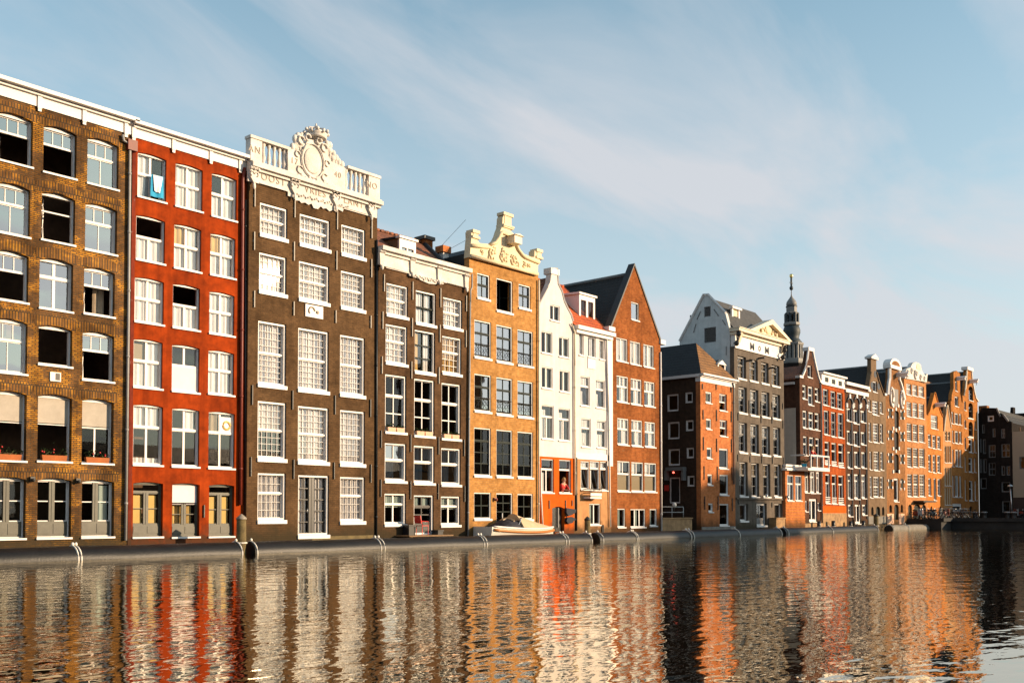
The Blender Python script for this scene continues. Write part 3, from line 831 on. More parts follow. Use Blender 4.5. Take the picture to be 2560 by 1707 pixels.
def red_house():
    x0, x1, Y = E_['red'], E_['oost'], 0.0
    r = house('plaster_house', x0, Y, 'brick red plastered house with white cross windows beside the brown and yellow house')
    f = Facade(r, Y)
    cwn = dict(cur=CW); U = dict(open='up')
    lowc = dict(open='up', cur=[(0, 1, 0, .54, 'curtain', 0)])
    hgold = dict(cur=[(.0, .5, .52, 1, 'curtain_gold', 0), (.5, 1, .5, 1, 'curtain', 0), (0, 1, 0, .5, 'curtain', .02)])
    hdark = dict(cur=[(.5, 1, .5, 1, 'curtain', 0), (0, 1, 0, .5, 'curtain', .02)])
    f.row('A', [(830, 1003, 572, 840, dict(cur=[(0, .5, 0, 1, 'curtain', 0)])), (1058, 1222, 636, 897, cwn), (1276, 1428, 696, 955, hdark),
                (820, 995, 947, 1215, lowc), (1050, 1213, 1000, 1265, hgold), (1268, 1420, 1055, 1305, hgold),
                (812, 988, 1317, 1585, cwn), (1042, 1205, 1357, 1620, lowc), (1262, 1414, 1402, 1655, cwn)], 'red')
    f.row('B', [(805, 980, 238, 528, dict(cur=[(0, .5, .5, .95, 'brown_blind', 0), (.5, 1, 0, 1, 'curtain', 0), (0, .5, 0, .5, 'curtain', 0)])), (1037, 1203, 273, 552, dict(lo=(1, 1), cur=[(0, 1, 0, .54, 'white_blind', -.1)])), (1256, 1412, 306, 568, cwn)], 'red', tr=.44)
    f.row('B', [(803, 982, 630, 992, dict(cur=[(0, 1, .6, 1, 'curtain', 0), (0, 1, 0, .1, 'curtain', 0)])), (1037, 1202, 653, 1002, dict(cur=[(.5, 1, .62, 1, 'curtain', 0)])), (1257, 1415, 673, 1012, dict(cur=[(0, .5, .62, 1, 'curtain_warm', 0)]))], 'red', tr=.36)
    yp = [(.1, .42, .05, .8, 'yellow_panel', -.02), (.58, .9, .05, .8, 'yellow_panel', -.02)]
    f.row('B', [(802, 982, 1096, 1425, dict(cur=[(.08, .40, .24, .78, 'yellow_panel', .0), (.60, .92, .24, .78, 'yellow_panel', .0)])), (1038, 1203, 1103, 1425, dict(tr=.36, cur=[(0, 1, .62, 1, 'white_blind', -.1), (.08, .92, .24, .6, 'curtain_gold', .1)])), (1260, 1412, 1110, 1422, dict(cur=[(.08, .40, .24, .78, 'yellow_panel', .0), (.60, .92, .24, .78, 'yellow_panel', .0)]))], 'reddoor')
    zc = f.level('A', (800, 462), (1440, 660)); zt = f.level('A', (740, 321), (1490, 572), -.4)
    f.wall(rect(x0, x1, zc + .05), 'red_plaster'); f.windows()
    shell(f, x0, x1, zc + .3)
    cornice(f, x0, x1 - .002, zc, zt)
    for x, y in ((803, 370), (1043, 470), (1268, 545), (1445, 605)):
        m = MB(); a, zz = f.fx('A', x, y); m.box(a - .075, a + .075, Y - .10, Y - .05, zc - .06, zc + (zt - zc) * .62); m.box(a - .06, a + .06, Y - .085, Y - .05, zc - .16, zc - .06)
        f.put('cornice_bracket', m, 'white_trim')
    f.pipe('S', [(307, 337), (309, 352), (325, 362), (321, 800), (314, 1350)], 'grey_pipe', .055)
    m = MB(); a, zz = f.fx('S', 324, 362); m.box(a - .15, a + .22, Y - .2, Y - .02, zz - .25, zz + .15); f.put('hopper', m, 'red_pipe')
    m = MB(); a0, _ = f.fx('S', 325, 800); a1, _ = f.fx('S', 334, 800); m.box(a0, a1, Y - .03, Y + .01, -.3, zc - .1); f.put('pilaster', m, 'red_pier')
    f.pipe('S', [(612, 420), (607, 450), (604, 900), (601, 1262)], 'red_pipe', .07)
    f.pipe('S', [(614, 500), (613, 1300)], 'dark_pipe', .05, .06)
    f.anchors('B', [(1228, 1235, 1310)])
    return f


def oost_house():
    x0, x1, Y = E_['oost'], E_['dark'], -.2
    r = house('gabled_house', x0, Y, 'tall dark brown brick house under a white carved parapet with crown and inscription')
    f = Facade(r, Y)
    c = dict(cur=CW)
    f.row('C', [(217, 383, 515, 702), (457, 640, 585, 764), (708, 853, 645, 818)], 'sash', up=(5, 2), lo=(5, 2), cur=[(0, 1, 0, 1, 'curtain', 0)])
    f.row('C', [(212, 378, 812, 1040), (452, 635, 866, 1090), (705, 850, 920, 1136)], 'sash', up=(5, 3), lo=(5, 3), cur=CW)
    f.row('D', [(205, 375, 134, 511), (447, 632, 178, 543), (700, 850, 218, 570)], 'sash', up=(5, 4), lo=(5, 5), cur=CW)
    f.row('D', [(203, 375, 612, 955, dict(cur=[(0, 1, .48, 1, 'curtain', 0)])), (446, 632, 643, 973), (700, 850, 666, 986)], 'sash', up=(5, 4), lo=(5, 4), cur=CW)
    f.row('D', [(203, 373, 1042, 1325), (700, 850, 1065, 1332)], 'sash', up=(5, 2), lo=(5, 3), tr=.42, cur=CW)
    f.win('D', 447, 633, 1055, 1415, 'sash', kind='door', tr=None, lo=(4, 5), mid=.28, midmat='black_paint', bmat='black_paint', bw=.04, panel=0, cur=[(.05, .38, .0, .98, 'curtain', 0), (.62, .95, .0, .98, 'curtain', 0)])
    top = f.level('P', (100, 650), (2110, 1235), 0)
    f.wall(rect(x0, x1, top - .05), 'dark_brick'); f.windows()
    shell(f, x0, x1, top)
    # frieze with its scalloped lower edge
    m = MB()
    m.prism(f.poly('P', [(60, 955), (190, 985), (690, 1125), (690, 1190), (780, 1215), (800, 1262), (870, 1265), (900, 1302), (960, 1295), (1010, 1332), (1060, 1310), (1095, 1382), (1160, 1398), (1205, 1352),
                         (1240, 1390), (1290, 1385), (1340, 1432), (1400, 1412), (1450, 1442), (1480, 1402), (1550, 1440), (1562, 1392), (2085, 1542), (2090, 1240), (70, 650)], -.08), Y - .08, Y - .002)
    fr = f.put('frieze', m, 'carved_white')
    lz = f.level('P', (100, 650), (2110, 1235), -.34)
    m = MB()
    m.box(x0 - .02, x1 + .05, Y - .20, Y + .30, lz - .30, lz - .18); m.box(x0 - .04, x1 + .09, Y - .34, Y + .31, lz - .18, lz); m.box(x0 - .02, x1 + .05, Y - .27, Y + .32, lz, lz + .07)
    f.put('cornice', m, 'carved_white')
    m = MB()          # raised panel borders and the garland above the scallops
    for a, b in (((230, 800), (650, 990)), ((790, 960), (1310, 1200)), ((1470, 1160), (1900, 1370))):
        X0, X1 = f.fx('P', *a)[0], f.fx('P', *b)[0]; zm = f.level('P', a, b, -.1)
        m.box(X0, X1, Y - .115, Y - .085, zm - .42, zm - .38); m.box(X0, X1, Y - .115, Y - .085, zm + .36, zm + .40)
    for k in range(26):
        t = k / 25; m.ball((x0 + (x1 - x0) * (.32 + .42 * t), Y - .12, f.fx('P', 690 + 870 * t, 1190 + 215 * t)[1] + .12 + .05 * math.sin(k * 2.1)), .05, .03, .045, 6, 4)
    f.put('frieze_moulding', m, 'carved_white')
    for x, y in ((165, 810), (800, 985), (1450, 1170), (2005, 1330)):        # carved consoles
        m = MB(); a, zz = f.fx('P', x, y, -.2)
        m.prism([(a - .22, zz + .35), (a + .22, zz + .35), (a + .17, zz - .25), (a, zz - .5), (a - .17, zz - .25)], Y - .2, Y - .08)
        for k in range(5): m.ball((a + (k - 2) * .09, Y - .24, zz + .12 + .04 * (k % 2)), .06, .06, .09, 6, 4)
        m.arc((a - .1, Y - .22, zz - .1), .09, .03, 0, 4.5); m.arc((a + .1, Y - .22, zz - .1), .09, .03, -1.3, 3.2)
        m.ball((a, Y - .2, zz - .6), .08, .06, .16, 6, 4)
        f.put('console', m, 'carved_white')
    # balustrade
    hz = lz + .07; YB = Y - .16
    tl = f.level('P', (90, 265), (690, 440), 0); bs = [f.fx('P', q, 500, 0)[0] for q in (70, 250, 690, 1590, 1925, 2095)]
    ped = MB(); ped.box(bs[0], bs[1], YB, Y + .2, hz, tl - .12); ped.box(bs[0] - .04, bs[2], YB - .05, Y + .22, tl - .12, tl)
    tr_ = f.level('P', (1590, 745), (2090, 880), 0)
    ped2 = MB(); ped2.box(bs[4], bs[5], YB, Y + .2, hz, tr_ - .12); ped2.box(bs[3], bs[5] + .04, YB - .05, Y + .22, tr_ - .12, tr_)
    f.put('parapet', ped2, 'carved_white'); f.put('parapet', ped, 'carved_white')
    prof = [(.07, 0), (.075, .08), (.05, .12), (.085, .32), (.06, .5), (.045, .78), (.075, .86), (.075, 1.0)]
    for xs, zt in (([f.fx('P', q, 600)[0] for q in (300, 384, 466, 547, 628)], tl), ([f.fx('P', q, 900)[0] for q in (1592, 1668, 1738, 1806, 1875)], tr_)):
        for x in xs:
            m = MB(); h = zt - .12 - hz; m.lathe((x, Y - .02, hz), [(q * 1.1, z * h) for q, z in prof], 8); f.put('baluster', m, 'carved_white')
    blk = MB()
    blk.prism(f.poly('P', [(690, 835), (690, 445), (740, 455), (800, 470), (890, 510), (940, 440), (985, 350), (1010, 300), (1230, 350), (1290, 430), (1320, 560), (1370, 650), (1450, 690), (1560, 740), (1592, 760), (1592, 1080)], -.2), Y - .2, Y + .25)
    cb = f.put('crest', blk, 'carved_white')
    m = MB()
    q = lambda x, y, d=-.28: (f.fx('P', x, y, d)[0], Y + d, f.fx('P', x, y, d)[1])
    c = q(1090, 640)
    m.ball((c[0], c[1] + .06, c[2]), .46, .05, .56, 16, 8)
    m.tube([(c[0] + .6 * math.cos(t * .3142), c[1] + .02, c[2] + .74 * math.sin(t * .3142)) for t in range(21)], .032, 6)
    for sx in (-1, 1):
        m.arc((c[0] + sx * .62, c[1] + .03, c[2] + .75), .17, .04, 0, 5.2); m.arc((c[0] + sx * .8, c[1] + .04, c[2] + .1), .13, .032, 0, 5); m.arc((c[0] + sx * .66, c[1] + .04, c[2] - .55), .16, .032, .5, 5.5)
        m.arc((c[0] + sx * .3, c[1], c[2] + .95), .14, .05, 0, 5)
    for k in range(9): m.ball((c[0] + (k - 4) * .2, c[1], c[2] - .85 + .05 * (k % 2)), .09, .05, .07, 6, 4)
    f.put('shield', m, 'carved_white', cb)
    for xs in ([(800, 300), (850, 260), (830, 360), (900, 260), (880, 350), (920, 420), (760, 430)], [(1300, 390), (1340, 400), (1340, 480), (1400, 540), (1440, 600), (1390, 600), (1480, 660), (1530, 700)]):
        m = MB()
        for k, (x, y) in enumerate(xs):
            p = q(x, y, -.1); m.ball((p[0], p[1], p[2]), .13 + .03 * (k % 3), .12, .20 - .02 * (k % 3), 7, 5); m.tube([(p[0], p[1], p[2] - .5), p], .08, 6)
        f.put('leaf_scroll', m, 'carved_white', cb)
    m = MB(); b = q(1130, 262, -.05); zb_ = q(1130, 300, -.05)[2]
    m.lathe((b[0], b[1], zb_), [(.44, 0), (.48, .06), (.47, .16), (.52, .2)], 14)
    for k in range(12):
        a = 2 * math.pi * k / 12; m.ball((b[0] + .52 * math.cos(a), b[1] + .52 * math.sin(a), zb_ + (.24 if k % 2 else .3)), .08, .08, .09, 6, 4)
    for k in range(6):
        a = 2 * math.pi * k / 6; m.tube([(b[0] + .46 * math.cos(a), b[1] + .46 * math.sin(a), zb_ + .2), (b[0] + .38 * math.cos(a), b[1] + .38 * math.sin(a), zb_ + .42), (b[0] + .1 * math.cos(a), b[1] + .1 * math.sin(a), zb_ + .47)], .04, 5)
    m.ball((b[0], b[1], zb_ + .53), .09, .09, .08); m.box(b[0] - .025, b[0] + .025, b[1] - .025, b[1] + .025, zb_ + .58, zb_ + .68)
    f.put('crown', m, 'carved_white', cb)
    for t, x, y, s, d in (('AN', 165, 465, .40, -.17), ('NO', 2005, 1030, .40, -.17), ('17', 790, 650, .36, -.21), ('40', 1470, 865, .36, -.21), ('OOST', 460, 940, .42, -.09), ('VRIES', 1120, 1130, .42, -.09), ('LANT', 1720, 1300, .42, -.09)):
        a, zz = f.fx('P', x, y, d); words('inscription', t, s, (a, Y + d, zz), 'engraved', r, .014, .95, space=1.25)
    # white relief plaque, iron anchors
    p = MB(); f.boxp(p, 'C', 492, 598, 1118, 1192, -.05, .02); pl = f.put('plaque', p, 'white_trim')
    m = MB(); a, zz = f.fx('C', 530, 1150, -.06); m.arc((a, Y - .06, zz), .16, .04, 0, 4); a, zz = f.fx('C', 565, 1160, -.06); m.ball((a, Y - .06, zz), .1, .05, .08, 7, 5); f.put('plaque_relief', m, 'engraved', pl)
    for x, yy in ((183, (395, 525)), (424, (480, 590)), (680, (548, 662)), (888, (590, 715)), (180, (675, 785)), (420, (735, 850)), (676, (790, 905)), (886, (840, 950)), (180, (1030, 1130)), (418, (1095, 1180)), (671, (1148, 1225)), (882, (1180, 1255))):
        f.anchors('C', [(x, *yy)], 'pale_iron')
    f.anchors('D', [(168, 512, 632), (411, 545, 660), (667, 575, 690), (880, 598, 705), (160, 945, 1062), (418, 960, 1078), (661, 978, 1078), (883, 990, 1100)])
    m = MB(); f.boxp(m, 'D', 530, 900, 1420, 1470, -.035, 0); f.put('plinth_board', m, 'old_wood')
    m = MB(); a, zz = f.fx('D', 516, 1268, 0); m.tube([(a, Y + .14, zz + .08), (a, Y + .14, zz - .1)], .02, 6); f.put('handle', m, 'steel')
    f.pipe('S', [(942, 600), (941, 1355)], 'dark_pipe', .05, .06)
    return f


def dark_house():
    x0, x1, Y = E_['dark'], E_['ochre'], -.3
    r = house('brick_house', x0, Y, 'lower dark brown brick house with a white carved cornice, tiled roof, dormer and chimneys')
    f = Facade(r, Y)
    f.row('C', [(980, 1110, 993, 1180), (1322, 1437, 1077, 1252)], 'sashs', up=(4, 2), lo=(4, 2), cur=CW)
    f.win('C', 1157, 1278, 1035, 1230, 'sashs', tr=.5, up=(2, 1), lo=(2, 1), bmat='dark_green_paint', bw=.06, cur=[(0, .9, 0, 1, 'curtain', 0)])
    f.row('C', [(975, 1106, 1238, 1467), (1316, 1432, 1308, 1528, dict(cur=[(0, 1, 0, 1, 'curtain_gold', 0)]))], 'sashs', up=(4, 2), lo=(4, 3), tr=.42, cur=CW)
    f.win('C', 1150, 1273, 1272, 1522, 'sashs', tr=None, lo=(2, 3), bmat='dark_green_paint', bw=.06, cur=[(0, .35, 0, 1, 'curtain_gold', 0), (.6, .9, 0, 1, 'curtain', 0)])
    f.row('D', [(972, 1100, 452, 795), (1147, 1270, 478, 817), (1312, 1428, 503, 835)], 'tall')
    f.row('D', [(970, 1100, 863, 1090), (1145, 1270, 878, 1102), (1310, 1428, 893, 1112)], 'tall', tr=.44, lo=(1, 1), glass='sky_glass', cur=[(0, .62, 0, .5, 'curtain', 0), (.0, 1, .5, 1, 'curtain', 0)], tilt=True)
    f.row('D', [(968, 1098, 1165, 1350), (1308, 1425, 1182, 1355)], 'tall', tr=.34, lo=(2, 1), up=(2, 1), bw=.08, cur=[(0, 1, .55, 1, 'curtain', 0)])
    f.win('D', 1145, 1265, 1175, 1412, 'tall', kind='door', tr=.28, up=(2, 1), lo=(2, 2), bmat='black_paint', panel=.3, pmat='black_paint', cur=[(.05, .45, .72, .98, 'curtain', 0), (.55, .95, .72, .98, 'curtain', 0)])
    zb = f.level('Q', (230, 815), (700, 945)); zt = f.level('Q', (200, 385), (1960, 890), -.35)
    f.wall(rect(x0, x1, zt - .2), 'dark_brick_warm'); f.windows()
    shell(f, x0, x1, zt - .1, flat=False)
    m = MB(); m.prism(f.poly('Q', [(130, 790), (250, 830), (720, 950), (730, 1005), (860, 1050), (980, 1110), (1120, 1170), (1240, 1180), (1310, 1160), (1400, 1180), (1415, 1145), (1900, 1265), (1935, 1240), (1935, 960), (140, 450)], -.08), Y - .08, Y - .002)
    f.put('frieze', m, 'carved_white')
    m = MB(); m.box(x0 + .02, x1 - .1, Y - .18, Y + .3, zt - .34, zt - .2); m.box(x0 - .02, x1 - .02, Y - .35, Y + .31, zt - .2, zt); f.put('cornice', m, 'carved_white')
    m = MB()
    for k in range(22):
        t = k / 21; p = f.fx('Q', 740 + 660 * t, 1010 + 150 * t, -.1); m.ball((p[0], Y - .1, p[1] + .02 + .05 * math.sin(k * 1.9)), .07, .05, .06, 6, 4)
    for a, b in (((250, 700), (690, 820)), ((900, 850), (1230, 960)), ((1450, 1000), (1760, 1090))):
        X0, X1 = f.fx('Q', *a)[0], f.fx('Q', *b)[0]; zm = f.level('Q', a, b, -.1)
        m.box(X0, X1, Y - .11, Y - .085, zm - .36, zm - .33); m.box(X0, X1, Y - .11, Y - .085, zm + .3, zm + .33)
    f.put('frieze_moulding', m, 'carved_white')
    for x, y in ((200, 640), (800, 790), (1330, 950), (1860, 1100)):
        m = MB(); a, zz = f.fx('Q', x, y, -.16)
        m.prism([(a - .16, zz + .38), (a + .16, zz + .38), (a + .12, zz - .35), (a, zz - .5), (a - .12, zz - .35)], Y - .17, Y - .08)
        for k in range(4): m.ball((a + (k - 1.5) * .09, Y - .2, zz + .24), .055, .06, .07, 6, 4)
        m.ball((a, Y - .17, zz - .5), .1, .07, .13, 6, 4)
        f.put('console', m, 'carved_white')
    # pantiled roof with its ridge along the street, dormer, chimneys
    yr, yb = Y + 3.6, Y + 8
    p0 = onY(*px('Q', 100, 130), yr); zr = p0.z; m = MB()
    xr1 = onY(*px('Q', 1000, 330), yr).x
    m.face([(x0, Y + .2, zt - .12), (x1 - 1.2, Y + .2, zt - .12), (xr1, yr, zr), (x0, yr, zr)])
    m.face([(x0, yb, zt - .12), (x1 - 1.2, yb, zt - .12), (xr1, yr, zr), (x0, yr, zr)])
    rf = f.put('roof', m, 'brown_tiles', None, False)
    m = MB(); m.face([(x1 - 1.2, Y + .2, zt - .12), (x1 - 1.2, yb, zt - .12), (xr1, yr, zr)]); m.tube([(x1 - 1.2, Y + .2, zt - .05), (xr1 + .02, yr, zr + .05)], .12, 6); f.put('roof_verge', m, 'slate', rf, False)
    m = MB(); m.box(x1 - 1.2, x1 - .25, Y + .35, yb, zt - .4, zt - .25); f.put('roof_flat', m, 'slate', rf)
    m = MB(); n = int((xr1 - x0) / .32)
    for k in range(n): m.tube([(x0 + .32 * k, yr, zr + .02), (x0 + .32 * k + .29, yr, zr + .05)], .09, 6)
    f.put('ridge_tiles', m, 'brown_tiles', rf)
    yd = Y + .9
    dx0, dx1 = onY(*px('Q', 540, 400), yd).x, onY(*px('Q', 860, 470), yd).x; dz1 = (onY(*px('Q', 540, 265), yd).z + onY(*px('Q', 860, 360), yd).z) / 2
    m = MB(); dzb = zt - .1
    m.box(dx0, dx0 + .14, yd, yd + .12, dzb, dz1); m.box(dx1 - .14, dx1, yd, yd + .12, dzb, dz1); m.box(dx0 + .14, dx1 - .14, yd, yd + .12, dz1 - .42, dz1); m.box(dx0 + .14, dx1 - .14, yd, yd + .12, dzb, dzb + .3); m.box(dx0 - .08, dx1 + .08, yd - .1, yd + .2, dz1, dz1 + .1)
    m.box((dx0 + dx1) / 2 - .04, (dx0 + dx1) / 2 + .04, yd + .03, yd + .1, dzb + .3, dz1 - .42)
    dm = f.put('dormer', m, 'white_paint')
    m = MB(); m.face([(dx0 + .14, yd + .08, dzb + .3), (dx1 - .14, yd + .08, dzb + .3), (dx1 - .14, yd + .08, dz1 - .42), (dx0 + .14, yd + .08, dz1 - .42)]); f.put('pane', m, 'sky_glass', dm, False)
    m = MB(); m.prism([(yd + .12, dzb), (yd + .12, dz1), (yd + 2.9, dz1 + .2), (yd + 2.2, dzb)], dx0 + .02, dx0 + .1, 'x'); m.prism([(yd + .12, dzb), (yd + .12, dz1), (yd + 2.9, dz1 + .2), (yd + 2.2, dzb)], dx1 - .1, dx1 - .02, 'x'); f.put('dormer_cheek', m, 'wood', dm)
    m = MB(); m.prism([(yd + .2, dz1 + .002), (yd + 3.0, dz1 + .2), (yd + 3.0, dz1 + .3), (yd + .2, dz1 + .1)], dx0 - .04, dx1 + .04, 'x'); f.put('dormer_roof', m, 'slate', dm)
    for cx_, cy0, cy1, wd, yy, mt, cap in ((1035, 265, 370, 130, yr, 'rust_brick', .18), (1395, 450, 720, 90, Y + 2.2, 'white_trim', .34)):
        a = onY(*px('Q', cx_, cy0), yy); b = onY(*px('Q', cx_, cy1), yy); h = a.z - b.z; wdm = .30 if mt == 'rust_brick' else .2
        m = MB(); m.box(a.x - wdm, a.x + wdm, yy - wdm, yy + wdm, b.z - .9, a.z - cap)
        ch = f.put('chimney', m, mt, rf); m = MB(); m.box(a.x - wdm - .1, a.x + wdm + .1, yy - wdm - .1, yy + wdm + .1, a.z - cap, a.z); f.put('chimney_cap', m, 'iron' if mt == 'rust_brick' else 'orange_brick', ch)
    for x, a, b in ((963, 930, 1035), (1135, 975, 1085), (1303, 1015, 1130), (1458, 1060, 1155), (954, 1155, 1260), (1132, 1195, 1305), (1299, 1235, 1340), (1456, 1268, 1370), (950, 1425, 1530), (1128, 1455, 1560), (1293, 1490, 1590)):
        f.anchors('C', [(x, a, b)], 'pale_iron')
    f.anchors('D', [(945, 785, 890), (1123, 810, 915), (1291, 825, 930), (1445, 840, 940), (943, 1080, 1185), (1122, 1090, 1200), (1289, 1105, 1200), (1448, 1120, 1215)])
    f.pipe('Q', [(1960, 980), (1960, 1240), (1930, 1300), (1925, 1560)], 'grey_pipe', .05)
    f.pipe('S', [(1175.5, 755), (1170, 1340)], 'grey_pipe', .05)
    return f


def ochre_house():
    x0, x1, Y = E_['ochre'], E_['cream'], -.4
    r = house('gabled_house', x0, Y, 'ochre brick house with dark green window bars and a cream scrolled gable with urns')
    f = Facade(r, Y)
    f.row('E', [(122, 212, 528, 702), (418, 503, 606, 773)], 'ochre', tr=.45, lo=(2, 1), glass='sky_glass')
    f.win('E', 260, 375, 568, 797, 'ochre', lo=(1, 1), tr=None, open='lo', casement=-1)
    f.row('E', [(102, 222, 862, 1124), (259, 373, 897, 1155), (410, 520, 930, 1179)], 'ochre', tr=.33, glass='sky_glass', cur=[(0, 1, 0, 1, 'curtain', .1)])
    f.row('E', [(102, 222, 1243, 1505, dict(cur=[])), (259, 373, 1268, 1528), (410, 520, 1292, 1545)], 'ochre', tr=.33, glass='sky_glass', cur=[(0, 1, .0, 1, 'curtain', .1)])
    f.row('F', [(100, 220, 625, 965), (259, 373, 640, 970), (410, 520, 654, 977)], 'ochre', tr=.26, glass='dark_glass', lo=(2, 3))
    f.row('F', [(100, 222, 1085, 1272), (410, 520, 1095, 1275)], 'ochre', tr=None, lo=(2, 2), glass='dark_glass')
    f.win('F', 259, 375, 1090, 1345, 'ochre', kind='door', tr=None, lo=(2, 3), panel=.22, pmat='dark_green_paint', glass='dark_glass', sill=None)
    zb = f.level('T', (215, 1065), (1700, 1470))
    f.wall(rect(x0, x1, zb + .02), 'ochre_brick'); f.windows()
    shell(f, x0, x1, zb + .2, 'slate')
    out = [(215, 1065), (235, 790), (250, 640), (245, 505), (330, 500), (340, 640), (430, 765), (640, 790), (720, 765), (800, 700), (850, 600), (880, 500), (912, 420), (925, 330), (930, 215), (960, 140), (1010, 140), (1040, 215), (1045, 330), (1010, 410), (1100, 490),
           (1200, 600), (1220, 700), (1250, 800), (1310, 920), (1400, 1005), (1560, 1070), (1620, 1070), (1625, 925), (1715, 925), (1725, 1080), (1750, 1170), (1700, 1250), (1695, 1470)]
    m = MB(); m.prism(f.poly('T', out, -.12), Y - .12, Y + .3); g = f.put('gable', m, 'carved_cream')
    m = MB()
    q = lambda x, y, d=-.16: (f.fx('T', x, y, d)[0], Y + d, f.fx('T', x, y, d)[1])
    for line in ([(240, 815), (430, 835), (640, 850)], [(660, 800), (780, 760), (850, 660), (890, 560), (930, 530), (1200, 640)], [(1215, 760), (1270, 900), (1360, 1020), (1420, 1070), (1720, 1190)], [(225, 1040), (1690, 1440)]):
        m.tube([q(*p) for p in line], .10, 6)
    f.put('moulding', m, 'carved_cream', g)
    m = MB()
    for k, (x, y, s) in enumerate(((700, 980, .22), (760, 920, .16), (680, 1080, .2), (1180, 1150, .24), (1230, 1230, .2), (1150, 1080, .15), (930, 1060, .2), (1010, 1060, .2), (970, 960, .22), (970, 1130, .2), (1400, 1230, .15), (480, 960, .12), (1500, 1260, .12))):
        p = q(x, y, -.14); m.arc(p, s, s * .28, k, k + 4.6); m.ball(p, s * .5, .08, s * .5, 7, 5)
    f.put('carving', m, 'carved_cream', g)
    for x, y0, y1, s in ((285, 500, 640, .2), (1668, 915, 1080, .2), (985, 130, 420, .3)):
        a = q(x, y0, .05); b = q(x, y1, .05); m = MB(); h = a[2] - b[2]
        m.box(a[0] - s * 1.3, a[0] + s * 1.3, Y - .2, Y + .3, a[2] - .16, a[2]); m.box(a[0] - s * .9, a[0] + s * .9, Y - .15, Y + .25, b[2], a[2] - .16); m.box(a[0] - s * 1.35, a[0] + s * 1.35, Y - .2, Y + .3, b[2] - .1, b[2] + .02)
        if s > .25: m.box(a[0] - s * 1.4, a[0] + s * 1.4, Y - .24, Y + .33, a[2] - .75, a[2] - .66); m.ball((a[0], Y + .05, a[2] - .02), .2, .2, .06, 8, 5)
        f.put('finial', m, 'carved_cream', g)
    m = MB(); p = f.fx('T', 1055, 800, 0); m.box(p[0] - .3, p[0] + .3, Y - .7, Y - .1, p[1] - .05, p[1] + .36); m.prism([(p[0] - .38, p[1] + .36), (p[0], p[1] + .46), (p[0] + .38, p[1] + .36)], Y - .78, Y - .1)
    f.put('hoist_hood', m, 'cream_trim', g)
    # roof house behind the gable, seen over the lower neighbour
    m = MB(); xm = (x0 + x1) / 2; zg = zb + 1.4; m.roof(x0, zb + .1, xm, zg, x1, zb + .1, Y + .35, Y + 9); f.put('roof', m, 'slate')
    m = MB(); a = onY(*px('Q', 1860, 640), Y + 1.0)
    m.tube([(x0 + .1, Y + 3.2, zb + .3), (x0 + .15, Y + .4, zb + 2.0)], .009, 5); m.tube([(x0 + .1, Y + 3.2, zb + .3), (x0 + .1, Y + .4, zb + .9)], .009, 5); f.put('roof_stay', m, 'iron')
    for y0_, ws in ((1065, ((102, 222), (259, 373), (410, 520))), (1445, ((102, 222), (259, 373), (410, 520)))):
        for k, (a, b) in enumerate(ws):
            off = 34 * k if y0_ == 1065 else 22 * k
            za = f.fx('E', (a + b) / 2, y0_ - 35 + off, .1)[1]; zb_ = f.fx('E', (a + b) / 2, y0_ + 45 + off, .1)[1]; xa, xb = f.fx('E', a, y0_)[0] + .06, f.fx('E', b, y0_)[0] - .06
            m = MB(); yq = Y + .04
            m.tube([(xa, yq, za), (xb, yq, za)], .02, 5); m.tube([(xa, yq, zb_), (xb, yq, zb_)], .02, 5)
            for j in range(2):
                u0, u1 = xa + (xb - xa) * j / 2, xa + (xb - xa) * (j + 1) / 2; m.tube([(u0, yq, za), (u1, yq, zb_)], .014, 4); m.tube([(u1, yq, za), (u0, yq, zb_)], .014, 4); m.tube([((u0 + u1) / 2, yq, za), ((u0 + u1) / 2, yq, zb_)], .014, 4)
            f.put('railing', m, 'iron')
    m = MB(); a, zz = f.fx('V', 440, 215); m.box(a - .1, a + .1, Y - .1, Y, zz - .06, zz + .08); m.lathe((a, Y - .14, zz - .1), [(.05, 0), (.07, .12)], 8); f.put('wall_lamp', m, 'red_pipe')
    m = MB(); a, zz = f.fx('V', 598, 555, .1); m.tube([(a, Y + .12, zz - .18), (a, Y + .12, zz + .18)], .03, 6); f.put('handle', m, 'white_paint')
    f.pipe('S', [(1347.5, 700), (1346.5, 1310)], 'cream_trim', .05)
    return f


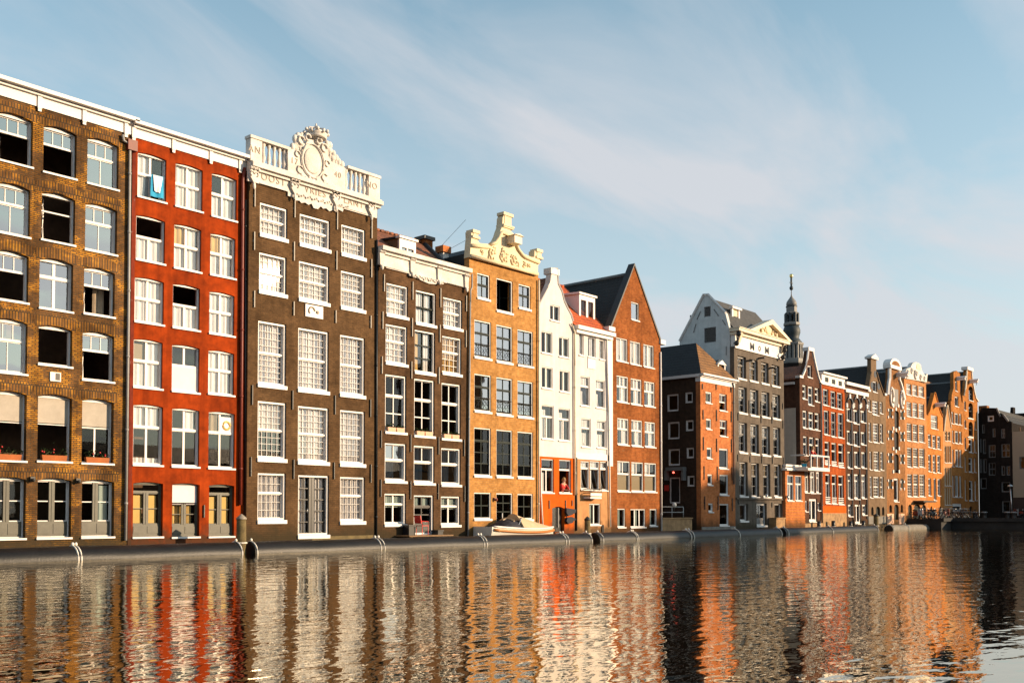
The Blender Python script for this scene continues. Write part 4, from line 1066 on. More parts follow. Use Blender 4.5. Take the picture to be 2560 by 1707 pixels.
def cream_house():
    x0, x1, Y = E_['cream'], E_['tiled'], -.4
    r = house('gabled_house', x0, Y, 'narrow cream house with a bell-shaped gable and bright orange lower storeys')
    f = Facade(r, Y)
    f.win('E', 642, 710, 750, 860, 'pair')
    f.row('E', [(580, 658, 938, 1092), (705, 777, 978, 1118), (583, 660, 1190, 1342), (710, 780, 1216, 1366)], 'pair', cur=[(.55, .9, 0, 1, 'curtain', .05)])
    f.row('F', [(582, 668, 464, 704), (703, 785, 487, 716)], 'tpair', cur=[(.0, .6, 0, .9, 'curtain', .05)])
    f.row('F', [(578, 667, 846, 1085, dict(cur=[(.1, .4, 0, .6, 'curtain', 0)])), (705, 790, 852, 1088, dict(open='lo'))], 'tpair', tr=.3)
    f.win('F', 655, 740, 1185, 1365, 'hatch', kind='door', arch=.1, leaf='black_paint')
    zo = f.level('F', (580, 830), (825, 840))
    f.wall([(x0, zo), (x1, zo)] + f.poly('E', [(802, 858), (790, 815), (765, 770), (742, 720), (725, 650), (700, 600), (690, 490), (655, 488), (640, 590), (610, 660), (585, 705), (566, 748)]), 'cream_plaster')
    f.wall(rect(x0, x1, zo - .003), 'orange_plaster', 'lower_wall', .35, -.02); f.windows()
    shell(f, x0, x1, f.level('E', (566, 748), (802, 858)), flat=False)
    ap = f.fx('E', 665, 520); m = MB(); zl = f.level('E', (566, 748), (802, 858)); m.roof(x0, zl, ap[0], ap[1] - .2, x1, zl, Y + .35, Y + 9); f.put('roof', m, 'brown_tiles')
    m = MB(); pts = [f.fx('E', *p) for p in ((563, 750), (585, 705), (612, 655), (640, 588), (653, 487), (692, 487), (702, 600), (727, 650), (744, 720), (767, 770), (792, 815), (806, 862))]
    m.tube([(x, Y - .02, z) for x, z in pts], .05, 5); f.put('coping', m, 'white_trim')
    m = MB(); a = f.fx('E', 675, 500); m.box(a[0] - .38, a[0] + .38, Y - .05, Y + .5, a[1] - .25, a[1] + .08); f.put('gable_cap', m, 'white_trim')
    f.anchors('F', [(632, 1140, 1200), (748, 1140, 1205), (795, 1140, 1180)])
    m = MB(); a, zz = f.fx('V', 1695, 600, .1); m.box(a - .07, a + .02, Y + .08, Y + .15, .75, f.fx('V', 1690, 380)[1]); f.put('door_frame', m, 'grey_wood')
    f.pipe('V', [(1350, -400), (1352, 100), (1392, 830)], 'white_trim', .045)
    f.pipe('V', [(2045, -600), (2045, 830)], 'dark_pipe', .06, .05)
    f.pipe('E', [(795, 880), (818, 940), (818, 1180)], 'cream_trim', .05)
    f.pipe('E', [(818, 1180), (822, 2100)], 'cream_trim', .05)
    return f


def tiled_house():
    x0, x1, Y = E_['tiled'], E_['rust'], -.4
    r = house('plaster_house', x0, Y, 'cream house with an orange tiled roof, white dormer and a small balcony')
    f = Facade(r, Y)
    f.row('E', [(848, 882, 952, 1105), (912, 967, 976, 1120), (993, 1028, 995, 1135)], 'pair', lo=(1, 1), glass='glass', cur=[(.5, 1, 0, 1, 'curtain', 0)])
    f.row('E', [(858, 925, 1256, 1466), (968, 1032, 1284, 1480)], 'tpair', lo=(1, 1), tilt=True, cur=[(0, .5, 0, .5, 'curtain', 0), (0, 1, .7, 1, 'curtain', 0)])
    f.row('F', [(865, 932, 558, 761), (975, 1040, 573, 768)], 'tpair', lo=(1, 1), tilt=True, cur=[(0, .8, 0, .5, 'curtain', 0), (0, 1, .7, 1, 'curtain', 0)])
    f.row('F', [(860, 922, 862, 1062), (925, 995, 862, 1068), (998, 1055, 866, 1070)], 'tpair', tr=.24, lo=(1, 1), tilt=True, cur=[(0, .4, 0, .7, 'curtain', 0), (0, 1, .76, 1, 'curtain', 0)])
    f.win('F', 922, 1000, 1165, 1315, 'pair', cur=[(.1, .4, 0, 1, 'curtain', 0)])
    zo = f.level('F', (828, 850), (1062, 858)); zc = f.level('E', (800, 905), (1085, 985)); zt = f.level('E', (790, 880), (1080, 940), -.3)
    f.wall(rect(x0, x1, zt - .1, zo), 'cream_plaster'); f.wall(rect(x0, x1, zo - .003), 'tan_plaster', 'lower_wall'); f.windows()
    shell(f, x0, x1, zt - .2, flat=False)
    m = MB(); m.box(x0 + .02, x1 + .1, Y - .35, Y + .3, zt - .22, zt); m.box(x0 + .05, x1, Y - .2, Y + .28, zt - .42, zt - .22); f.put('cornice', m, 'white_trim')
    m = MB(); m.box(x0 + .1, x1 - .25, Y - .06, Y - .002, zo, f.level('F', (828, 805), (1062, 815))); f.put('string_course', m, 'white_trim')
    m = MB(); f.boxp(m, 'E', 912, 965, 1130, 1202, -.04, 0); f.put('plaque', m, 'white_trim')
    m = MB(); m.box(x1 - .42, x1 + .14, Y - .06, Y - .003, zo - .3, zt - .25); f.put('pilaster', m, 'white_trim')
    yr = Y + 3.4; zr = onY(*px('E', 722, 618), yr).z; m = MB()
    m.face([(x0, Y - .1, zt), (x1, Y - .1, zt), (x1, yr, zr), (x0, yr, zr)]); m.face([(x0, yr + 4, zt), (x1, yr + 4, zt), (x1, yr, zr), (x0, yr, zr)])
    rf = f.put('roof', m, 'orange_tiles', None, False)
    m = MB()
    for k in range(int((x1 - x0) / .34)): m.tube([(x0 + .34 * k, yr, zr + .02), (x0 + .34 * k + .3, yr, zr + .05)], .1, 6)
    f.put('ridge_tiles', m, 'orange_tiles', rf)
    yd = Y + .9; g = lambda x, y: onY(*px('E', x, y), yd)
    dx0, dx1 = g(850, 750).x, g(962, 770).x; dz1 = g(906, 685).z; dz0 = g(906, 850).z
    m = MB(); m.box(dx0, dx0 + .16, yd, yd + .14, dz0, dz1); m.box(dx1 - .16, dx1, yd, yd + .14, dz0, dz1); m.box(dx0 + .16, dx1 - .16, yd, yd + .14, dz1 - .3, dz1); m.box(dx0 + .16, dx1 - .16, yd, yd + .14, dz0, dz0 + .1); m.box((dx0 + dx1) / 2 - .09, (dx0 + dx1) / 2 + .09, yd, yd + .13, dz0 + .1, dz1 - .3); m.box(dx0 - .06, dx1 + .06, yd - .08, yd + .2, dz0 - .12, dz0 - .002)
    dm = f.put('dormer', m, 'white_paint')
    m = MB(); m.face([(dx0 + .16, yd + .08, dz0 + .1), (dx1 - .16, yd + .08, dz0 + .1), (dx1 - .16, yd + .08, dz1 - .3), (dx0 + .16, yd + .08, dz1 - .3)]); f.put('pane', m, 'dark_glass', dm, False)
    m = MB(); m.box(dx0 + .17, dx1 - .17, yd + .9, yd + .95, dz0 + .1, dz1 - .3); f.put('curtain', m, 'curtain_warm', dm)
    m = MB()
    for a in (dx0 + .01, dx1 - .09): m.prism([(yd + .14, dz0 - .1), (yd + .14, dz1), (yd + 2.9, dz1 + .15), (yd + 2.2, dz0 + .4)], a, a + .08, 'x')
    f.put('dormer_cheek', m, 'white_trim', dm)
    m = MB(); m.prism([(yd - .1, dz1 + .002), (yd + 3.0, dz1 + .16), (yd + 3.0, dz1 + .28), (yd - .1, dz1 + .12)], dx0 - .1, dx1 + .1, 'x'); f.put('dormer_roof', m, 'white_trim', dm)
    xa, za = f.fx('F', 920, 1060, -.4); xb, zb = f.fx('F', 1000, 1118, -.4); m = MB()
    m.box(xa, xb, Y - .5, Y, zb - .1, zb); bl = f.put('balcony', m, 'white_trim'); m = MB()
    for z_ in (za, (za + zb) / 2): m.tube([(xa, Y, z_), (xa, Y - .48, z_), (xb, Y - .48, z_), (xb, Y, z_)], .025, 5)
    for k in range(9): t = xa + (xb - xa) * k / 8; m.tube([(t, Y - .48, zb), (t, Y - .48, za)], .014, 4)
    f.put('railing', m, 'iron', bl)
    m = MB(); m.box(xa, xb, Y - .51, Y - .495, zb + .05, (za + zb) / 2); f.put('balcony_panel', m, 'white_trim', bl)
    f.pipe('E', [(1047, 985), (1058, 1500)], 'white_trim', .045); f.pipe('F', [(1060, 500), (1072, 1330)], 'white_trim', .045)
    return f


def rust_house():
    x0, x1, Y = E_['rust'], E_['rust_end'], -.4
    r = house('gabled_house', x0, Y, 'rust brown brick house with a tall pointed gable and black tiled roof')
    f = Facade(r, Y)
    f.win('E', 1220, 1275, 730, 856, 'pair', glass='sky_glass', lo=(1, 1), tilt=True)
    cc = [(0, .55, 0, 1, 'curtain', 0), (.7, 1, 0, 1, 'curtain', 0)]
    f.row('E', [(1113, 1195, 985, 1150), (1212, 1287, 1010, 1172), (1307, 1382, 1033, 1192)], 'pair', glass='glass', cur=[(0, 1, 0, 1, 'curtain', 0)], tilt=True)
    f.row('E', [(1117, 1200, 1255, 1440), (1217, 1295, 1275, 1457), (1313, 1388, 1295, 1470)], 'rust', tr=.4, up=(3, 1), cur=[(.4, 1, 0, 1, 'curtain', 0), (0, .4, .6, 1, 'curtain_warm', 0)])
    f.row('F', [(1122, 1203, 558, 745), (1222, 1300, 571, 755), (1317, 1392, 584, 761)], 'rust', tr=.4, up=(3, 1), cur=[(.4, 1, 0, 1, 'curtain', 0), (0, .5, .6, 1, 'curtain', 0)], tilt=True)
    f.row('F', [(1122, 1212, 862, 1077), (1222, 1307, 870, 1079), (1315, 1400, 876, 1081)], 'rust', tr=.42, lo=(1, 1), cur=[(0, 1, 0, .55, 'brown_blind', 0), (0, .5, .6, 1, 'curtain', 0)])
    f.win('F', 1122, 1178, 1200, 1332, 'pair', lo=(1, 1), cur=[(0, .6, 0, 1, 'curtain', 0)]); f.win('F', 1215, 1322, 1203, 1332, 'pair', lo=(3, 1), cur=[(.4, .6, 0, 1, 'curtain', 0)]); f.win('F', 1352, 1403, 1203, 1322, 'pair', lo=(1, 1), cur=[(0, .6, 0, 1, 'curtain', 0)])
    el, ap, er = f.fx('E', 1072, 897), f.fx('E', 1240, 465), f.fx('E', 1419, 992)
    f.wall([(x0, B0), (x1, B0), (x1, er[1]), ap, (x0, el[1])], 'rust_brick'); f.windows()
    zl = (el[1] + er[1]) / 2
    shell(f, x0, x1, min(el[1], er[1]), flat=False)
    m = MB(); m.roof(x0 - .05, el[1] - .25, ap[0], ap[1] - .55, x1 + .05, er[1] - .25, Y + .35, Y + 10, .15); f.put('roof', m, 'black_tiles')
    m = MB(); m.tube([(ap[0], Y + .4, ap[1] - .5), (ap[0], Y + 10, ap[1] - .5)], .12, 6); f.put('ridge', m, 'zinc')
    m = MB(); m.prism([(x0 - .05, el[1] - .05), (ap[0], ap[1] + .12), (ap[0], ap[1] - .02), (x0, el[1] - .2)], Y - .06, Y + .42); m.prism([(x1 + .05, er[1] - .05), (ap[0], ap[1] + .12), (ap[0], ap[1] - .02), (x1, er[1] - .2)], Y - .06, Y + .42); f.put('coping', m, 'iron')
    m = MB(); m.box(x1 - .12, x1 + .45, Y - .12, Y + .3, er[1] - .3, er[1] - .02); m.box(x0 - .3, x0 + .35, Y - .12, Y + .3, el[1] - .32, el[1] - .06); f.put('kneeler', m, 'white_trim')
    f.pipe('S', [(1651.5, 880), (1654, 1330)], 'white_trim', .06, .07)
    for x, a, b in ((1010, 1168, 1200), (1018, 1165, 1205)): f.anchors('F', [(x, a + 150, b + 180)])
    return f


FA = amber_house(); FR = red_house(); FO = oost_house(); FD = dark_house(); FC = ochre_house(); FN = cream_house(); FT = tiled_house(); FU = rust_house()


# ------------------------------------------------------------------ right half of the row
def corner_house():
    x0, x1, Y = E_['corner'], E_['hotel'], -.4
    r = house('corner_house', x0, Y, 'bright orange brick corner house with a dark windowless-looking side wall, white cornice and hipped roof')
    r['label'] = 'orange brick house with small square windows, a dark side wall and hipped roof'
    f = Facade(r, Y)
    f.row('G', [(525, 585, 1095, 1205), (530, 582, 1358, 1460)], 'small', cur=[(0, 1, 0, 1, 'curtain_warm', 0)])
    f.row('H', [(537, 587, 465, 570), (545, 592, 725, 830), (553, 598, 1010, 1095)], 'small')
    f.row('G', [(660, 735, 1115, 1280), (665, 738, 1370, 1530)], 'twin', cur=[(0, 1, .3, 1, 'curtain_gold', .2)], open='lo')
    f.row('H', [(657, 745, 475, 670), (663, 748, 730, 928)], 'small', fw=.07)
    f.win('H', 663, 753, 1015, 1228, 'small', kind='door', fw=.07)
    zc = f.level('G', (470, 995), (800, 1050)); zt = f.level('G', (475, 912), (830, 968), -.3); zs = .55
    f.wall(rect(x0, x1, zc + .05), 'orange_brick'); f.windows()
    m = MB(); m.box(x0 + .02, x1 - .01, Y - .05, Y - .003, B0, f.level('H', (490, 1235), (800, 1240))); f.put('plinth', m, 'grey_stone')
    cornice(f, x0 - .05, x1, zc, zt)
    f.anchors('H', [(497, 95, 190), (628, 95, 205), (772, 110, 215), (500, 360, 490), (630, 375, 505), (775, 380, 510), (507, 645, 780), (636, 650, 785), (780, 655, 785), (512, 940, 1070), (643, 940, 1075), (782, 960, 1085)])
    f.anchors('G', [(490, 1015, 1070), (625, 1020, 1075), (768, 1040, 1100)])
    f.pipe('G', [(790, 1010), (800, 1040), (803, 2000)], 'zinc', .06)
    depth = 11
    g = Facade(r, x0, 'x')
    g.row('G', [(148, 258, 1118, 1285), (155, 268, 1389, 1557)], 'small', sill=None)
    g.row('G', [(325, 398, 1098, 1203), (330, 405, 1372, 1477)], 'small', sill=None)
    g.row('H', [(160, 272, 478, 640), (337, 410, 465, 568), (345, 415, 740, 845)], 'small', sill=None)
    g.win('H', 172, 275, 755, 1010, 'small', kind='door', sill=None, panel=.99, pmat='black_paint', fw=.09)
    u0, u1 = -(Y + depth), -(Y + .355)
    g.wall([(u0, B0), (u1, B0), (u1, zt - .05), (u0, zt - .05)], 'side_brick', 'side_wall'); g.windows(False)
    m = MB(); m.box(u0, u1 + .3, x0 - .18, x0 + .1, zt - .22, zt - .02); g.put('gutter', m, 'white_trim')
    m = MB(); g.boxp(m, 'H', 130, 300, 655, 690, -.5, 0); g.boxp(m, 'H', 285, 305, 655, 785, -.4, 0); g.boxp(m, 'H', 120, 140, 690, 785, -.4, 0); cp = g.put('canopy', m, 'grey_wood')
    m = MB(); q = g.fx('H', 210, 708, -.3); m.ball((q[0], x0 - .3, q[1]), .09, .07, .07); g.put('lamp', m, 'red_lamp', cp)
    m = MB(); m.box(x1 - .25, x1 - .004, Y + .35, Y + depth, B0, zt - .1); m.box(x0 + .3, x1 - .25, Y + depth - .3, Y + depth, B0, zt - .1); f.put('back_wall', m, 'side_brick')
    xm = (x0 + x1) / 2; a = onX(*px('G', 432, 617), xm); m = MB(); ya, za = a.y, a.z; yb = Y + depth
    m.face([(x0 - .15, Y - .15, zt), (x1, Y - .15, zt), (xm, ya, za)])
    rf = f.put('roof', m, 'ochre_tiles', None, False); m = MB()
    m.face([(x0 - .15, Y - .15, zt), (xm, ya, za), (xm, yb, za), (x0 - .15, yb, zt)]); m.face([(x1, Y - .15, zt), (xm, ya, za), (xm, yb, za), (x1, yb, zt)]); m.face([(x0, yb, zt), (x1, yb, zt), (xm, yb, za)])
    f.put('roof_slope', m, 'black_tiles', rf, False)
    yd = Y + .5; gg = lambda x, y: onY(*px('G', x, y), yd)
    dx0, dx1 = gg(645, 880).x, gg(720, 880).x; dz0, dz1, dz2 = gg(680, 940).z, gg(680, 830).z, gg(680, 785).z
    m = MB(); m.box(dx0, dx0 + .14, yd, yd + .12, dz0 - .4, dz1); m.box(dx1 - .14, dx1, yd, yd + .12, dz0 - .4, dz1); m.prism([(dx0 - .1, dz1), (dx1 + .1, dz1), ((dx0 + dx1) / 2, dz2)], yd - .06, yd + .14); m.box(dx0 + .14, dx1 - .14, yd, yd + .11, dz0 - .4, dz0)
    dm = f.put('dormer', m, 'white_paint'); m = MB(); m.face([(dx0 + .14, yd + .07, dz0), (dx1 - .14, yd + .07, dz0), (dx1 - .14, yd + .07, dz1), (dx0 + .14, yd + .07, dz1)]); f.put('pane', m, 'dark_glass', dm, False)
    m = MB(); m.box(dx0 + .14, dx0 + .5, yd + .2, yd + .22, dz0, dz1); f.put('curtain', m, 'curtain_gold', dm)
    m = MB(); m.box(dx0 + .01, dx0 + .09, yd + .12, yd + 2.2, dz0 - .2, dz1); m.box(dx1 - .09, dx1 - .01, yd + .12, yd + 2.2, dz0 - .2, dz1); m.roof(dx0 - .12, dz1, (dx0 + dx1) / 2, dz2 + .05, dx1 + .12, dz1, yd + .15, yd + 2.4, .06); f.put('dormer_roof', m, 'lead_blue', dm)
    return f


def hotel():
    x0, x1, Y = E_['hotel'], E_['hotel_end'], -.4
    r = house('pediment_house', x0, Y, 'grey house with a cream pediment lettered MOM, white side gable and slim sash windows')
    f = Facade(r, Y)
    cc = [(0, 1, .55, 1, 'curtain', 0)]
    f.row('G', [(840, 922, 748, 965), (955, 1037, 782, 988), (1070, 1143, 808, 1012), (1172, 1250, 835, 1037)], 'hotel', cur=[(0, 1, 0, 1, 'curtain_warm', 0)])
    f.row('G', [(850, 930, 1048, 1300), (962, 1044, 1073, 1325), (1075, 1152, 1097, 1340), (1182, 1257, 1120, 1357)], 'hotel', cur=[(0, .45, 0, 1, 'curtain', 0), (.45, 1, .5, 1, 'curtain', 0)])
    f.row('H', [(853, 932, 220, 510), (967, 1047, 236, 525), (1078, 1157, 254, 538), (1188, 1259, 267, 543)], 'hotel', cur=cc)
    f.row('H', [(858, 938, 604, 940), (975, 1050, 616, 945), (1088, 1160, 624, 945), (1197, 1264, 630, 943)], 'hotel', cur=[(0, 1, .65, 1, 'curtain_warm', 0)])
    f.win('H', 862, 942, 1015, 1180, 'hotel', tr=None, lo=(1, 1)); f.win('H', 1200, 1277, 1013, 1165, 'hotel', tr=None, lo=(1, 1), cur=[(.4, 1, 0, 1, 'curtain_warm', .1)])
    f.win('H', 1025, 1125, 1010, 1226, 'hotel', kind='door', tr=None, lo=(2, 2), panel=.3, pmat='grey_wood', bmat='grey_wood', head=.14)
    zb = f.level('G', (830, 655), (1280, 775)); zt = f.level('U', (130, 1010), (985, 1265), -.3)
    f.wall(rect(x0, x1, zb + .02), 'grey_plaster'); f.windows()
    m = MB(); m.box(x0 + .05, x1 - .02, Y - .06, Y + .3, zb, zt - .5); m.box(x0 + .02, x1 - .01, Y - .10, Y + .3, zb - .1, zb); f.put('frieze', m, 'white_trim')
    m = MB(); m.box(x0 - .05, x1, Y - .22, Y + .31, zt - .5, zt - .28); m.box(x0 - .15, x1 + .12, Y - .5, Y + .32, zt - .28, zt - .06); m.box(x0 - .18, x1 + .15, Y - .56, Y + .33, zt - .06, zt); f.put('cornice', m, 'cream_trim')
    L, A, Rr = f.fx('U', 280, 1030, -.3), f.fx('U', 600, 865, -.3), f.fx('U', 985, 1260, -.3); zp = zt + .002
    xl, xr, xa, za = L[0], Rr[0] - .05, (L[0] + Rr[0]) / 2 + .1, A[1]
    m = MB(); m.prism([(xl + .2, zp), (xr - .2, zp), (xa, za - .25)], Y - .12, Y + .2); pd = f.put('pediment', m, 'carved_cream')
    m = MB()
    for a_, b_ in (((xl - .1, zp), (xa, za)), ((xr + .1, zp), (xa, za))):
        m.prism([a_, b_, (b_[0], b_[1] - .38), (a_[0] + (.55 if a_[0] < b_[0] else -.55), zp)], Y - .5, Y + .25)
    f.put('raking_cornice', m, 'cream_trim', pd)
    m = MB(); m.ball((xa, Y - .14, zp + .55), .55, .1, .42, 10, 6)
    for sx in (-1, 1): m.arc((xa + sx * .8, Y - .14, zp + .3), .25, .08, 0, 5); m.ball((xa + sx * 1.2, Y - .2, zp + .25), .16, .1, .22)
    f.put('carving', m, 'carved_cream', pd)
    for x in (x0 + .5, x1 - .5):
        m = MB(); m.prism([(Y - .4, zt - .29), (Y - .06, zt - .29), (Y - .06, zt - 1.0), (Y - .16, zt - 1.0)], x - .14, x + .14, 'x'); f.put('console', m, 'cream_trim')
    zm = f.level('U', (300, 1330), (640, 1420), -.1)
    for t, x, s, w in (('M', 345, .74, 1.25), ('O', 470, .55, .8), ('M', 595, .74, 1.25)):
        words('lettering', t, s, (f.fx('U', x, 1370, -.07)[0], Y - .075, zm), 'black_paint', r, .012, w, bold=.008)
    for x, yy in ((105, 1120), (70, 1280), (885, 1400), (860, 1520)):
        a, zz = f.fx('U', x, yy, -.3); m = MB(); m.ball((a, Y - .35, zz), .14, .2, .22, 7, 5); m.ball((a + .06, Y - .42, zz + .3), .09, .1, .11); m.tube([(a, Y - .1, zz), (a, Y - .45, zz + .1)], .05, 6); m.tube([(a, Y - .3, zz + .05), (a - .12, Y - .5, zz + .25)], .045, 6); f.put('carved_figure', m, 'iron')
    # side wall with its own gable
    g = Facade(r, x0, 'x')
    g.win('G', 512, 575, 260, 360, 'small', sill=None, fmat='grey_wood', fw=.05); g.win('G', 512, 627, 465, 612, 'small', sill=None, fmat='grey_wood', fw=.05, cur=())
    pts = g.poly('G', [(270, 605), (508, 150), (552, 150), (720, 325), (760, 345), (775, 450), (797, 480)])
    uf = -(Y + .355); yb = -pts[0][0]
    pts = [p for p in pts if p[0] < uf - .05]
    g.wall([(pts[0][0], B0), (uf, B0), (uf, zt - .1)] + pts[::-1], 'whitewash', 'side_gable'); g.windows(False)
    for x, a, b in ((0, 0, 0),):
        pass
    for (xa_, ya_, xb_, yb_) in ((440, 385, 475, 305), (650, 350, 605, 285), (405, 515, 430, 430), (720, 440, 690, 390), (727, 650, 727, 735)):
        p, q = g.fx('G', xa_, ya_, -.03), g.fx('G', xb_, yb_, -.03); m = MB(); m.tube([(p[0], x0 - .03, p[1]), (q[0], x0 - .03, q[1])], .03, 4); g.put('wall_anchor', m, 'grey_wood')
    m = MB(); c = [g.fx('G', *p) for p in ((270, 605), (508, 148), (552, 148), (722, 325))]; m.tube([(u, x0 - .02, z + .05) for u, z in c], .1, 5); g.put('coping', m, 'white_trim')
    ur, zr = (pts[1][0] + pts[2][0]) / 2, pts[1][1] - .15; yr = -ur
    m = MB(); zf = zt - .05
    m.face([(x0 + .3, Y + .1, zf), (x1, Y + .1, zf), (x1 - .2, yr, zr), (x0 + .3, yr, zr)]); m.face([(x0 + .3, yb, pts[0][1]), (x1, yb, pts[0][1]), (x1 - .2, yr, zr), (x0 + .3, yr, zr)]); m.face([(x1, Y + .1, zf), (x1, yb, pts[0][1]), (x1 - .2, yr, zr)])
    rf = f.put('roof', m, 'grey_slate', None, False)
    m = MB(); m.box(x1 - .25, x1 - .004, Y + .35, yb, B0, zt - .1); m.box(x0 + .3, x1 - .25, yb - .3, yb, B0, pts[0][1]); f.put('back_wall', m, 'side_brick')
    yd = Y + 1.2; gg = lambda x, y: onY(*px('G', x, y), yd)
    dx0, dx1, dz0, dz1 = gg(785, 350).x, gg(862, 350).x, gg(820, 450).z, gg(820, 268).z
    m = MB(); m.box(dx0, dx0 + .2, yd, yd + .14, dz0 - .6, dz1 - .15); m.box(dx1 - .2, dx1, yd, yd + .14, dz0 - .6, dz1 - .15); m.box(dx0 - .12, dx1 + .12, yd - .12, yd + .2, dz1 - .15, dz1); m.box(dx0 + .2, dx1 - .2, yd, yd + .13, dz0 - .6, dz0 + .15); dm = f.put('dormer', m, 'white_paint')
    m = MB(); m.box(dx0 + .2, dx1 - .2, yd + .08, yd + .1, dz0 + .15, dz1 - .15); f.put('shutter', m, 'carved_cream', dm)
    m = MB(); m.box(dx0, dx1, yd + .15, yd + 3.6, dz0 - .6, dz1 - .2); f.put('dormer_cheek', m, 'grey_slate', dm)
    ych = yr + .3; a, b = onY(*px('G', 935, 320), ych), onY(*px('G', 995, 370), ych); m = MB(); m.box(a.x, b.x, ych, ych + .6, b.z - 1, a.z); f.put('chimney', m, 'side_brick', rf)
    f.anchors('H', [(948, 120 - 60, 190 - 60), (1060, 130 - 60, 200 - 60), (948, 0, 70), (1063, 10, 80), (1172, 20, 90), (1277, 30, 90), (840, 125, 200), (1065, 150, 225), (1172, 160, 230), (1280, 200, 280), (838, 530, 600), (957, 545, 610), (1072, 550, 620), (1177, 555, 625), (1284, 560, 630), (842, 970, 1020), (1172, 1000, 1050)])
    for x, y in ((1045, 775), (1155, 870), (930, 800)):
        a, zz = f.fx('G', x, y); m = MB(); m.box(a - .06, a + .06, Y - .5, Y - .002, zz, zz + .12); f.put('hoist_hook', m, 'iron')
    m = MB(); m.box(x0 + .03, x1 - .03, Y - .12, Y - .002, f.level('H', (830, 965), (1280, 985)), f.level('H', (830, 950), (1280, 965))); f.put('string_course', m, 'grey_plaster')
    for x, y in ((1075, 945), (1285, 955)):
        a, zz = f.fx('H', x, y); m = MB(); m.tube([(a, Y, zz), (a, Y - .35, zz + .15)], .03, 5); m.lathe((a, Y - .4, zz - .05), [(.09, 0), (.12, .1), (.02, .25)], 8); f.put('wall_lamp', m, 'steel')
    return f


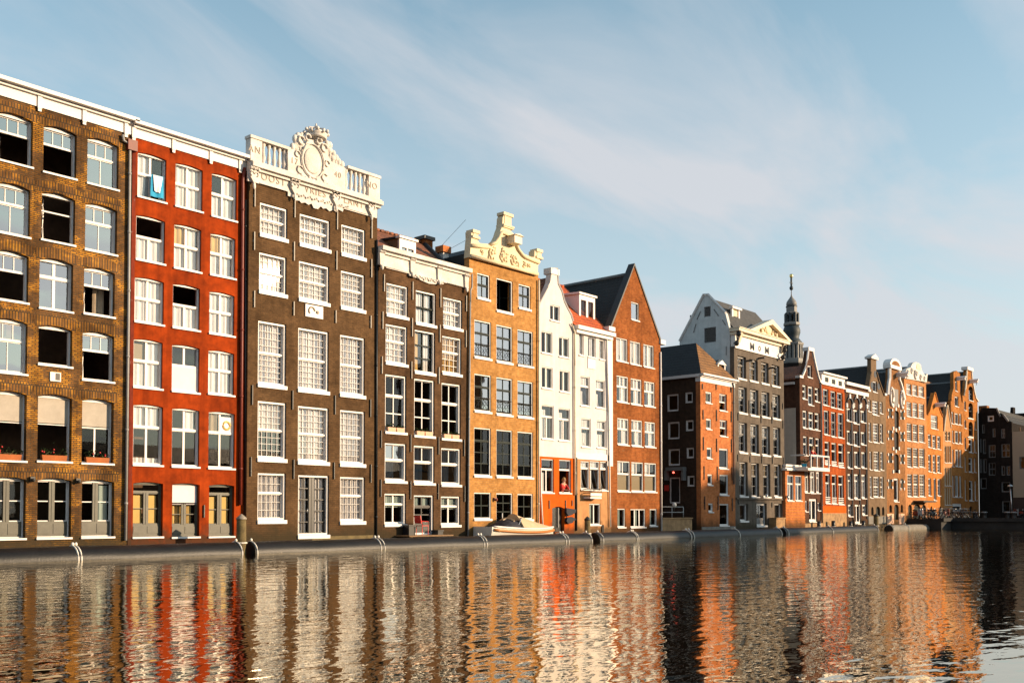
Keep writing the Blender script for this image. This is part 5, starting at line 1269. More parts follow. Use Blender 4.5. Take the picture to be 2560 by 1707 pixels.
def bell_house():
    x0, x1, Y = E_['bell'], E_['redb'], -.4
    r = house('gabled_house', x0, Y, 'dark brown house with a white edged neck gable and a pale plastered side wall')
    f = Facade(r, Y)
    f.win('G', 1525, 1568, 835, 955, 'plain', cur=[(0, .5, 0, 1, 'curtain_gold', 0)])
    f.row('G', [(1475, 1516, 1027, 1165), (1530, 1582, 1042, 1225), (1597, 1639, 1057, 1192), (1478, 1523, 1277, 1450), (1535, 1588, 1292, 1460), (1597, 1643, 1302, 1470)], 'plain', tr=.45, fw=.1, cur=[(0, .6, 0, 1, 'curtain', 0)])
    f.row('H', [(1482, 1526, 352, 540), (1540, 1591, 362, 545), (1603, 1646, 372, 545)], 'plain', tr=.4)
    f.row('H', [(1495, 1542, 690, 905), (1550, 1602, 692, 910), (1610, 1648, 702, 910)], 'twin', tr=.25, fw=.12, cur=CW)
    f.win('H', 1540, 1620, 965, 1190, 'plain', kind='door', lo=(2, 1), fw=.18, bw=.16); f.win('H', 1500, 1528, 985, 1090, 'plain'); f.win('H', 1624, 1650, 1000, 1080, 'plain')
    gp = f.poly('G', [(1642, 990), (1630, 960), (1605, 860), (1585, 770), (1570, 692), (1530, 682), (1518, 780), (1495, 880), (1470, 940)])
    zl = f.level('G', (1450, 940), (1650, 1000))
    f.wall([(x0, B0), (x1, B0), (x1, zl)] + gp + [(x0, zl)], 'brown_red_brick'); f.windows()
    m = MB(); pts = gp[:5]; m.tube([(x, Y - .03, z) for x, z in pts], .1, 5); m.tube([(x, Y - .03, z) for x, z in gp[5:]], .1, 5); a = gp[4]; b = gp[5]; m.box(b[0] - .15, a[0] + .15, Y - .12, Y + .4, max(a[1], b[1]) - .1, max(a[1], b[1]) + .18); m.box(x0 - .15, x0 + .5, Y - .1, Y + .3, zl - .1, zl + .1); m.box(x1 - .35, x1, Y - .1, Y + .3, zl - .15, zl + .08); f.put('coping', m, 'white_trim')
    xm = (gp[4][0] + gp[5][0]) / 2; za = gp[4][1] - 1.2
    m = MB(); m.roof(x0 - .1, zl - .1, xm, za, x1, zl - .1, Y + .35, Y + 12, .1); f.put('roof', m, 'brown_tiles')
    m = MB(); m.box(x0 + .004, x0 + .3, Y + .35, Y + 12, B0, zl - .1); f.put('side_wall', m, 'brown_red_brick')
    g = Facade(r, x0, 'x'); z1 = g.level('H', (1300, 85), (1445, 70)); m = MB(); m.box(-(Y + 12), -(Y + .355), x0 - .06, x0, B0, z1); g.put('side_render', m, 'beige_plaster')
    m = MB(); q = g.level('G', (1360, 1015), (1440, 1005)); m.box(-(Y + 4.5), -(Y + .4), x0 - .25, x0, q - .1, q + .1); q = g.level('G', (1295, 1120), (1385, 1108)); m.box(-(Y + 12), -(Y + 4.5), x0 - .25, x0, q - .1, q + .1); g.put('gutter', m, 'white_trim')
    m = MB(); m.box(x1 - .25, x1 - .004, Y + .35, Y + 12, B0, zl - .1); m.box(x0 + .3, x1 - .25, Y + 11.7, Y + 12, B0, zl - .1); f.put('back_wall', m, 'side_brick')
    m = MB(); m.box(x0, x1 - .02, Y - .05, Y - .003, B0, f.level('H', (1520, 1205), (1650, 1205))); f.put('plinth', m, 'tan_stone')
    # balcony over the door
    xa, xb = f.fx('H', 1555, 600, -1.4)[0], f.fx('H', 1735, 600, -1.4)[0]; z0, z1 = f.level('H', (1570, 665), (1735, 680), -1.4), f.level('H', (1555, 535), (1735, 555), -1.4)
    m = MB(); m.box(xa - .6, xb, Y - 1.45, Y, z0 - .18, z0); bl = f.put('balcony', m, 'white_paint'); m = MB()
    for z_ in (z1, z0 + .06): m.box(xa, xb, Y - 1.44, Y - 1.34, z_ - .07, z_ + .04); m.box(xb - .1, xb, Y - 1.34, Y, z_ - .07, z_ + .04); m.box(xa - .6, xa - .5, Y - 1.34, Y, z_ - .07, z_ + .04)
    for k in range(4): t = xa + (xb - xa - .09) * k / 3; m.box(t, t + .09, Y - 1.435, Y - 1.345, z0 + .1, z1 - .07)
    f.put('railing', m, 'white_paint', bl)
    f.bal = (xa, xb, z0)
    f.pipe('G', [(1652, 1000), (1662, 1200), (1668, 2350)], 'zinc', .06)
    # low brick annex that fills the gap towards the water
    YA = Y - .25
    an = thing('annex', (f.fx('H', 1305, 900)[0], YA, 0), 'low orange brick annex with two white windows below the pale side wall', 'annex')
    h = Facade(an, YA, back=1.5)
    a0, a1 = h.fx('H', 1308, 900)[0], h.fx('H', 1497, 900)[0]; zt = h.level('H', (1340, 690), (1500, 700)); zt2 = h.level('H', (1340, 640), (1500, 650))
    h.row('H', [(1325, 1388, 735, 985), (1405, 1468, 740, 985)], 'tpair', cur=[(0, .4, 0, 1, 'curtain', 0)])
    h.wall(rect(a0, a1, zt), 'orange_brick'); h.windows()
    m = MB(); m.box(a0 + .004, a0 + .2, YA + .35, Y + 3, B0, zt); h.put('side_wall', m, 'side_brick')
    m = MB(); m.box(a0 - .1, a1 + .12, YA - .2, YA + .3, zt, zt + .14); m.box(a0 + .1, a1 + .02, YA - .02, YA + .25, zt2 - .08, zt2 + .08); m.box(a0 + .02, a1 + .02, YA - .02, YA + .25, zt + .14, zt + .24); h.put('cornice', m, 'white_trim')
    m = MB(); m.box(a0 + .02, a1, YA + .25, Y + 2.8, zt - .2, zt - .02); h.put('roof', m, 'slate')
    m = MB(); q = h.level('H', (1320, 1000), (1500, 1000)); 
    for k in range(9): m.box(a0, a1 - .002, YA - .03, YA - .002, q - .08 - k * .22, q - k * .22 - .01)
    h.put('brick_bands', m, 'bright_brick')
    return f


def simple_house(name, key, nxt, label, mat, wins, top=None, out=None, roof=None, roofmat='black_tiles', depth=12, extra=None, drop=.8, sidemat='side_brick'):
    """a house of the far half of the row; wins = rows of (zoom, rects, style, options)"""
    x0, x1, Y = E_[key], E_[nxt], -.4
    r = house(name, x0, Y, label); f = Facade(r, Y)
    for z, its, st, kw in wins: f.row(z, its, st, **kw)
    if out:
        gp = f.poly(*out)
        zl = (gp[0][1] + gp[-1][1]) / 2
        f.wall([(x0, B0), (x1, B0), (x1, gp[0][1])] + gp + [(x0, gp[-1][1])], mat)
        zs = min(gp[0][1], gp[-1][1])
    else:
        zl = zs = top; f.wall(rect(x0, x1, top), mat); gp = None
    f.windows()
    shell(f, x0, x1, zs - .05, sidemat, depth, flat=not roof)
    if roof:
        za, d = roof; xm = (x0 + x1) / 2
        m = MB(); m.roof(x0 - .08, zs - .1, xm, za, x1 + .02, zs - .1, Y + .36, Y + d, .12); f.put('roof', m, roofmat)
        m = MB(); m.tube([(xm, Y + .4, za), (xm, Y + d, za)], .1, 5); f.put('ridge', m, 'zinc')
    f.x0, f.x1, f.gp, f.zs = x0, x1, gp, zs
    return f


def coping(f, pts, r=.09, mat='white_trim', d=-.03):
    m = MB(); m.tube([(x, f.plane + d, z) for x, z in pts], r, 5); f.put('coping', m, mat)


def hoist(f, z, x, y, L=1.2):
    a, zz = f.fx(z, x, y); m = MB(); m.box(a - .11, a + .11, f.plane - L, f.plane, zz - .14, zz + .14); m.prism([(a - .2, zz + .14), (a, zz + .32), (a + .2, zz + .14)], f.plane - L - .08, f.plane); f.put('hoist_beam', m, 'white_trim')
    m = MB(); m.tube([(a, f.plane - L + .15, zz - .14), (a, f.plane - L + .15, zz - .4)], .03, 5); f.put('hook', m, 'iron')


def far_houses():
    # red brick with a white attic frieze
    f = simple_house('brick_house', 'redb', 'umber', 'red brick house with a white frieze of three little windows and a stone base', 'red_brick',
                     [('G', [(1675, 1731, 1067, 1227), (1750, 1804, 1087, 1250), (1815, 1869, 1103, 1265), (1685, 1737, 1277, 1515), (1755, 1806, 1292, 1535), (1822, 1879, 1303, 1545)], 'plain', dict(tr=.4, lo=(2, 2), bmat='grey_wood', cur=[(0, .5, 0, 1, 'curtain', 0)])),
                      ('H', [(1693, 1743, 405, 630), (1760, 1811, 417, 642), (1827, 1881, 427, 657)], 'plain', dict(tr=.35, cur=[(0, .3, 0, 1, 'curtain', 0)])), ('H', [(1700, 1749, 722, 1010), (1763, 1813, 730, 1015), (1827, 1881, 737, 1020)], 'plain', dict(tr=.3, lo=(2, 1), cur=[(0, .4, 0, .8, 'curtain', 0)]))], onY(*px('G', 1780, 1025), -.4).z)
    zt = f.level('G', (1660, 890), (1905, 958), -.2); zb = f.zs - .1
    Y = f.plane; m = MB(); m.box(f.x0 + .05, f.x1 - .05, Y - .05, Y + .3, zb, zt - .12); m.box(f.x0 - .02, f.x1 + .05, Y - .25, Y + .31, zt - .12, zt + .02); m.box(f.x0, f.x1, Y - .12, Y + .3, zb - .1, zb); f.put('frieze', m, 'white_trim')
    for x, y in ((1713, 975), (1780, 995), (1845, 1013)): m = MB(); f.boxp(m, 'G', x - 16, x + 17, y - 22, y + 24, -.06, .1); f.put('attic_window', m, 'dark_green_paint')
    for a, b, c in ((1693, 1743, 590), (1760, 1811, 600), (1827, 1881, 612)):
        m = MB()
        for k in range(3): x_, z_ = f.fx('H', a, c + k * 18); m.box(x_, f.fx('H', b, c)[0], Y + .02, Y + .06, z_ - .05, z_ + .03)
        f.put('railing', m, 'white_paint')
    for a, b, c in ((1700, 1749, 950), (1763, 1813, 955), (1827, 1881, 960)):
        m = MB()
        for k in range(4): x_, z_ = f.fx('H', a, c + k * 18); m.box(x_, f.fx('H', b, c)[0], Y + .02, Y + .06, z_ - .04, z_ + .02)
        f.put('railing', m, 'white_paint')
    m = MB(); m.box(f.x0, f.x1, Y - .06, Y - .002, B0, f.level('H', (1690, 1100), (1900, 1110))); f.put('plinth', m, 'tan_stone')
    m = MB(); m.box(f.x0 + .01, f.x1 - .01, Y - .03, Y - .003, f.level('H', (1690, 1100), (1900, 1110)), f.level('H', (1690, 1035), (1900, 1040))); f.put('painted_band', m, 'orange_plaster')
    # umber with white windows and dark arched strips
    wz = onY(*px('I', 250, 410), -.4).z
    f = simple_house('brick_house', 'umber', 'taupe', 'very dark brown house with white framed windows between tall arched strips', 'umber_brick',
                     [('I', [(178, 216, 532, 635), (230, 273, 545, 655), (287, 326, 552, 645), (180, 219, 707, 815), (232, 276, 714, 830), (290, 328, 719, 820), (185, 221, 872, 1003), (237, 278, 873, 1000), (293, 331, 876, 1002)], 'plain', dict(fw=.13, lo=(2, 1), cur=[(0, .6, 0, 1, 'curtain_warm', 0)])),
                      ('I', [(187, 221, 1047, 1245), (237, 281, 1049, 1245), (295, 331, 1052, 1240)], 'plain', dict(fw=.13, tr=.25, lo=(2, 1), cur=[(0, 1, 0, 1, 'curtain', 0)])), ('I', [(190, 226, 1287, 1380), (300, 336, 1287, 1370)], 'plain', dict(fw=.14, lo=(2, 2))), ('I', [(243, 291, 1287, 1438)], 'plain', dict(kind='door', fw=.17, lo=(2, 1), bw=.14))], wz)
    Y = f.plane; z1, z2 = f.level('I', (165, 352), (338, 382)), f.level('I', (165, 398), (335, 427))
    m = MB(); m.box(f.x0, f.x1, Y, Y + .34, f.zs, z1); f.put('attic_wall', m, 'umber_brick'); m = MB(); m.box(f.x0 - .05, f.x1, Y - .25, Y + .33, z1 - .04, z1 + .22); m.box(f.x0, f.x1, Y - .15, Y - .002, z2 - .16, z2 + .16); f.put('cornice', m, 'white_trim')
    for k, (a, b) in enumerate(((166, 226), (220, 281), (277, 336))):
        xa, xb = f.fx('I', a + 8, 600)[0], f.fx('I', b - 4, 600)[0]; zz = f.fx('I', (a + b) / 2, 515)[1]; m = MB(); n = 8; c = (xa + xb) / 2; rr = (xb - xa) / 2
        m.tube([(c + rr * math.cos(math.pi * j / n), Y - .02, zz + rr * 1.1 * math.sin(math.pi * j / n)) for j in range(n + 1)], .12, 5); f.put('arch', m, 'black_paint')
        for xx, z_ in ((c, zz + rr * 1.1 + .1), (xa, zz), (xb, zz)): m = MB(); m.box(xx - .14, xx + .14, Y - .12, Y, z_ - .18, z_ + .18); f.put('keystone', m, 'white_trim')
    for x in (224, 283, 337): m = MB(); f.boxp(m, 'I', x - 4, x + 3, 540, 1400, -.06, 0); f.put('dark_strip', m, 'black_paint')
    # taupe spout gable
    f = simple_house('gabled_house', 'taupe', 'ware', 'taupe house with a steep pointed gable topped by a little chimney hood', 'taupe_plaster',
                     [('I', [(383, 416, 322, 408)], 'plain', {}), ('I', [(345, 367, 467, 560), (438, 460, 484, 575), (380, 428, 477, 587), (350, 371, 647, 795), (440, 463, 657, 803), (357, 376, 872, 1015), (443, 466, 877, 1018), (360, 381, 1067, 1235), (442, 469, 1070, 1232)], 'plain', dict(fw=.10, tr=.5, lo=(1, 2), up=(1, 2), cur=[(0, 1, 0, 1, 'curtain_warm', 0)])),
                      ('I', [(385, 431, 652, 803), (390, 434, 872, 1022), (388, 436, 1070, 1230)], 'plain', dict(tr=.5, lo=(3, 3), up=(3, 3), bw=.03, cur=[(0, 1, 0, 1, 'curtain_warm', 0)])),
                      ('I', [(370, 389, 1305, 1372), (455, 473, 1305, 1372)], 'hatch', {}), ('I', [(408, 440, 1303, 1420)], 'gatedoor', {})],
                     None, ('I', [(466, 425), (425, 310), (410, 252), (410, 140), (368, 140), (368, 250), (355, 330), (347, 400)]), (onY(*px('I', 388, 195), -.4).z, 24))
    Y = f.plane; a, b = f.fx('I', 362, 150), f.fx('I', 413, 150); m = MB(); m.box(a[0] - .05, b[0] + .05, Y - .15, Y + .5, b[1] - .1, b[1] + .04); m.prism([(a[0] - .1, b[1] + .04), (b[0] + .1, b[1] + .04), ((a[0] + b[0]) / 2, b[1] + .38)], Y - .18, Y + .5); f.put('chimney_hood', m, 'white_trim')
    for x, y in ((402, 268), (376, 355), (428, 362)): p = f.fx('I', x, y); m = MB(); m.tube([(p[0], Y - .02, p[1]), (p[0], Y + .1, p[1])], .32, 12); f.put('round_window', m, 'black_paint')
    coping(f, f.gp[:3], .08, 'taupe_plaster'); coping(f, f.gp[5:], .08, 'taupe_plaster')
    m = MB(); m.box(f.x0 - .05, f.x0 + .5, Y - .15, Y + .3, f.gp[-1][1] - .05, f.gp[-1][1] + .15); m.box(f.x1 - .5, f.x1, Y - .15, Y + .3, f.gp[0][1] - .1, f.gp[0][1] + .1); f.put('kneeler', m, 'white_trim')
    m = MB(); f.boxp(m, 'I', 350, 487, 1380, 1440, -.06, -.003); f.put('plinth', m, 'grey_stone')
    # warehouse with neck gable and shutters
    f = simple_house('warehouse', 'ware', 'grid', 'orange brown warehouse with a white edged neck gable, oval windows and black arched shutters', 'warehouse_brick',
                     [('I', [(553, 587, 552, 690), (551, 586, 717, 860), (550, 587, 892, 1040)], 'hatch', {}), ('I', [(548, 586, 1082, 1265)], 'plain', dict(fw=.16)), ('I', [(512, 533, 1290, 1350), (602, 619, 1287, 1350)], 'hatch', {}), ('I', [(551, 586, 1287, 1408)], 'gatedoor', {}),
                      ('I', [(508, 531, 535, 605), (600, 623, 555, 622), (508, 531, 705, 775), (600, 623, 722, 790), (506, 531, 885, 962), (602, 625, 895, 968), (506, 531, 1090, 1162), (602, 623, 1085, 1160)], 'hatch', dict(arch=.05, rev=.05, leaf='dark_green_paint'))],
                     None, ('I', [(628, 470), (618, 420), (600, 350), (585, 310), (583, 205), (512, 205), (512, 300), (505, 340), (497, 430)]), (onY(*px('I', 540, 240), -.4).z, 16))
    Y = f.plane; a, b = f.fx('I', 503, 205), f.fx('I', 590, 210); xm = (a[0] + b[0]) / 2; w = (b[0] - a[0]) / 2
    m = MB(); m.box(a[0], b[0], Y - .25, Y + .5, a[1] - .15, a[1] + .15); m.prism([(xm + w * math.cos(math.pi * k / 10), a[1] + .15 + w * .5 * math.sin(math.pi * k / 10)) for k in range(11)], Y - .2, Y + .5); f.put('gable_hood', m, 'white_trim')
    m = MB(); m.prism([(xm + w * .72 * math.cos(math.pi * k / 10), a[1] + .2 + w * .3 * math.sin(math.pi * k / 10)) for k in range(11)], Y - .22, Y - .2); f.put('hood_panel', m, 'warehouse_brick')
    coping(f, f.gp[:5], .17); coping(f, f.gp[5:], .17)
    for x, y in ((527, 445), (607, 468)): p = f.fx('I', x, y); m = MB(); m.tube([(p[0] + .38 * math.cos(t * .5236), Y - .06, p[1] + .85 * math.sin(t * .5236)) for t in range(13)], .13, 6); f.put('oval_surround', m, 'white_trim'); m = MB(); m.ball((p[0], Y, p[1]), .3, .04, .75); f.put('oval_window', m, 'tan_stone')
    m = MB(); f.boxp(m, 'I', 545, 583, 385, 520, -.03, .0); f.put('hoist_door', m, 'grey_wood'); hoist(f, 'I', 568, 280, 1.1)
    m = MB()
    for y, xs in ((515, (540, 580)), (692, (540, 585)), (705, (560,)), (850, (540, 585)), (870, (560,)), (1030, (540, 585)), (540, (560,))):
        for x in xs: p = f.fx('I', x, y); m = MB(); m.box(p[0] - .13, p[0] + .13, Y - .08, Y, p[1] - .16, p[1] + .16); f.put('stone_block', m, 'white_trim')
    for y0 in (548, 718, 896, 1100):
        for x in (500, 533, 597, 625):
            for dy in (0, 55): p = f.fx('I', x, y0 + dy + (10 if x > 560 else 0)); m = MB(); m.box(p[0] - .09, p[0] + .09, Y - .08, Y, p[1] - .12, p[1] + .12); f.put('hinge_stone', m, 'white_trim')
    for a, b in ((496, 548), (588, 632)): m = MB(); f.boxp(m, 'I', a, b, 1360, 1440, -.05, -.003); f.put('plinth', m, 'pink_clay')
    # orange house with gridded windows
    g3 = []
    for a, b, c, d in (((342, 430), (352, 437), (362, 447), .12), ((485, 600), (492, 607), (500, 615), .1), ((652, 790), (660, 797), (665, 800), .1), ((842, 995), (846, 995), (850, 995), .1), ((1050, 1226), (1050, 1228), (1054, 1226), .1)):
        k = (a[0] - 342) / 700 * 8
        g3 += [(646 + k, 686 + k, *a), (693 + k, 734 + k, *b), (741 + k, 784 + k, *c)]
    f = simple_house('grid_window_house', 'grid', 'gable', 'orange house with three columns of gridded white windows and a white carved crest', 'pale_orange_brick',
                     [('I', g3, 'grid', dict(cur=[(0, 1, 0, 1, 'curtain_warm', 0)], tr=.45)), ('I', [(660, 690, 1287, 1400), (706, 756, 1287, 1400), (768, 800, 1290, 1395)], 'gatedoor', {})], onY(*px('I', 718, 320), -.4).z, None, (onY(*px('I', 720, 210), -.4).z, 14))
    Y = f.plane; m = MB(); m.prism(f.poly('I', [(638, 300), (640, 250), (650, 225), (680, 215), (690, 190), (700, 178), (720, 172), (745, 180), (760, 195), (765, 230), (780, 262), (800, 280), (805, 262), (812, 270), (806, 330)], -.1), Y - .1, Y + .3); cr = f.put('crest', m, 'carved_white')
    m = MB(); p = f.fx('I', 742, 205, -.15); m.prism([(p[0] + .6 * math.cos(math.pi * k / 8), p[1] - .3 + .55 * math.sin(math.pi * k / 8)) for k in range(9)], Y - .14, Y - .1); f.put('crest_panel', m, 'carved_cream', cr)
    for x, y, s in ((660, 260, .3), (690, 240, .25), (720, 270, .4), (760, 290, .25), (790, 300, .2)): p = f.fx('I', x, y, -.14); m = MB(); m.arc((p[0], Y - .14, p[1]), s, s * .3, 0, 5); m.ball((p[0], Y - .14, p[1]), s * .5); f.put('carving', m, 'carved_white', cr)
    m = MB(); a, zz = f.fx('I', 745, 1265, -.6); m.box(f.fx('I', 700, 1262)[0], f.fx('I', 800, 1262)[0], Y - 1.0, Y, zz - .05, zz + .1); f.put('canopy', m, 'iron')
    # small bright gable
    f = simple_house('gabled_house', 'gable', 'slim', 'small bright orange house with a pointed gable, hoist beam and gridded top window', 'bright_brick',
                     [('I', [(838, 892, 590, 695)], 'grid', dict(lo=(4, 3), up=(4, 2), cur=CW)), ('I', [(815, 841, 737, 840), (850, 880, 745, 850), (888, 915, 752, 855), (817, 841, 897, 1030), (853, 879, 899, 1040), (888, 915, 902, 1040), (818, 842, 1082, 1220), (890, 917, 1087, 1220)], 'plain', dict(tr=.4, lo=(2, 3), bw=.05, up=(2, 1), cur=[(0, 1, 0, 1, 'curtain_warm', 0)])), ('I', [(860, 881, 1082, 1255)], 'plain', dict(kind='door')), ('I', [(834, 849, 1300, 1352), (905, 919, 1300, 1352)], 'hatch', {})],
                     None, ('I', [(928, 600), (905, 545), (885, 470), (870, 412), (864, 412), (848, 475), (825, 560), (812, 585)]), (onY(*px('I', 868, 450), -.4).z, 8))
    hoist(f, 'I', 872, 515, 1.0); coping(f, f.gp, .07, 'bright_brick')
    # very narrow beige facade
    f = simple_house('gabled_house', 'slim', 'gold', 'very narrow pale house with a pointed gable and walls almost all glass', 'tan_plaster',
                     [('I', [(948, 966, 715, 790), (970, 990, 718, 790), (945, 962, 830, 960), (966, 978, 830, 960), (981, 996, 830, 960), (946, 962, 1000, 1140), (966, 979, 1000, 1140), (982, 997, 1000, 1140), (948, 963, 1160, 1290), (966, 980, 1160, 1290), (983, 997, 1160, 1290)], 'plain', dict(fw=.06, fmat='cream_trim', tr=.4, lo=(1, 2), cur=[(0, 1, 0, 1, 'curtain_warm', 0)]))],
                     None, ('I', [(996, 690), (980, 600), (968, 512), (963, 512), (950, 620), (940, 715)]), (onY(*px('I', 965, 560), -.4).z, 8))
    coping(f, f.gp, .07, 'cream_trim')
    # gold brown stepped neck
    f = simple_house('gabled_house', 'gold', 'last', 'golden brown house with a tall stepped neck and hoist beam, beside the very narrow house', 'gold_brick',
                     [('I', [(1028, 1046, 322, 400), (1025, 1054, 442, 520)], 'plain', {}), ('I', [(1000, 1018, 562, 655), (1025, 1056, 572, 660), (1060, 1079, 577, 665), (1005, 1018, 707, 805), (1027, 1056, 712, 810), (1060, 1081, 717, 810), (1005, 1019, 857, 990), (1030, 1058, 857, 990), (1060, 1081, 860, 993), (1007, 1021, 1062, 1228), (1028, 1056, 1062, 1230), (1062, 1081, 1067, 1230)], 'plain', dict(fw=.10, lo=(2, 1), cur=[(0, .6, 0, 1, 'curtain', 0)])), ('I', [(1008, 1082, 1280, 1345)], 'plain', dict(kind='door', fw=.14, head=.3))],
                     None, ('I', [(1090, 500), (1078, 480), (1068, 420), (1066, 262), (1040, 240), (1016, 252), (1016, 380), (1003, 425), (1000, 480)]), (onY(*px('I', 1040, 330), -.4).z, 10))
    hoist(f, 'I', 1040, 308, .9)
    # last house
    f = simple_house('warehouse', 'last', 'end', 'ochre warehouse with a neck gable and arched loft openings, last before the dark houses', 'gold_brick',
                     [('I', [(1134, 1169, 362, 474), (1134, 1168, 492, 612), (1134, 1168, 640, 755)], 'plain', dict(arch=.4, fw=.12, fmat='black_paint', tr=.4)), ('I', [(1135, 1167, 772, 880), (1135, 1167, 922, 1035), (1138, 1170, 1102, 1260)], 'plain', dict(tr=.4)), ('I', [(1099, 1113, 480, 550), (1100, 1115, 627, 690), (1180, 1192, 640, 700), (1102, 1115, 765, 860), (1104, 1116, 915, 1030), (1105, 1118, 1095, 1255), (1178, 1192, 780, 880), (1178, 1192, 925, 1035), (1182, 1196, 1105, 1255)], 'plain', dict(fw=.07)), ('I', [(1140, 1165, 1300, 1370)], 'gatedoor', {})],
                     None, ('I', [(1206, 480), (1188, 455), (1175, 400), (1158, 300), (1152, 228), (1118, 228), (1116, 300), (1108, 380), (1097, 435)]), (onY(*px('I', 1135, 245), -.4).z, 30))
    Y = f.plane; a, b = f.fx('I', 1112, 225), f.fx('I', 1157, 225); m = MB(); m.box(a[0], b[0], Y - .2, Y + .5, a[1] - .1, a[1] + .25); f.put('gable_cap', m, 'white_trim'); coping(f, f.gp[:5], .1, 'cream_trim'); coping(f, f.gp[5:], .1, 'cream_trim'); hoist(f, 'I', 1140, 330, .9)
    for y in (612, 760): m = MB(); f.boxp(m, 'I', 1130, 1172, y, y + 8, -.1, .05); f.put('stone_band', m, 'white_trim')


FK = corner_house(); FH = hotel(); FB = bell_house(); far_houses()

# ------------------------------------------------------------------ dark houses across the head of the water
XE = E_['end'] + .8


def end_houses():
    def blk(name, label, u_pts, depth, mat, wins, zt, axisplane=XE, group='dark houses at the head of the canal', roofpoly=None, dz=0):
        r = thing(name, (axisplane, -u_pts[0], 0), label, 'house', group); f = Facade(r, axisplane, 'x')
        for z, its, st, kw in wins: f.row(z, its, st, **kw)
        u0, u1 = u_pts
        f.wall(roofpoly or [(u0, B0), (u1, B0), (u1, zt), (u0, zt)], mat); f.windows()
        m = MB(); zz = min(p[1] for p in (roofpoly or [(0, zt)]) if p[1] > 3) if roofpoly else zt
        m.box(u0 + .004, u0 + .3, axisplane + .35, axisplane + depth, B0, zz - .1); m.box(u1 - .3, u1 - .004, axisplane + .35, axisplane + depth, B0, zz - .1); m.box(u0 + .3, u1 - .3, axisplane + depth - .3, axisplane + depth, B0, zz - .1); f.put('rear_walls', m, mat)
        return f, zz
    T = Facade(None, XE, 'x')
    ue = [T.fx('I', x, 1000)[0] for x in (1214, 1383, 1478)]
    # steep roofed dark brick house
    op = T.poly('I', [(1383, 600), (1352, 532), (1235, 530), (1228, 560), (1216, 575)])
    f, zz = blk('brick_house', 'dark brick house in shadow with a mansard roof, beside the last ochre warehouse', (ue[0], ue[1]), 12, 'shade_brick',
                [('I', [(1283, 1332, 592, 637)], 'small', dict(sill=None, fw=.12)), ('I', [(1238, 1262, 660, 730), (1222, 1238, 770, 880), (1245, 1270, 775, 890), (1222, 1240, 930, 1040), (1248, 1275, 930, 1040), (1225, 1275, 1080, 1165), (1320, 1345, 690, 760)], 'plain', dict(sill=None, fmat='grey_wood', glass='dark_glass')), ('I', [(1290, 1345, 820, 920), (1290, 1345, 960, 1060)], 'twin', dict(sill=None, fmat='grey_wood', glass='dark_glass'))], 0,
                roofpoly=[(ue[0], B0), (ue[1], B0), (ue[1], op[0][1])] + op[1:-1] + [(ue[0], op[-1][1])])
    m = MB(); m.prism([(ue[0], op[-1][1] - .1), (ue[0] + .4, op[2][1] - .15), (op[1][0], op[1][1] - .15), (ue[1], op[0][1] - .1)], XE + .35, XE + 11.9); f.put('roof', m, 'black_tiles')
    m = MB(); m.tube([(u, XE - .02, z) for u, z in (op[0], op[1])], .12, 5); f.put('coping', m, 'grey_wood')
    m = MB(); q = T.fx('I', 1240, 545); m.box(q[0] - .5, q[0] + .4, XE + .4, XE + 1.4, q[1] - 1.5, q[1] + .5); f.put('chimney', m, 'warehouse_brick')
    op = T.poly('I', [(1476, 640), (1445, 638), (1405, 585), (1384, 572)])
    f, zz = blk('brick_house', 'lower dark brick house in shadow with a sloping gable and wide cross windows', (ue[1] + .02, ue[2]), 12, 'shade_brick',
                [('I', [(1354, 1355, 690, 765)], 'plain', dict(sill=None))][0:0] + [('I', [(1388, 1420, 693, 768), (1390, 1458, 812, 918)], 'twin', dict(sill=None, fmat='grey_wood', bw=.1, glass='dark_glass')), ('I', [(1390, 1420, 985, 1060), (1430, 1460, 985, 1060), (1390, 1460, 1110, 1190), (1395, 1460, 1260, 1350)], 'plain', dict(sill=None, fmat='grey_wood', glass='dark_glass'))], 0,
                roofpoly=[(ue[1] + .02, B0), (ue[2], B0), (ue[2], op[0][1])] + op[1:] + [(ue[1] + .02, op[-1][1])])
    m = MB(); m.prism([(ue[1] + .05, op[-1][1] - .1), (op[2][0], op[2][1] - .1), (op[1][0], op[1][1] - .1), (ue[2], op[0][1] - .1)], XE + .35, XE + 11.9); f.put('roof', m, 'black_tiles')
    m = MB(); m.tube([(u, XE - .02, z) for u, z in (op[1], op[2])], .14, 5); f.put('coping', m, 'grey_wood')
    # beige block and the roofs behind it
    uz = T.fx('I', 1700, 1000)[0]; zt = T.level('I', (1478, 716), (1568, 716)); zb = T.level('I', (1490, 1232), (1560, 1232))
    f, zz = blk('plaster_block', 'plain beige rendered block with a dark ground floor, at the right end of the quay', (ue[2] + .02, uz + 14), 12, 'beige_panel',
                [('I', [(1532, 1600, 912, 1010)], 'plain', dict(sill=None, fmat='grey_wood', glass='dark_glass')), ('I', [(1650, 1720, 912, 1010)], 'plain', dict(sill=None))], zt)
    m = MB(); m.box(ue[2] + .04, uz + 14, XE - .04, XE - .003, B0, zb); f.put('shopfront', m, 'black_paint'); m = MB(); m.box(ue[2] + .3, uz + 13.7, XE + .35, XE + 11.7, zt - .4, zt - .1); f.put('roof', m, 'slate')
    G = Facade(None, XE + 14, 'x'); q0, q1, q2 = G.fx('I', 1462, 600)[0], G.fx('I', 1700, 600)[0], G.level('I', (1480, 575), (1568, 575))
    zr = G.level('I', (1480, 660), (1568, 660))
    f, zz = blk('attic_house', 'dark roofed house with white dormer, standing behind the beige block', (q0, q1 + 10), 10, 'shade_brick', [('I', [(1545, 1600, 632, 662)], 'small', dict(sill=None))], q2 - .2, XE + 14)
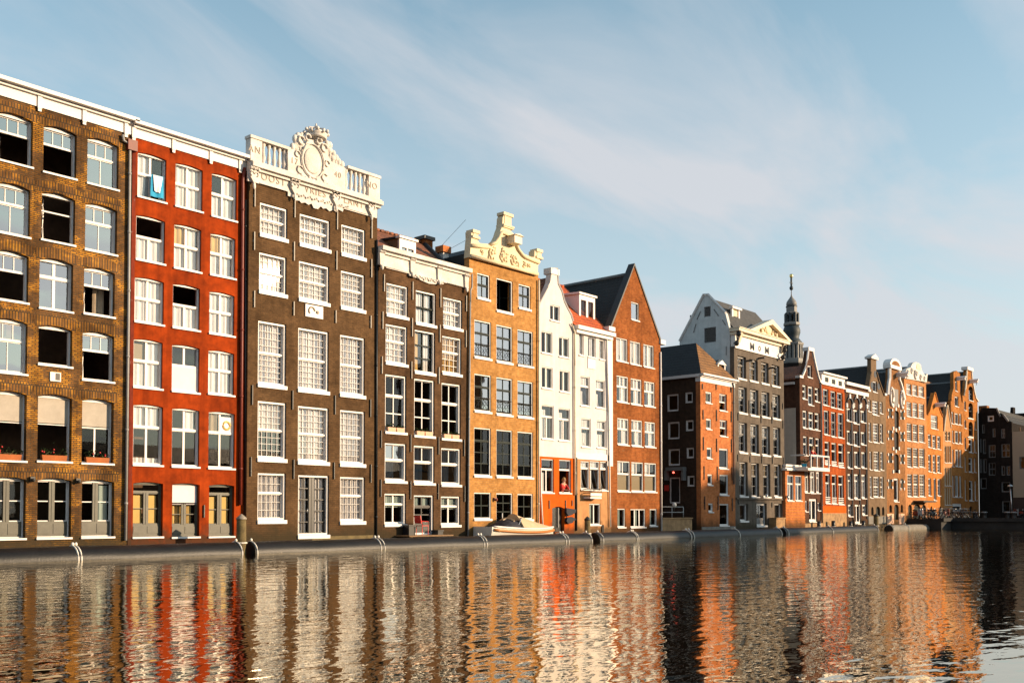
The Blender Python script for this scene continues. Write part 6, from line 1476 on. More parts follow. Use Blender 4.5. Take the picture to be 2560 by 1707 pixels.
    m = MB(); m.box(q0, q1 + 9.7, XE + 13.8, XE + 24, q2 - .2, q2); f.put('roof', m, 'slate')
    m = MB(); p = G.fx('I', 1470, 590); m.prism([(p[0] - .6, p[1] - 6), (p[0] + .3, p[1] - 6), (p[0] + .3, p[1] + 1), (p[0], p[1] + 1)], XE + 13.6, XE + 14.6); f.put('chimney', m, 'shade_brick')


end_houses()


# ------------------------------------------------------------------ church tower far behind the row
def tower():
    D = 270.0
    def at(x, y):          # a point of the tower's axis plane, D metres along the view axis
        d = ray(x, y); return CAM + d * D
    ax = at(1980, 900); s = D / FPX
    zz = lambda y: at(1980, y).z
    r = thing('church_tower', (ax.x, ax.y, 0), 'distant church tower with an open lantern, onion domes and a needle spire', 'church tower')
    U = lambda y: 670 + y / 6.8167
    def ring(name, prof, mat, n=8, sm=False, parent=None):
        m = MB(); m.lathe((ax.x, ax.y, 0), [(w * 1.1 * s / 2 / 6.8167, zz(U(y))) for w, y in prof], n, .2, sm); return put(name, m, mat, parent or r)
    ring('shaft', [(380, 3300), (380, 1640)], 'shade_brick')
    b = ring('bell_stage', [(270, 1640), (270, 1330)], 'tower_dark')
    m = MB()
    for k in range(16):
        a = .2 + 2 * math.pi * k / 16; w = 330 * s / 2 / 6.8167 * (1 if k % 2 == 0 else .96); m.tube([(ax.x + w * math.cos(a), ax.y + w * math.sin(a), zz(U(1560))), (ax.x + w * math.cos(a), ax.y + w * math.sin(a), zz(U(1320)))], .42, 5)
    put('colonnade', m, 'tower_pale', b)
    ring('cornice', [(345, 1330), (365, 1310), (365, 1290), (330, 1280)], 'tower_pale', 8, False, b)
    ring('gallery', [(360, 1640), (375, 1610), (375, 1560), (350, 1555)], 'tower_pale', 8, False, b)
    ring('dome', [(330, 1285), (270, 1240), (215, 1200), (235, 1150), (262, 1100), (262, 1060), (235, 1010), (200, 985)], 'tower_dark', 16, True)
    g = ring('lantern_gallery', [(235, 985), (255, 970), (255, 935), (240, 930)], 'tower_pale')
    m = MB()
    for k in range(8):
        a = .2 + 2 * math.pi * k / 8; w = 200 * s / 2 / 6.8167
        m.tube([(ax.x + w * math.cos(a), ax.y + w * math.sin(a), zz(U(935))), (ax.x + w * math.cos(a), ax.y + w * math.sin(a), zz(U(770)))], .45, 5)
    put('lantern', m, 'tower_dark', r)
    ring('lantern_roof', [(190, 800), (205, 785), (215, 765), (180, 750)], 'tower_pale')
    ring('clock_stage', [(165, 755), (165, 655)], 'tower_pale')
    ring('stage_cap', [(180, 660), (180, 645), (165, 640)], 'tower_dark')
    ring('onion', [(150, 642), (165, 610), (150, 575), (110, 540), (60, 505), (25, 470), (14, 440), (12, 350)], 'tower_pale', 12, True)
    m = MB(); m.ball((ax.x, ax.y, zz(U(335))), .55, .55, .6, 8, 6); m.tube([(ax.x, ax.y, zz(U(350))), (ax.x, ax.y, zz(U(130)))], .28, 6); m.box(ax.x - .9, ax.x + .9, ax.y - .1, ax.y + .1, zz(U(250)), zz(U(240))); put('spire', m, 'tower_dark', r)
    m = MB(); m.ball((ax.x, ax.y, zz(U(125))), .5, .5, .6, 8, 6); put('weathercock', m, 'gilt', r)


tower()

# ------------------------------------------------------------------ floating booms, mooring posts
YBM = -2.1


def bx(x): return onY(x, 1360, YBM).x


def booms():
    labels = ['long black floating boom at the left, below the brown and red houses', 'black floating boom below the dark crowned house and the covered motorboat', 'black floating boom below the rust brick gable and the grey pediment house',
              'black floating boom with an open dark end below the white balcony', 'short pale sunlit floating boom before the arched warehouse']
    spec = [(-300, 592, .47, [180, 188, 588], 'rubber'), (622, 1465, .47, [626, 935, 944, 1193, 1200, 1398, 1405, 1463], 'rubber'), (1484, 1943, .46, [1492, 1576, 1580, 1713, 1720, 1835, 1940], 'rubber'), (1952, 2186, .44, [1958, 2070, 2184], 'rubber'), (2222, 2345, .42, [2224, 2262, 2343], 'grey_stone')]  # last boom gets a paler material, its sunlit look is in the colour
    for (a, b, rad, st, mt), lb in zip(spec, labels):
        xa, xb = bx(a), bx(b); zc = .46 - rad
        r = thing('floating_boom', (xa, YBM, 0), lb, 'floating boom', 'floating booms along the house fronts')
        m = MB(); n = 24; k_ = max(2, int((xb - xa) / 1.5))
        m.tube([(xa + (xb - xa) * k / k_, YBM + .015 * math.sin(k * 1.3), zc + .012 * math.sin(k * 2.1)) for k in range(k_ + 1)], rad, n, None, False)
        put('tube', m, mt, r)
        for x in (xa, xb): m = MB(); m.tube([(x + (.03 if x == xa else -.03), YBM, zc), (x + (.05 if x == xa else -.05), YBM, zc)], rad * .97, n); put('end_cap', m, 'black_paint', r)
        for s_ in st:
            X = bx(s_); m = MB(); m.tube([(X, YBM + (rad + .02) * math.cos(t), zc + (rad + .02) * math.sin(t)) for t in [math.pi * 2 * k / 24 for k in range(25)]], .028 if s_ < 1200 else .035, 5); m.ball((X, YBM - .05, zc + rad + .07), .06, .06, .07, 6, 4); put('strap', m, 'rope', r)


booms()


def post(name, x, yt, yb, r, label, mat='old_wood', Y=-2.0, cap=None, group='mooring posts in the water', lean=0):
    a = onY(x, yt, Y); m = MB()
    n = 6; m.tube([(a.x + lean * k / n, Y, -1.2 + (a.z + 1.2) * k / n) for k in range(n + 1)], r * 1.05, 12, r * .95)
    o = thing(name, (a.x, Y, 0), label, 'mooring post', group); put('shaft', m, mat, o)
    if cap: m = MB(); m.lathe((a.x + lean, Y, a.z), [(r * 1.05, -.02), (r * 1.08, .04), (r * .5, .14), (.02, .2)], 12); put('cap', m, cap, o)
    m = MB(); m.tube([(a.x + (r + .02) * math.cos(t * .5236), Y + (r + .02) * math.sin(t * .5236), .42) for t in range(13)], .03, 5); put('rope', m, 'rope', o)


post('mooring_post', 603.5, 1297, 1390, .19, 'thick weathered wooden mooring post between the red and dark crowned houses', 'old_wood', -2.0, 'pale_iron')
post('mooring_post', 1468.5, 1299, 1362, .17, 'green brown wooden mooring post in front of the tan ground floor', 'old_wood', -2.0, 'iron')
post('mooring_post', 2190, 1289, 1322, .22, 'wooden mooring post before the arched doors of the taupe house', 'old_wood', -2.0, 'iron')
for x, y, lb in ((2047, 1302, 'short black timber fender below the white door of the dark gabled house'), (2083, 1301, 'short black timber fender on the stone base of the red brick house'), (2126, 1302, 'short black timber fender left of the white door of the dark arched house'), (2158, 1301, 'short black timber fender right of the white door of the dark arched house')):
    post('fender_post', x, y, 1322, .16, lb, 'black_paint', -.9, None, 'timber fenders on the house bases')
post('marker_post', 1742, 1331, 1345, .09, 'short white post on the floating boom below the corner house', 'white_paint', -1.6, None, None)


# ------------------------------------------------------------------ boats
def motorboat():
    Y0 = -1.0; g = lambda x, y, yy=Y0: onY(*px('V', x, y), yy)
    L, Rr = g(228, 900).x, g(1585, 930).x; n = 16; ln = Rr - L
    r = thing('motorboat', (L, Y0, 0), 'small white motorboat with an orange rubbing strake and beige cover, moored before the ochre house', 'motorboat')
    hull, gun, strake = [], [], []
    def half(t):      # half beam: broad stern on the left, pointed bow on the right
        return .78 * (1 - max(0, (t - .35) / .65) ** 2.4) * (.86 + .14 * min(1, t / .2)) + .02
    def sheer(t): return .88 - .16 * math.sin(math.pi * min(1, t * .8))
    m = MB(); rows = []
    for k in range(n + 1):
        t = k / n; x = L + ln * t; b = half(t); z = sheer(t)
        prof = [(-b, z), (-b * .98, z - .25), (-b * .82, .25), (-b * .4, -.05), (0, -.15 + .2 * t), (b * .4, -.05), (b * .82, .25), (b * .98, z - .25), (b, z)]
        rows.append([(x - (.12 if k == 0 else 0) * (1 - i / 8 * 0), Y0 + p[0], p[1]) for i, p in enumerate(prof)])
    for a, b in zip(rows, rows[1:]):
        for i in range(8): m.face([a[i], a[i + 1], b[i + 1], b[i]], True)
    m.face(rows[0]); put('hull', m, 'hull_white', r)
    m = MB()
    for sgn in (-1, 1): m.tube([(L + ln * k / n, Y0 + sgn * (half(k / n) + .03), sheer(k / n) - .16) for k in range(n + 1)], .075, 6)
    put('rubbing_strake', m, 'orange_wood', r)
    m = MB()
    for sgn in (-1, 1): m.tube([(L + ln * k / n, Y0 + sgn * half(k / n), sheer(k / n) + .01) for k in range(n + 1)], .055, 6)
    put('gunwale', m, 'white_trim', r)
    m = MB(); rws = []
    for k in range(9):
        t = .40 + .60 * k / 8; x = L + ln * t; b = half(t) * .98; z = sheer(t); h = .78 * (1 - (k / 8)) ** 1.1 + .02
        rws.append([(x, Y0 + b * c, z + h * (1 - c * c * .9)) for c in (-1, -.7, -.35, 0, .35, .7, 1)])
    for a, b in zip(rws, rws[1:]):
        for i in range(6): m.face([a[i], a[i + 1], b[i + 1], b[i]], True)
    m.face(rws[0]); put('tonneau_cover', m, 'canvas', r)
    zt = sheer(.3)
    m = MB(); a = L + ln * .42; b_ = L + ln * .33; wd = .66
    m.face([(b_, Y0 - wd, zt + .02), (b_, Y0 + wd, zt + .02), (a, Y0 + wd * .8, zt + .52), (a, Y0 - wd * .8, zt + .52)]); w = put('windscreen', m, 'sky_glass', r, False)
    m = MB(); m.tube([(b_, Y0 - wd, zt + .02), (a, Y0 - wd * .8, zt + .53), (a, Y0 + wd * .8, zt + .53), (b_, Y0 + wd, zt + .02)], .025, 5); put('windscreen_frame', m, 'steel', w)
    m = MB(); ws = []
    for k in range(5):      # open hood of dark canvas behind the screen
        t = .14 + .24 * k / 4; x = L + ln * t; z = zt; h = (.05, .26, .42, .50, .44)[k]
        ws.append([(x, Y0 + .7 * math.cos(q), z + h * math.sin(q)) for q in [math.pi * j / 8 for j in range(9)]])
    for a, b in zip(ws, ws[1:]):
        for i in range(8): m.face([a[i], a[i + 1], b[i + 1], b[i]], True)
    h = put('hood', m, 'cloth_dark', r); m = MB(); m.tube([(p[0], p[1], p[2] + .02) for p in ws[3][2:7]], .05, 5); m.tube([ws[2][4], ws[3][4], (ws[4][4][0] + .5, ws[4][4][1], ws[4][4][2] - .12)], .04, 5); put('hood_bow', m, 'canvas', h)
    m = MB(); m.box(L + .1, L + ln * .4, Y0 - .6, Y0 + .6, .62, .66); put('deck', m, 'wood', r)


motorboat()


def barge():
    g = onZ(*px('X', 1000, 880), 0); r = thing('barge', (g.x, g.y, 0), 'dark moored barge seen end on, with a pale rail, beside the parked bicycles', 'barge')
    m = MB(); rows = []
    for k in range(9):
        t = k / 8; x = g.x + 9 * t; b = 1.6 * min(1, .25 + t * 2.2); z = 1.9 - .8 * min(1, t * 2)
        rows.append([(x - (1.0 - t) * .5 * i_, g.y + c * b, zz) for c, zz, i_ in ((-1, z, 1), (-.85, .6, .6), (-.5, -.2, 0), (.5, -.2, 0), (.85, .6, .6), (1, z, 1))])
    for a, b in zip(rows, rows[1:]):
        for i in range(5): m.face([a[i], a[i + 1], b[i + 1], b[i]], True)
    m.face(rows[0]); put('hull', m, 'black_paint', r)
    m = MB(); 
    for i in (0, 5): m.tube([q[i] for q in rows], .07, 5)
    m.tube([rows[0][0], rows[0][5]], .07, 5); put('rail', m, 'pale_iron', r)
    m = MB(); m.box(g.x + 3, g.x + 8.6, g.y - 1.2, g.y + 1.2, .9, 1.9); put('cabin', m, 'cloth_dark', r)


# ------------------------------------------------------------------ quay at the head of the water
xq = onY(2268, 1300, -.4).x
m = MB(); m.box(xq, XE, -3.6, -.42, -1, .95); struct('quay', m, 'concrete')
m = MB(); XQ = onY(2378, 1300, -3.6).x; m.box(XQ, XE + 60, -160, -3.62, -1, .95); struct('quay', m, 'concrete')
m = MB(); m.box(xq - .05, XQ - .3, -3.85, -3.603, .72, 1.05); struct('kerb', m, 'concrete')
m = MB(); m.box(XQ - .25, XQ - .003, -160, -3.86, .72, 1.05); struct('kerb', m, 'concrete')
m = MB(); m.box(-60, XE + 80, 8, 700, -1, .8); struct('land', m, 'soil')
barge()


def bicycle():
    r = thing('bicycle', (0, 0, 0), 'dark parked bicycle in the crowded row on the quay before the orange houses', 'bicycle', 'bicycles parked on the quay')
    for x in (-.52, .52):
        m = MB(); m.tube([(x + .33 * math.cos(t * .3927), 0, .34 + .33 * math.sin(t * .3927)) for t in range(17)], .025, 5); w = put('wheel', m, 'rubber', r)
        m = MB()
        for k in range(6): m.tube([(x, 0, .34), (x + .31 * math.cos(k * 1.047), 0, .34 + .31 * math.sin(k * 1.047))], .006, 3)
        put('spokes', m, 'steel', w)
    m = MB()
    for p in ([(-.52, 0, .34), (-.15, 0, .36), (-.3, 0, .85), (-.52, 0, .34)], [(-.15, 0, .36), (.35, 0, .8), (-.27, 0, .78)], [(.35, 0, .95), (.38, 0, .8), (.52, 0, .34)]): m.tube(p, .022, 5)
    put('frame', m, 'cloth_dark', r)
    m = MB(); m.tube([(.28, -.28, 1.02), (.36, -.1, 1.0), (.36, .1, 1.0), (.28, .28, 1.02)], .018, 5); put('handlebar', m, 'steel', r)
    m = MB(); m.ball((-.32, 0, .9), .14, .08, .05, 8, 4); put('saddle', m, 'black_paint', r)
    m = MB(); m.box(-.85, -.35, -.08, .08, .70, .72); put('carrier', m, 'steel', r)
    return r


def scooter(mat, label):
    r = thing('scooter', (0, 0, 0), label, 'scooter', 'scooters parked on the quay')
    for x in (-.55, .55): m = MB(); m.tube([(x + .2 * math.cos(t * .524), 0, .24 + .2 * math.sin(t * .524)) for t in range(13)], .06, 6); put('wheel', m, 'rubber', r)
    m = MB(); m.ball((-.45, 0, .55), .38, .17, .24, 10, 6); m.box(-.2, .3, -.14, .14, .3, .38); m.prism([(.28, .32), (.42, .32), (.36, 1.0), (.26, .98)], -.18, .18); put('body', m, mat, r)
    m = MB(); m.box(-.72, -.12, -.13, .13, .78, .88); put('seat', m, 'black_paint', r)
    m = MB(); m.tube([(.28, -.3, 1.08), (.32, 0, 1.05), (.28, .3, 1.08)], .025, 5); put('handlebar', m, 'black_paint', r)
    m = MB(); m.ball((.42, 0, .9), .06, .08, .08); put('headlight', m, 'steel', r)
    return r


bk = bicycle(); xb0, xb1 = onY(2292, 1300, -2).x, XE - 9; NB = 22
for i in range(NB):
    o = bk if i == 0 else copy_tree(bk)
    o.location = (xb0 + (xb1 - xb0) * (i + random.uniform(-.3, .3)) / NB, random.choice((-1.6, -2.6, -3.1)) + random.uniform(-.2, .2), .95); o.rotation_euler = (R(random.uniform(-6, 6)), 0, R(random.choice((60, 95, 250, 80)) + random.uniform(-25, 25)))
for i, (mt, px_, c) in enumerate((('grey_pipe', 2300, 'white'), ('red_pipe', 2306, 'red'), ('lead_blue', 2341, 'blue'), ('grey_pipe', 2352, 'white'), ('red_pipe', 2366, 'red'))):
    where = ('left of the red scooter before the arched doors', 'before the arched doors of the orange gridded house', 'among the bicycles behind the barge', 'behind the barge, beside the blue scooter', 'on the quay below the golden brown house')[i]
    o = scooter(mt, c + ' scooter parked ' + where); p = onY(px_, 1297, -3.0); o.location = (p.x, -3.0 + .3 * (i % 2), .95); o.rotation_euler = (0, 0, R(200 + 40 * i))
bollards = []


def bollard(x, y, label):
    p = onX(*px('I', x, y), XE - 7.2); r = thing('bollard', (XE - 7.2, p.y, .95), label, 'bollard', 'pale topped bollards on the dark quay'); m = MB(); m.lathe((XE - 7.2, p.y, .95), [(.3, 0), (.26, .1), (.24, .55), (.3, .62)], 10); put('shaft', m, 'iron', r)
    m = MB(); m.lathe((XE - 7.2, p.y, .95), [(.34, .58), (.36, .66), (.2, .72)], 10); put('cap', m, 'grey_pipe', r)


for x, y, lb in ((1185, 1370, 'leftmost pale topped bollard on the dark quay'), (1256, 1368, 'second pale topped bollard from the left on the dark quay'), (1440, 1366, 'pale topped bollard just left of the tall lamp post'), (1486, 1364, 'pale topped bollard just right of the tall lamp post')): bollard(x, y, lb)
p = onX(*px('I', 1476, 1390), XE - 6.5); tz = onX(*px('I', 1469, 1148), XE - 6.5).z
r = thing('street_lamp', (XE - 6.5, p.y, .95), 'slim tall street lamp at the right end of the dark quay', 'street lamp'); m = MB(); m.tube([(XE - 6.5, p.y, .95), (XE - 6.5, p.y + .15, tz)], .09, 8, .06); put('pole', m, 'steel', r)
m = MB(); m.lathe((XE - 6.5, p.y + .15, tz), [(.08, -.05), (.28, .0), (.30, .10), (.15, .2), (.05, .26)], 10); put('lamp_head', m, 'steel', r)
for k, (x, y) in enumerate(((1520, 1345), (1548, 1340), (1590, 1340))):
    p = onX(*px('I', x, y), XE - 5.5); o = scooter(('red_pipe', 'grey_pipe', 'cloth_dark')[k], ('red scooter parked right of the street lamp', 'white scooter parked near the beige block', 'black scooter parked at the right edge of the quay')[k]); o.location = (XE - 5.5, p.y, .95); o.rotation_euler = (0, 0, R(70 + 30 * k))


# ------------------------------------------------------------------ small things on and along the houses
def flower_box(f, w, label, mat='terracotta', k=1, plants='leaf', zoff=.0, group='flower boxes on the window sills', boxes=1, blooms=True):
    x0, x1, z0 = w[0] + .12, w[1] - .12, w[2] + .0; Y = f.plane
    r = thing('flower_box', (x0, Y, z0), label, 'flower box', group); n = boxes
    for i in range(n):
        a, b = x0 + (x1 - x0) * (i + .02) / n, x0 + (x1 - x0) * (i + .95) / n; m = MB(); m.prism([(a + .03, z0 + .005), (b - .03, z0 + .005), (b, z0 + .2), (a, z0 + .2)], Y - .06, Y + .10); put('trough', m, mat, r)
    m = MB()
    for i in range(int(70 * (x1 - x0))):
        c = (random.uniform(x0, x1), Y + .02 + random.uniform(-.08, .08), z0 + .2 + abs(random.gauss(0, .11)) * k); s = random.uniform(.03, .07); a = random.uniform(0, 6.28); t = random.uniform(-1, 1)
        m.face([(c[0] - s * math.cos(a), c[1] - s * .4, c[2]), (c[0], c[1] + s * math.sin(a), c[2] + s * t), (c[0] + s * math.cos(a), c[1], c[2] + s * 1.3), (c[0], c[1] - s, c[2] + s * .6)])
    put('plants', m, plants, r, False)
    if blooms:
        m = MB()
        for i in range(int(5 * (x1 - x0))): m.ball((random.uniform(x0, x1), Y - .02, z0 + random.uniform(.26, .45)), .035, .035, .035, 5, 3)
        put('blooms', m, 'petal', r)


bl = [w for w in FA.wins if w[4].get('glass') == 'dark_glass' and w[4].get('kind') != 'door']
for w, lb in zip(bl[1:], ('terracotta flower box with trailing plants at the left edge of the photo', 'terracotta flower box full of red flowers in the middle open window', 'terracotta flower box with green plants beside the grey downpipe')): flower_box(FA, w, lb, k=1.2)
tw = [w for w in FD.wins if w[4].get('glass') == 'dark_glass' and w[4].get('lo') == (2, 2) and w[4].get('kind') != 'door']
for w, lb in zip(tw, ('pair of pink clay flower boxes on the left sill of the dark house', 'pair of pink clay flower boxes on the middle sill of the dark house', 'pair of pink clay flower boxes on the right sill of the dark house')): flower_box(FD, w, lb, 'pink_clay', .5, blooms=False, boxes=2, group='pink flower boxes on the dark house')


def towels():
    Y = 0.0; g = lambda x, y: onY(*px('A', x, y), Y - .06)
    for nm, mt, q, d, lb in (('towel', 'cloth_blue', [(912, 690), (985, 705), (988, 838), (905, 820)], -.03, 'blue towel hung out of the top left window of the red house'), ('towel', 'cloth_white', [(925, 692), (982, 708), (965, 805), (930, 790)], -.075, 'white towel laid over the blue towel in the red house window')):
        P = [onY(*px('A', *p), Y + d) for p in q]; m = MB(); n = 8
        for i in range(n):
            for j in range(6):
                def pt(u, v):
                    a = P[0].lerp(P[1], u); b = P[3].lerp(P[2], u); c = a.lerp(b, v); return (c.x, Y + d - .03 * math.sin(u * 9 + v) * v, c.z)
                m.face([pt(i / n, j / 6), pt((i + 1) / n, j / 6), pt((i + 1) / n, (j + 1) / 6), pt(i / n, (j + 1) / 6)], True)
        tag(put(nm, m, mt, None, P[0]), lb, 'towel')
    m = MB(); c = onY(*px('B', 1365, 757), .16); m.box(c.x - .32, c.x + .32, .15, .165, c.z - .34, c.z + .34); r = thing('poster', (c.x, .15, c.z), 'white poster with a yellow ring in the lower right window of the red house', 'poster'); put('sheet', m, 'cloth_white', r)
    m = MB(); m.tube([(c.x + .16 * math.cos(t * .5236), .145, c.z + .16 * math.sin(t * .5236)) for t in range(13)], .05, 5); put('ring', m, 'curtain_gold', r)


towels()


def dock_and_chair():
    Y = -.3; a = onY(*px('D', 1110, 1425), Y - .9); b = onY(*px('D', 1375, 1425), Y - .9); zt = .52
    r = thing('landing', (a.x, Y - .5, 0), 'small wooden landing stage below the black door of the dark house', 'landing stage'); m = MB()
    for k in range(5): m.box(a.x, b.x, Y - 1.0 + .2 * k, Y - .82 + .2 * k, zt - .06, zt)
    put('planks', m, 'wood', r); m = MB()
    for x in (a.x + .2, b.x - .2): m.tube([(x, Y - .9, -1), (x, Y - .9, zt - .06)], .07, 6); put('pile', m, 'old_wood', r); m = MB()
    c = onY(*px('D', 1195, 1400), Y - .6); r = thing('chair', (c.x, Y - .6, zt), 'red metal chair on the wooden landing before the black door', 'chair'); s = .45
    m = MB(); m.box(c.x - .22, c.x + .22, Y - .82, Y - .38, zt + .43, zt + .46); put('seat', m, 'red_paint', r)
    m = MB(); m.prism([(c.x - .26, zt + .55), (c.x - .22, zt + .55), (c.x - .30, zt + .92), (c.x - .34, zt + .92)], Y - .82, Y - .38); put('backrest', m, 'red_paint', r)
    for dx in (-.2, .2):
        for dy in (-.8, -.4): m = MB(); m.tube([(c.x + dx, Y + dy, zt), (c.x + dx * .95, Y + dy, zt + .45)], .018, 5); put('leg', m, 'red_paint', r)
    m = MB(); m.tube([(c.x - .3, Y - .82, zt + .66), (c.x + .2, Y - .82, zt + .64), (c.x + .2, Y - .8, zt + .45)], .018, 5); m.tube([(c.x - .3, Y - .38, zt + .66), (c.x + .2, Y - .38, zt + .64), (c.x + .2, Y - .4, zt + .45)], .018, 5); put('armrest', m, 'red_paint', r)
    for x0, x1, y0, lb in ((1103, 1140, 1362, 'tall black box left of the black door on the landing'), (1278, 1308, 1393, 'low black box right of the black door on the landing')):
        p, q = onY(*px('D', x0, y0), Y - .35), onY(*px('D', x1, y0), Y - .35); m = MB(); m.box(p.x, q.x, Y - .5, Y - .08, zt, p.z); m.box(p.x - .03, q.x + .03, Y - .53, Y - .06, p.z, p.z + .06); tag(put('bin' if x0 < 1200 else 'low_box', m, 'black_paint', None, (p.x, Y - .3, zt)), lb, 'bin' if x0 < 1200 else 'low_box')  # two dark spots beside the door, built as plain black boxes


dock_and_chair()


def terrace():
    Y = -.4; zt = onY(*px('H', 240, 1162), Y).z; xa, xb = E_['rust_end'] + .02, onY(*px('H', 392, 1200), Y).x
    m = MB(); m.box(xa + .1, xb, Y, Y + 8, -1, zt); m.box(xa + .06, xb + .04, Y - .06, Y + .3, zt, zt + .08); tag(put('terrace_wall', m, 'tan_stone', None, (xa, Y, 0)), 'tan stone terrace wall between the rust gable and the orange corner house', 'terrace wall')
    r = thing('railing', (xa, Y, zt), 'thin iron railing on the stone terrace beside the dark side wall', 'railing'); z1 = onY(*px('H', 215, 1045), Y).z; x1 = onY(*px('H', 320, 1100), Y).x; zt += .08
    for x in (xa + .15, (xa + x1) / 2, x1): m = MB(); m.tube([(x, Y + .1, zt), (x, Y + .1, z1)], .035, 6); put('post', m, 'grey_pipe', r)
    for z in (z1, (z1 + zt) / 2): m = MB(); m.tube([(xa + .15, Y + .1, z), (x1, Y + .1, z)], .03, 6); put('rail', m, 'grey_pipe', r)
    x = onY(*px('H', 225, 1030), Y).x; r = thing('lantern', (x, Y + .05, z1), 'white globe lantern fixed on the terrace railing', 'lantern'); m = MB(); m.ball((x, Y + .05, z1 + .12), .16, .16, .18); put('globe', m, 'hull_white', r); m = MB(); m.tube([(x, Y + .1, z1 - .3), (x, Y + .05, z1)], .03, 6); put('stem', m, 'iron', r)
    r = thing('sign', (E_['corner'] - .05, Y + 3.4, 2.8), 'small red sign on the dark side wall of the corner house', 'sign'); p = onX(*px('H', 143, 860), E_['corner'] - .05); m = MB(); m.box(p.x - .02, p.x + .03, p.y - .18, p.y + .18, p.z - .2, p.z + .2); put('panel', m, 'red_paint', r)
    a, b = onY(*px('J', 2080, 1010), Y - .6), onY(*px('J', 2235, 1180), Y - .6); m = MB(); m.box(a.x, b.x, Y - .6, Y - .003, -1, a.z); m.box(a.x - .05, b.x + .05, Y - .65, Y - .006, a.z, a.z + .08); tag(put('porch_block', m, 'tan_stone', None, (a.x, Y, 0)), 'tan stone block below the right basement window of the grey house', 'stone block')
    # unidentified black shape on the orange wall, built as two flat panels
    P = [onY(*px('V', *q), Y - .18) for q in ((1850, 385), (2035, 415), (2030, 470), (1960, 520), (1890, 545), (1850, 480))]; r = thing('black_panels', (P[0].x, Y, P[0].z), 'pair of flat black panels on the orange wall right of the arched door', 'black_panels'); m = MB(); m.prism([(p.x, p.z) for p in P], Y - .2, Y - .06); put('upper_panel', m, 'cloth_dark', r)
    P = [onY(*px('V', *q), Y - .18) for q in ((1870, 575), (1960, 560), (2040, 605), (1990, 640), (1960, 685), (1880, 690), (1850, 640))]; m = MB(); m.prism([(p.x, p.z) for p in P], Y - .2, Y - .06); put('lower_panel', m, 'cloth_dark', r); m = MB(); p, q = onY(*px('V', 1845, 420), Y - .1), onY(*px('V', 1850, 650), Y - .1); m.tube([(p.x, Y - .13, p.z), (q.x, Y - .13, q.z)], .03, 5); put('side_bar', m, 'iron', r)


terrace()


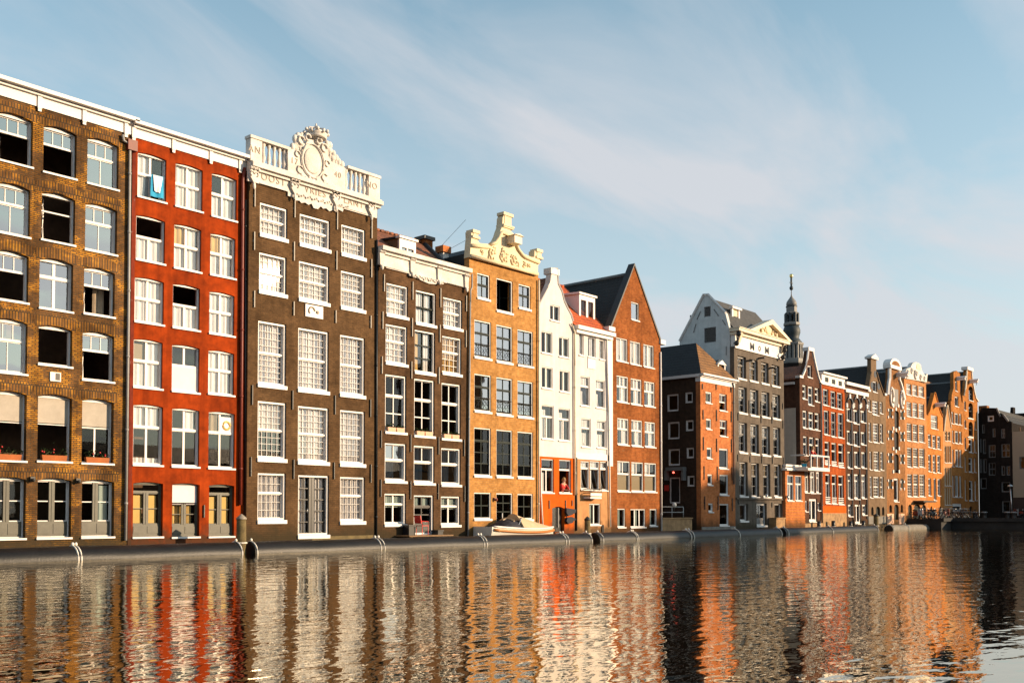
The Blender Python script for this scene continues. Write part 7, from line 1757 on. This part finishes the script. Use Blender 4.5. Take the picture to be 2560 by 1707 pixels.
# ------------------------------------------------------------------ two people
def person(x, y, z, top, label, hair, lean=.15, face=-90, arms=None):
    r = thing('person', (x, y, z), label, 'person'); r.rotation_euler = (0, 0, 0)
    def skin(name, verts, edges, rad, mat):
        me = bpy.data.meshes.new(name); me.from_pydata(verts, edges, []); o = bpy.data.objects.new(name, me); col.objects.link(o); o.parent = r; me.materials.append(M[mat])
        s = o.modifiers.new('skin', 'SKIN'); s.use_smooth_shade = True
        for k, q in enumerate(rad): me.skin_vertices[0].data[k].radius = q if isinstance(q, tuple) else (q, q)
        me.skin_vertices[0].data[0].use_root = True
        b = o.modifiers.new('sub', 'SUBSURF'); b.levels = b.render_levels = 1
        return o
    L = -lean      # leans out towards the water (-y)
    el = [(-.30, -.18 + L, 1.10), (.30, -.18 + L, 1.10)]; ha = [(-.16, -.42 + L, 1.06), (.2, -.42 + L, 1.06)]
    v = [(0, 0, .95), (0, L * .5, 1.18), (0, L, 1.42), (0, L * 1.1 - .02, 1.53), (0, L * 1.15 - .05, 1.62), (0, L * 1.15 - .04, 1.72), (-.19, L, 1.40), el[0], ha[0], (.19, L, 1.40), el[1], ha[1], (-.1, 0, .88), (-.11, -.02, .48), (-.11, .02, .06), (-.11, -.14, .03), (.1, 0, .88), (.11, -.02, .48), (.11, .02, .06), (.11, -.14, .03)]
    e = [(0, 1), (1, 2), (2, 3), (3, 4), (4, 5), (2, 6), (6, 7), (7, 8), (2, 9), (9, 10), (10, 11), (0, 12), (12, 13), (13, 14), (14, 15), (0, 16), (16, 17), (17, 18), (18, 19)]
    skin('body', v, e, [.12, .11, .12, .055, .085, .07, .055, .042, .03, .055, .042, .03, .09, .06, .04, .03, .09, .06, .04, .03], 'skin')
    skin('shirt', [(0, 0, .93), (0, L * .5, 1.18), (0, L, 1.40), (-.2, L, 1.39), el[0], (.2, L, 1.39), el[1]], [(0, 1), (1, 2), (2, 3), (3, 4), (2, 5), (5, 6)], [(.17, .13), (.16, .125), (.16, .13), .075, .062, .075, .062], top)
    skin('trousers', [(0, 0, .95), (-.1, 0, .86), (-.11, -.02, .48), (-.11, .02, .12), (.1, 0, .86), (.11, -.02, .48), (.11, .02, .12)], [(0, 1), (1, 2), (2, 3), (0, 4), (4, 5), (5, 6)], [.15, .11, .08, .07, .11, .08, .07], 'cloth_dark')
    hx = Vector((x, y, z)); m = MB(); hy = y + L * 1.15
    m.ball((x, hy + .0, z + 1.71), .105, .115, .10, 10, 6); m.ball((x, hy + .05, z + 1.64), .10, .08, .12, 10, 6); put('hair', m, hair, r)
    m = MB()
    for sx in (-.034, .034): m.ball((x + sx, hy - .128, z + 1.66), .014, .01, .01, 6, 4)
    put('eyes', m, 'black_paint', r); m = MB(); m.ball((x, hy - .142, z + 1.63), .016, .022, .026, 6, 4); put('nose', m, 'skin', r)
    m = MB(); m.ball((x, hy - .128, z + 1.585), .028, .01, .009, 6, 4); put('mouth', m, 'petal', r)
    for k, h in enumerate(ha):
        m = MB(); s = -1 if k == 0 else 1; c = (x + h[0], y + h[1], z + h[2]); m.ball(c, .036, .045, .018, 8, 5)
        for j in range(4): m.tube([(c[0] + (j - 1.5) * .018, c[1] - .03, c[2]), (c[0] + (j - 1.5) * .02, c[1] - .065 - (.012 if j in (1, 2) else 0), c[2] - .005), (c[0] + (j - 1.5) * .02, c[1] - .085 - (.012 if j in (1, 2) else 0), c[2] - .028)], .009, 5)
        m.tube([(c[0] - s * .03, c[1], c[2]), (c[0] - s * .055, c[1] - .03, c[2] - .008), (c[0] - s * .055, c[1] - .055, c[2] - .018)], .01, 5); put('hand', m, 'skin', r)


w = [q for q in FN.wins if q[4].get('open') == 'lo' and q[4]['glass'] == 'glass'][0]
person(w[1] - .62, FN.plane + .20, w[2] - .92, 'cloth_red', 'person in a red top leaning out of an orange storey window', 'hair')
xa, xb, zb = FB.bal; person((xa + xb) / 2 - .15, FB.plane - .75, zb, 'cloth_red', 'person in red standing on the white balcony', 'hair', .1)
x = xa - .1; r = thing('potted_plant', (x, FB.plane - .9, zb), 'potted plant on the left end of the white balcony', 'potted plant'); m = MB(); m.lathe((x, FB.plane - .9, zb), [(.15, 0), (.2, .35), (.22, .36)], 10); put('pot', m, 'cloth_blue', r); m = MB()
for i in range(70):
    c = (x + random.gauss(0, .15), FB.plane - .9 + random.gauss(0, .15), zb + .36 + abs(random.gauss(0, .25))); s = .06; a = random.uniform(0, 6.28); m.face([(c[0] - s * math.cos(a), c[1], c[2]), (c[0], c[1] + s * math.sin(a), c[2] + s), (c[0] + s * math.cos(a), c[1], c[2] + s * 1.3)])
put('foliage', m, 'leaf', r, False)


# ------------------------------------------------------------------ the far bank behind the camera (mirrored in low windows, shades the foot of the corner house)
def far_bank():
    r = thing('exchange_building', (60, -82, 0), 'long brick exchange building on the opposite bank with an added shade-casting tower', 'building')
    f = Facade(r, 0)
    m = MB(); m.box(60, 220, -110, -82, -1, 8); put('wall', m, 'warehouse_brick', r)
    m = MB(); m.prism([(-110.3, 8.0), (-81.7, 8.0), (-96, 11)], 60, 220, 'x'); put('roof', m, 'slate', r)
    for k in range(24):
        for z in (1.5, 4.9): m = MB(); m.box(63 + k * 6.4, 65.6 + k * 6.4, -81.98, -81.9, z, z + 2.2); put('window', m, 'dark_green_paint', r)
    s = SUN; t = 81 / -s.y; X = E_['hotel'] + s.x * t  # unseen tower added, placed and sized along the sun ray to cast shade
    m = MB(); m.box(X - 7.0, X + 5.0, -90, -81.85, -1, s.z * t + 2.7); put('tower', m, 'warehouse_brick', r)
    m = MB(); m.prism([(X - 7.2, s.z * t + 2.7), (X + 3.6, s.z * t + 2.7), (X + .4, s.z * t + 5.0)], -90.4, -81.5); put('shade_tower_roof', m, 'slate', r)
    m = MB(); m.box(-200, 400, -400, -80, -1, .9); struct('street', m, 'concrete')


far_bank()


# ------------------------------------------------------------------ water and land
WAVE = (0.012, 0.018, 0.0045)     # heights in metres


def water():
    m = bpy.data.materials.new('water'); m.use_nodes = True; M['water'] = m
    N = m.node_tree.nodes; L = m.node_tree.links; B = N['Principled BSDF']
    B.inputs['Base Color'].default_value = (0.003, 0.003, 0.002, 1); B.inputs['Roughness'].default_value = 0.0; B.inputs['IOR'].default_value = 1.5
    tc = N.new('ShaderNodeTexCoord')
    mp = N.new('ShaderNodeMapping'); L.new(tc.outputs['Object'], mp.inputs[0]); mp.inputs['Rotation'].default_value = (0, 0, math.pi / 2 - PHI); mp.inputs['Scale'].default_value = (0.5, 1.0, 1)
    def nz(s, d, r, dist=.4):
        n = N.new('ShaderNodeTexNoise'); L.new(mp.outputs[0], n.inputs[0]); n.inputs['Scale'].default_value = s; n.inputs['Detail'].default_value = d; n.inputs['Roughness'].default_value = r; n.inputs['Distortion'].default_value = dist; return n.outputs[0]
    def mth(op, p, q):
        m_ = N.new('ShaderNodeMath'); m_.operation = op
        for i, k in enumerate((p, q)):
            if isinstance(k, (int, float)): m_.inputs[i].default_value = k
            else: L.new(k, m_.inputs[i])
        return m_.outputs[0]
    # ripples a couple of metres, half a metre and a hand long; a breeze roughens broad patches
    a = mth('MULTIPLY', nz(0.9, 1, .5), WAVE[0]); b = mth('MULTIPLY', nz(2.6, 1, .5), WAVE[1]); c = mth('MULTIPLY', nz(7.0, 2, .5), WAVE[2])
    big = N.new('ShaderNodeTexNoise'); L.new(tc.outputs['Object'], big.inputs[0]); big.inputs['Scale'].default_value = 0.05; big.inputs['Detail'].default_value = 3
    pr = N.new('ShaderNodeMapRange'); L.new(big.outputs[0], pr.inputs[0]); pr.inputs[1].default_value, pr.inputs[2].default_value, pr.inputs[3].default_value, pr.inputs[4].default_value = .40, .62, .5, 1.15
    sx = N.new('ShaderNodeSeparateXYZ'); L.new(tc.outputs['Object'], sx.inputs[0])
    wr = N.new('ShaderNodeMapRange'); L.new(sx.outputs[0], wr.inputs[0]); wr.inputs[1].default_value, wr.inputs[2].default_value, wr.inputs[3].default_value, wr.inputs[4].default_value = 62, 100, 1.0, 3.2     # the wind reaches the head of the canal
    mm = mth('MULTIPLY', mth('MULTIPLY', mth('ADD', a, mth('ADD', b, c)), pr.outputs[0]), wr.outputs[0])
    bp = N.new('ShaderNodeBump'); bp.inputs['Strength'].default_value = 1.0; bp.inputs['Distance'].default_value = 1.0
    L.new(mm, bp.inputs['Height']); L.new(bp.outputs[0], B.inputs['Normal'])
    gl = N.new('ShaderNodeBsdfGlossy'); gl.inputs['Roughness'].default_value = 0.0; gl.inputs[0].default_value = (0.96, 0.87, 0.68, 1); L.new(bp.outputs[0], gl.inputs['Normal'])
    mx = N.new('ShaderNodeMixShader'); mx.inputs[0].default_value = 0.5; L.new(B.outputs[0], mx.inputs[1]); L.new(gl.outputs[0], mx.inputs[2])
    L.new(mx.outputs[0], [q for q in N if q.type == 'OUTPUT_MATERIAL'][0].inputs[0])
    w = MB(); w.face([(-1500, -1500, 0), (2500, -1500, 0), (2500, 2500, 0), (-1500, 2500, 0)])
    struct('water', w, 'water')


water()
